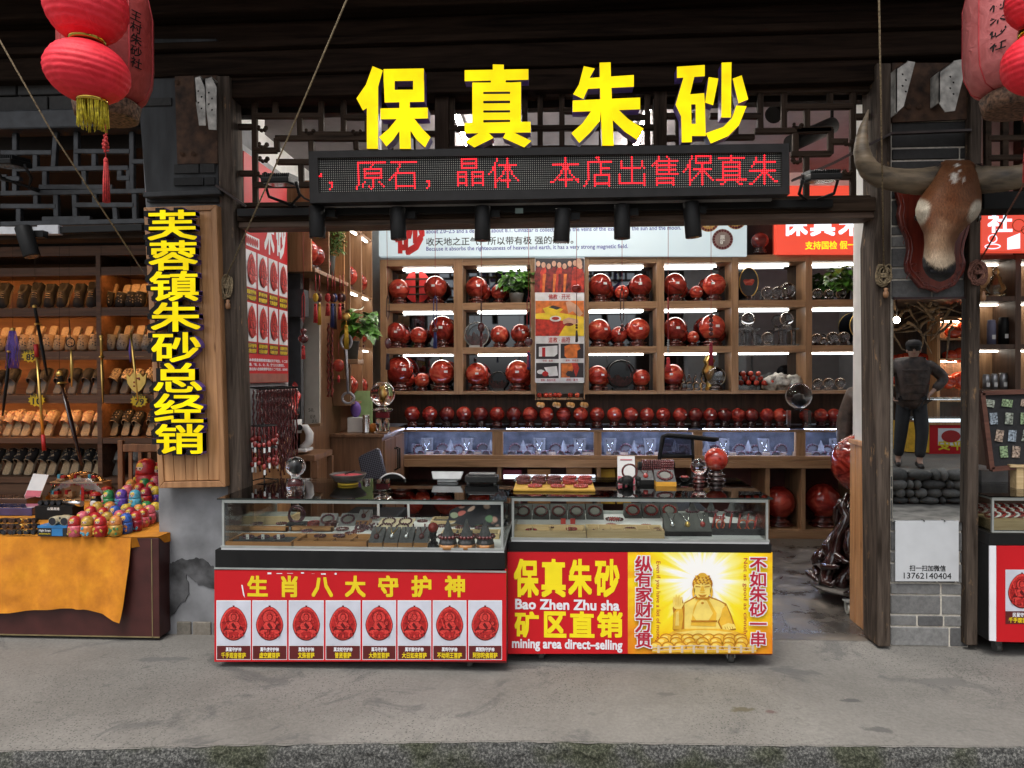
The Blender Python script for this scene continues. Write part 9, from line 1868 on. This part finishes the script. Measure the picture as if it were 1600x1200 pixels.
zq=Z3(833)+.001;t=thing('bangle_tray','light wooden tray lined with slanting red and white bangles in the third counter','tray',(ax+.3,gy+.1,zq));mb=MB();mb.box((ax+.05,gy+.06,zq),(bx-.1,gy+.5,zq+.055));mb.build('tray',M_light_wood,t);mb=MB()
for k in range(26):
 for r_ in range(3):mb.torus((ax+.09+k*.05,gy+.13+r_*.13,zq+.074),.030,.006,16,6,(.9,.2,.35),(-.2,.95,.1))
mb.build('red_bangle',M_bead2,t);mb=MB()
for k in range(25):
 for r_ in range(3):mb.torus((ax+.115+k*.05,gy+.13+r_*.13,zq+.072),.028,.005,14,6,(.9,.2,.35),(-.2,.95,.1))
mb.build('white_bangle',M_paper,t)
t=thing('magnet_board','tilted black board in a brown frame with rows of picture magnets','display board',P(1600,735,4.3));Ym=4.35;q=[(1533,614),(1660,610),(1672,722),(1548,733)];mb=MB();mb.prism([P(x,y,Ym)for x,y in q],(0,.02,0));mb.build('black_felt',M_felt_black,t);mb=MB()
for k in range(4):mb.bar(P(*q[k],Ym),P(*q[(k+1)%4],Ym),.026,.035,(0,1,0))
mb.build('frame',wood('reddish_frame',(0.09,0.035,0.025),(0.18,0.075,0.05),'X',.5,6,.1),t);mc=[plain(f'magnet_print_{k}',c,.25,var=.6,scale=90,coat=.8)for k,c in enumerate(((0.32,0.36,0.30),(0.28,0.40,0.22),(0.42,0.32,0.25),(0.30,0.36,0.42)))]
for r_,(y0,xs_)in enumerate(((630,(1545,1573,1603,1632)),(654,(1552,1576,1600,1626)),(681,(1561,1581,1603,1630)),(706,(1568,1587,1608,1634)))):
 for k,x in enumerate(xs_):
  c=P(x,y0,Ym-.003);w,h=(.03,.022)if r_==0 else(.022,.034);mb=MB();tl=rnd.uniform(-.2,.1);mb.prism([c+Vector((a_*w*math.cos(tl)-b_*h*math.sin(tl),0,a_*w*math.sin(tl)+b_*h*math.cos(tl)))for a_,b_ in((-1,-1),(1,-1),(1,1),(-1,1))],(0,-.006,0));tag(mb.build('picture_magnet',mc[(r_*3+k)%4],None,bevel=.002),f'glossy picture magnet, {ORD[k]} in the {["top","second","third","lowest"][r_]} row of the black board','magnet','magnets on the black board')
mb=MB();a=P(1534,752,4.6);mb.box((a.x,4.6,z3t),(P(1575,752,4.6).x,4.9,P(1550,735,4.6).z));
t=thing('card_printer','white and black flat machine behind the tilted magnet board','machine',a);mb.build('body',plain('grey_case',(0.28,0.28,0.28),.4),t)
mb=MB();mb.box((gx0,4.55,0),(gx1,4.95,z3t-.001));tag(mb.build('rear_counter',M_walnut_dark),'dark wooden counter behind the third glass counter','counter')
t=thing('board_easel','small light wooden easel under the magnet board','easel',P(1597,752,4.33));mb=MB();a=P(1594,770,4.33);mb.box((a.x-.02,4.33,z3t),(a.x+.02,4.39,P(1594,726,4.33).z));mb.box((a.x-.06,4.32,P(1594,730,4.33).z),(a.x+.1,4.42,P(1594,726,4.33).z));mb.build('post',M_light_wood,t)
# ---- across the street (seen in the mirror) and people
oz=0.26
MIR=2*(YF-0.008)
def MP(px,py,D):
 "a point seen in the mirror at mirrored depth D (behind the glass), put where it really stands"
 p=P(px,py,D);return Vector((p.x,MIR-D,p.z))
Yw=MIR-9.75
def rubble_mat():return vrand('river_stone',(0.075,0.074,0.07),(0.24,0.235,0.22),0.8,0.4,30)
rw=thing('rubble_wall','low wall of rounded river stones edging the raised terrace across the street','wall',(5,Yw,-0.16));mb=MB();pk=[];r=random.Random(8)
z=-0.16;row=0
while z<oz-0.02:
 h=r.uniform(.07,.17);x=2.2-r.uniform(0,.1)
 while x<9.5:
  w=r.choice([r.uniform(.07,.14),r.uniform(.14,.34)]);n0=len(mb.v);c=Vector((x+w/2,Yw-.03+r.uniform(-.015,.015),z+h/2));mb.ball(c,1.0,12,8,sx=w*.54,sy=.10,sz=h*r.uniform(.4,.62))
  for v in mb.v[n0:]:d=v-c;v+=d*0.16*noise.noise(v*14)
  pk+=[r.random()]*(len(mb.v)-n0);x+=w
 z+=h*.92
o=mb.build('stone',rubble_mat(),rw);set_pick(o,pk)
mb=MB();mb.box((-60,Yw-.35,-.17),(60,Yw-.05,oz-.01));mb.build('core',M_mortar_dark,rw)
mb=MB();mb.add([(-60,-14,oz),(60,-14,oz),(60,Yw+.0,oz),(-60,Yw+.0,oz)],[(0,1,2,3)]);struct(mb.build('terrace',M_pave))
ob_=thing('opposite_shop','timber shop across the street hung with antlers, seen in the mirror','building',(5,-5,oz));mb=MB();mb.box((2.4,-6.4,oz),(9.5,-6.2,4.2));mb.build('wall',M_walnut_dark,ob_);mb=MB();mb.prism([(2.4,-2.7,3.5),(9.5,-2.7,3.5),(9.5,-6.4,4.6),(2.4,-6.4,4.6)],(0,0,.08));mb.build('roof',M_beam,ob_)
for x in(3.2,8.6):mb=MB();mb.box((x,-3.0,oz),(x+.2,-2.8,3.7));mb.build('post',M_post,ob_)
mb=MB();mb.box((2.6,-3.02,2.9),(9.3,-2.84,3.2));mb.build('beam',M_beam,ob_)
mb=MB();mb.box((3.4,-6.2,2.75),(8.6,-3.05,2.8));mb.build('ceiling',M_walnut_dark,ob_)
DS=MIR+4.6
st=thing('opposite_shelf','wooden shelves of polished red stones across the street','shelf',MP(1500,640,DS));
for y in(495,402,560,625):
 a,b=MP(1468,y,DS),MP(1580,y,DS);mb=MB();mb.box((a.x,a.y-.35,a.z-.03),(b.x,a.y,a.z));mb.build('shelf_board',M_pine,st)
mb=MB();a,b=MP(1464,625,DS),MP(1468,470,DS);mb.box((a.x,a.y-.35,oz),(a.x+.05,a.y,2.7));mb.build('upright',M_pine,st)
mb=MB();a,b=MP(1464,560,DS+.36),MP(1580,560,DS+.36);mb.box((a.x,a.y-.02,oz),(b.x,a.y,2.7));mb.build('back_panel',M_walnut_dark,st)
for k,(x,y,R)in enumerate(((1490,519,.14),(1508,514,.17),(1485,556,.13),(1503,555,.16),(1483,597,.14),(1502,594,.19))):
 c=MP(x,y,DS+.12);mb=MB();mb.ball(c,R,18,12,sz=.85)
 for v in mb.v:d=v-c;v+=d*.14*noise.noise(v*9)
 bz=MP(x,[528,528,560,560,625,625][k],DS).z
 tag(mb.build('red_stone',marble_red('red_jade',(0.30,0.02,0.01),(0.50,0.05,0.02),(0.62,0.12,0.05),4)if 'red_jade' not in MATS else MATS['red_jade']),f'polished red stone across the street, {["first on the upper board","second on the upper board","first on the middle board","second on the middle board","first on the lower board","second on the lower board"][k]}','stone','polished red stones across the street')
for k,y in enumerate((528.5,)):
 a,b=MP(1468,y,DS),MP(1580,y,DS);mb=MB();mb.box((a.x,a.y-.35,a.z-.03),(b.x,a.y,a.z));mb.build('shelf_board',M_pine,st)
mb=MB()
for y in(500,562):a,b=MP(1470,y,DS+.2),MP(1560,y,DS+.2);mb.box((a.x,a.y,a.z-.04),(b.x,a.y+.03,a.z-.02))
mb.build('led_strip',glow('added_warm_strip',(1.0,0.72,0.45),70.0),st)  # strip lights added, not seen there, to warm and brighten the shelves
t=thing('hanging_bulb','bright bulb among the antlers across the street, seen in the mirror','lamp',MP(1400,500,11.6));mb=MB();mb.ball(MP(1401,500,11.6),.05,12,8);mb.build('bulb',glow('warm_bulb',(1.0,0.85,0.65),60.0),t);mb=MB();q=MP(1401,500,11.6);mb.cyl(q,(q.x,q.y,2.75),.008,6);mb.build('cord',M_black,t)
for k in range(16):
 x,y=1398+(k%8)*8.5,(560,592)[k//8];c=MP(x,y,DS+.4);mb=MB();mb.ball(c,.085+.02*(k%3),14,10,sz=.8);tag(mb.build('red_stone',MATS['red_jade']),f'red stone on the dim rear shelf across the street, {ORD[k % 8]} on the {["upper","lower"][k//8]} board','stone','stones on the dim rear shelf')
for y in(569,601):a,b=MP(1390,y,DS+.3),MP(1464,y,DS+.3);mb=MB();mb.box((a.x,a.y-.3,a.z-.03),(b.x,a.y,a.z));mb.build('shelf_board',M_pine,st)
t=thing('antler_heap','tangle of antlers and roots hung under the roof across the street','antlers',MP(1440,480,12.5));mb=MB()
for k in range(34):
 c=MP(rnd.uniform(1385,1500),rnd.uniform(455,508),12.5+rnd.uniform(-.4,.4));a=rnd.uniform(0,6.28);d=Vector((math.cos(a),rnd.uniform(-.4,.4),math.sin(a)));pts=[c+d*(.09*i)+Vector((0.06*noise.noise(Vector((k,i*.6,0))),0,.08*math.sin(i*.6+k)))for i in range(8)];mb.tube(pts,[.03*(1-i/9)for i in range(8)],7)
mb.build('antler',plain('antler_bone',(0.24,0.15,0.08),.6,var=.4,scale=14),t)
# opposite counter
Dc=12.0;a,b=MP(1452,768,Dc),MP(1560,768,Dc);t=thing('opposite_counter','small counter with a red front and glass top across the street, seen in the mirror','display case',(a.x,a.y,oz));zc1,zc2=MP(1480,660,Dc).z,MP(1480,625,Dc).z
mb=MB();mb.box((a.x,a.y-.7,oz),(b.x,a.y,zc1));mb.build('red_front',M_pred,t);mb=MB();mb.box((a.x-.3,a.y-.9,oz+.02),(a.x-.28,a.y-.1,zc1));mb.prism([Vector((a.x-.28,a.y-.1,oz+.02)),Vector((a.x-.002,a.y,oz+.02)),Vector((a.x-.002,a.y,zc1)),Vector((a.x-.28,a.y-.1,zc1))],(0,-.02,0));mb.build('yellow_poster',MATS['print_gold_mid'],t);mb=MB();mb.box((a.x,a.y-.7,zc1+.001),(b.x,a.y,zc2));mb.build('glass_case',M_glass,t)
mb=MB();mb.box((a.x-.04,a.y-.72,zc1-.04),(b.x,a.y+.02,zc1));mb.build('wood_edge',M_pine,t);mb=MB();mb.box((a.x+.05,a.y-.65,zc1+.005),(b.x,a.y-.05,zc1+.02));mb.box((a.x+.05,a.y-.6,zc2-.02),(b.x,a.y-.58,zc2-.005));mb.build('lit_bed',glow('case_light',(0.85,0.92,1.0),1.1),t)
mb=MB();c=Vector((b.x-.75,a.y+.002,(oz+zc1)/2));mb.box((c.x-.2,c.y,c.z-.12),(c.x+.2,c.y+.003,c.z+.16));mb.build('white_print',M_pwhite,t);mb=MB();mb.prism([Vector((c.x+.15*math.cos(w),c.y+.004,c.z+.03+.1*math.sin(w)))for w in[math.pi*k/10 for k in range(20)]],(0,.002,0));mb.build('amulet_print',M_pmid,t)
mb=MB();write(mb,'平安',(c.x+.2,c.y+.004,oz+.06),(-1,0,0),(0,0,1),.4,.16,.03);mb.build('lettering',M_pyel,t)
mb=MB()
for k in range(8):q=Vector((a.x+.15+k*.13,a.y-.25,zc2+.02));mb.ball(q,.05,10,8,sx=1.4,sz=.4)
mb.build('stone_slab',M_rock,t)
# ---- people: skeleton with a skinned surface
M_skin=plain('skin',(0.42,0.25,0.18),.5,var=.06);M_down=plain('dark_down_jacket',(0.060,0.038,0.029),.5,var=.35,scale=14,bump=1.0);M_trou=plain('black_trousers',(0.018,0.018,0.02),.7,var=.15);M_hair=plain('black_hair',(0.012,0.010,0.010),.5);M_shoe2=plain('dark_shoe',(0.03,0.022,0.018),.5)
def skin_mesh(name,joints,bones,mat,parent,root,sub=2):
 "joints: name -> (point, radius); one continuous skinned surface"
 off=WL[parent.name];me=bpy.data.meshes.new(name);ks=list(joints);me.from_pydata([Vector(joints[k][0])-off for k in ks],[(ks.index(a),ks.index(b))for a,b in bones],[]);me.materials.append(mat)
 o=bpy.data.objects.new(name,me);C.objects.link(o);o.parent=parent;WL[o.name]=off;m=o.modifiers.new('skin','SKIN');m.use_smooth_shade=True;sv=me.skin_vertices[0].data
 for i,k in enumerate(ks):
  q=joints[k][1];sv[i].radius=q if hasattr(q,'__len__')else(q,q);sv[i].use_root=(k==root)
 s_=o.modifiers.new('sub','SUBSURF');s_.levels=sub;s_.render_levels=sub;return o
def hand(joints,bones,wrist,w,d,side,s_=1.0):
 "palm and five bent fingers from the wrist point w along d"
 d=Vector(d).normalized();side=Vector(side).normalized();nrm=d.cross(side).normalized();p=Vector(w)
 palm=wrist+'_palm';joints[palm]=(p+d*.05*s_,(.017*s_,.030*s_));bones.append((wrist,palm))
 for i,(off,l)in enumerate(((-.030,.062),(-.010,.074),(.010,.070),(.028,.056))):
  k1,k2,k3=f'{wrist}_f{i}a',f'{wrist}_f{i}b',f'{wrist}_f{i}c';b0=p+d*.085*s_+side*off*s_
  joints[k1]=(b0,.009*s_);joints[k2]=(b0+(d*.75+nrm*.35).normalized()*l*.5*s_,.008*s_);joints[k3]=(b0+(d*.75+nrm*.35).normalized()*l*.5*s_+(d*.45+nrm*.8).normalized()*l*.5*s_,.007*s_);bones+=[(palm,k1),(k1,k2),(k2,k3)]
 t1,t2=wrist+'_t1',wrist+'_t2';joints[t1]=(p+d*.045*s_-side*.040*s_+nrm*.01*s_,.010*s_);joints[t2]=(p+d*.085*s_-side*.052*s_+nrm*.03*s_,.008*s_);bones+=[(palm,t1),(t1,t2)]
def person(label,base,face,H_,arms,legs,hat=True,lean=0.0):
 """face: unit vector the person looks along. arms / legs: joint points relative to the base in (right, forward, up) metres at H=1.7"""
 f=Vector(face).normalized();rt=f.cross(Vector((0,0,1)));k=H_/1.7;B=Vector(base);T=lambda r_,fw,up:B+(rt*r_+f*fw+Vector((0,0,up)))*k
 t=thing('person',label,'person',base);J={};E_=[]
 def j(n_,p,r_):J[n_]=(p,(r_*k if not hasattr(r_,'__len__')else(r_[0]*k,r_[1]*k)))
 j('pelvis',T(0,0,.92),(.13,.10));j('waist',T(0,.0,1.08),(.125,.095));j('chest',T(lean*.5,.0,1.28),(.15,.11));j('neck0',T(lean,.0,1.43),(.07,.065));j('neck',T(lean,.01,1.49),.048);j('skull',T(lean,.03,1.58),(.074,.086));j('crown',T(lean,.02,1.655),(.062,.075));E_+=[('pelvis','waist'),('waist','chest'),('chest','neck0'),('neck0','neck'),('neck','skull'),('skull','crown')]
 for s_,nm in((-1,'l'),(1,'r')):
  sh_,el,wr=arms[nm];j('sh'+nm,T(*sh_),.060);j('el'+nm,T(*el),.040);j('wr'+nm,T(*wr),(.021,.027));E_+=[('chest','sh'+nm),('sh'+nm,'el'+nm),('el'+nm,'wr'+nm)]
  d=(T(*wr)-T(*el));hand(J,E_,'wr'+nm,T(*wr),d,f,k)
  hp,kn,an,toe=legs[nm];j('hp'+nm,T(*hp),.085);j('kn'+nm,T(*kn),.056);j('an'+nm,T(*an),.038);j('toe'+nm,T(*toe),.032);E_+=[('pelvis','hp'+nm),('hp'+nm,'kn'+nm),('kn'+nm,'an'+nm),('an'+nm,'toe'+nm)]
 skin_mesh('body',J,E_,M_skin,t,'pelvis')
    # face, ears, hair
 c=T(lean,.03,1.585);mb=MB();mb.tube([c+f*.078*k+Vector((0,0,.018))*k,c+f*.102*k-Vector((0,0,.012))*k,c+f*.084*k-Vector((0,0,.018))*k],[.008*k,.013*k,.010*k],8);mb.build('nose',M_skin,t)
 for s_ in(-1,1):mb=MB();mb.ball(c+f*.078*k+rt*s_*.031*k+Vector((0,0,.017))*k,.0065*k,10,8,sz=.7);mb.build('eye',plain('eye_dark',(0.02,0.015,0.012),.2),t);mb=MB();mb.ball(c+rt*s_*.078*k,.022*k,10,8,sx=.5,sz=1.3);mb.build('ear',M_skin,t)
 mb=MB();mb.ball(c+f*.083*k-Vector((0,0,.040))*k,.020*k,12,6,sz=.3,sy=.5);mb.build('mouth',plain('lips',(0.34,0.14,0.12),.5),t)
 mb=MB();mb.ball(c+Vector((0,0,.045))*k-f*.012*k,.095*k,22,14,sz=.82)
 for v in mb.v:
  if(v-c).dot(f)>.055*k and v.z<c.z+.06*k:v-=f*((v-c).dot(f)-.055*k)
 mb.build('hair',M_hair,t)
 if hat:
  mb=MB();hc=c+Vector((0,0,.062))*k;mb.lathe([(.100*k,0),(.102*k,.02*k),(.095*k,.055*k),(.06*k,.085*k),(.002*k,.092*k)],hc,22);mb.prism([hc+(rt*(.09*math.cos(a))+f*(.07+.10*math.sin(a)))*k for a in[math.pi*q/10 for q in range(11)]],(0,0,.008*k));mb.build('cap',plain('dark_cap',(0.025,0.018,0.016),.7),t)
    # jacket and trousers follow the same joints, a little fuller
 JJ={};JE=[]
 def g(n_,src,add,p=None):q=J[src];r_=q[1];JJ[n_]=(p or q[0],((r_[0]+add*k,r_[1]+add*k)if hasattr(r_,'__len__')else r_+add*k))
 g('hem','pelvis',.075,T(0,0,.76));g('pelvis','pelvis',.075);g('waist','waist',.08);g('chest','chest',.06);g('collar','neck0',.035,T(lean,.0,1.47));JE=[('hem','pelvis'),('pelvis','waist'),('waist','chest'),('chest','collar')]
 for nm in 'lr':
  g('sh'+nm,'sh'+nm,.040);g('el'+nm,'el'+nm,.042);w=J['wr'+nm][0];e_=J['el'+nm][0];JJ['cf'+nm]=(w.lerp(e_,.06),.056*k);JE+=[('chest','sh'+nm),('sh'+nm,'el'+nm),('el'+nm,'cf'+nm)]
 skin_mesh('jacket',JJ,JE,M_down,t,'waist');mb=MB()
 for z in(1.02,1.12,1.22,1.32):mb.torus(T(lean*.3,0,z),1.0,.006*k,28,5,rt*.205*k,f*.176*k)
 mb.build('quilting',M_down,t)
 TJ={};TE=[];TJ['pelvis']=(J['pelvis'][0],(.140*k,.115*k))
 for nm in 'lr':
  for q,add in(('hp',.025),('kn',.034)):TJ[q+nm]=(J[q+nm][0],J[q+nm][1]+add*k)
  TJ['an'+nm]=(J['an'+nm][0]+Vector((0,0,.04))*k,.066*k);TE+=[('pelvis','hp'+nm),('hp'+nm,'kn'+nm),('kn'+nm,'an'+nm)]
 skin_mesh('trousers',TJ,TE,M_trou,t,'pelvis')
 for nm in 'lr':
  a,b=J['an'+nm][0],J['toe'+nm][0];d=(b-a);d.z=0;d.normalize();mb=MB();base_=Vector((a.x,a.y,B.z+.002));pr=[base_-d*.055*k,base_+d*.02*k,base_+d*.11*k,base_+d*.20*k];mb.tube([p+Vector((0,0,h))*k for p,h in zip(pr,(.05,.05,.036,.028))],[.046*k,.048*k,.036*k,.020*k],12);mb.build('shoe',M_shoe2,t)
 return t
# the onlooker in the mirror: cap, dark padded jacket, one hand on the hip
Dp=10.35;hp_=MP(1424,722,Dp);person('person in a dark padded jacket and cap in the mirror, hand on hip',(hp_.x,hp_.y,oz),(-0.35,1,0),1.74,
   {'l':((-.19,0,1.40),(-.36,-.02,1.16),(-.27,.13,.98)),'r':((.20,0,1.41),(.40,-.02,1.20),(.24,.12,1.04))},
   {'l':((-.09,0,.88),(-.13,.03,.48),(-.16,-.01,.085),(-.17,.13,.035)),'r':((.09,0,.88),(.12,.08,.49),(.08,.14,.085),(.09,.27,.035))},True,.02)
# the shopkeeper half hidden behind the white return wall
pk_=P(1352,690,6.25);person('person in black half hidden behind the narrow white wall beside the back counter',(pk_.x+.09,6.25,.002),(-0.5,-1,0),1.66,
   {'l':((-.19,0,1.40),(-.24,.02,1.12),(-.22,.12,.90)),'r':((.19,0,1.40),(.25,.02,1.12),(.24,.10,.88))},
   {'l':((-.09,0,.88),(-.10,.02,.48),(-.10,-.01,.085),(-.11,.13,.035)),'r':((.09,0,.88),(.10,.02,.48),(.11,0,.085),(.12,.13,.035))},False)
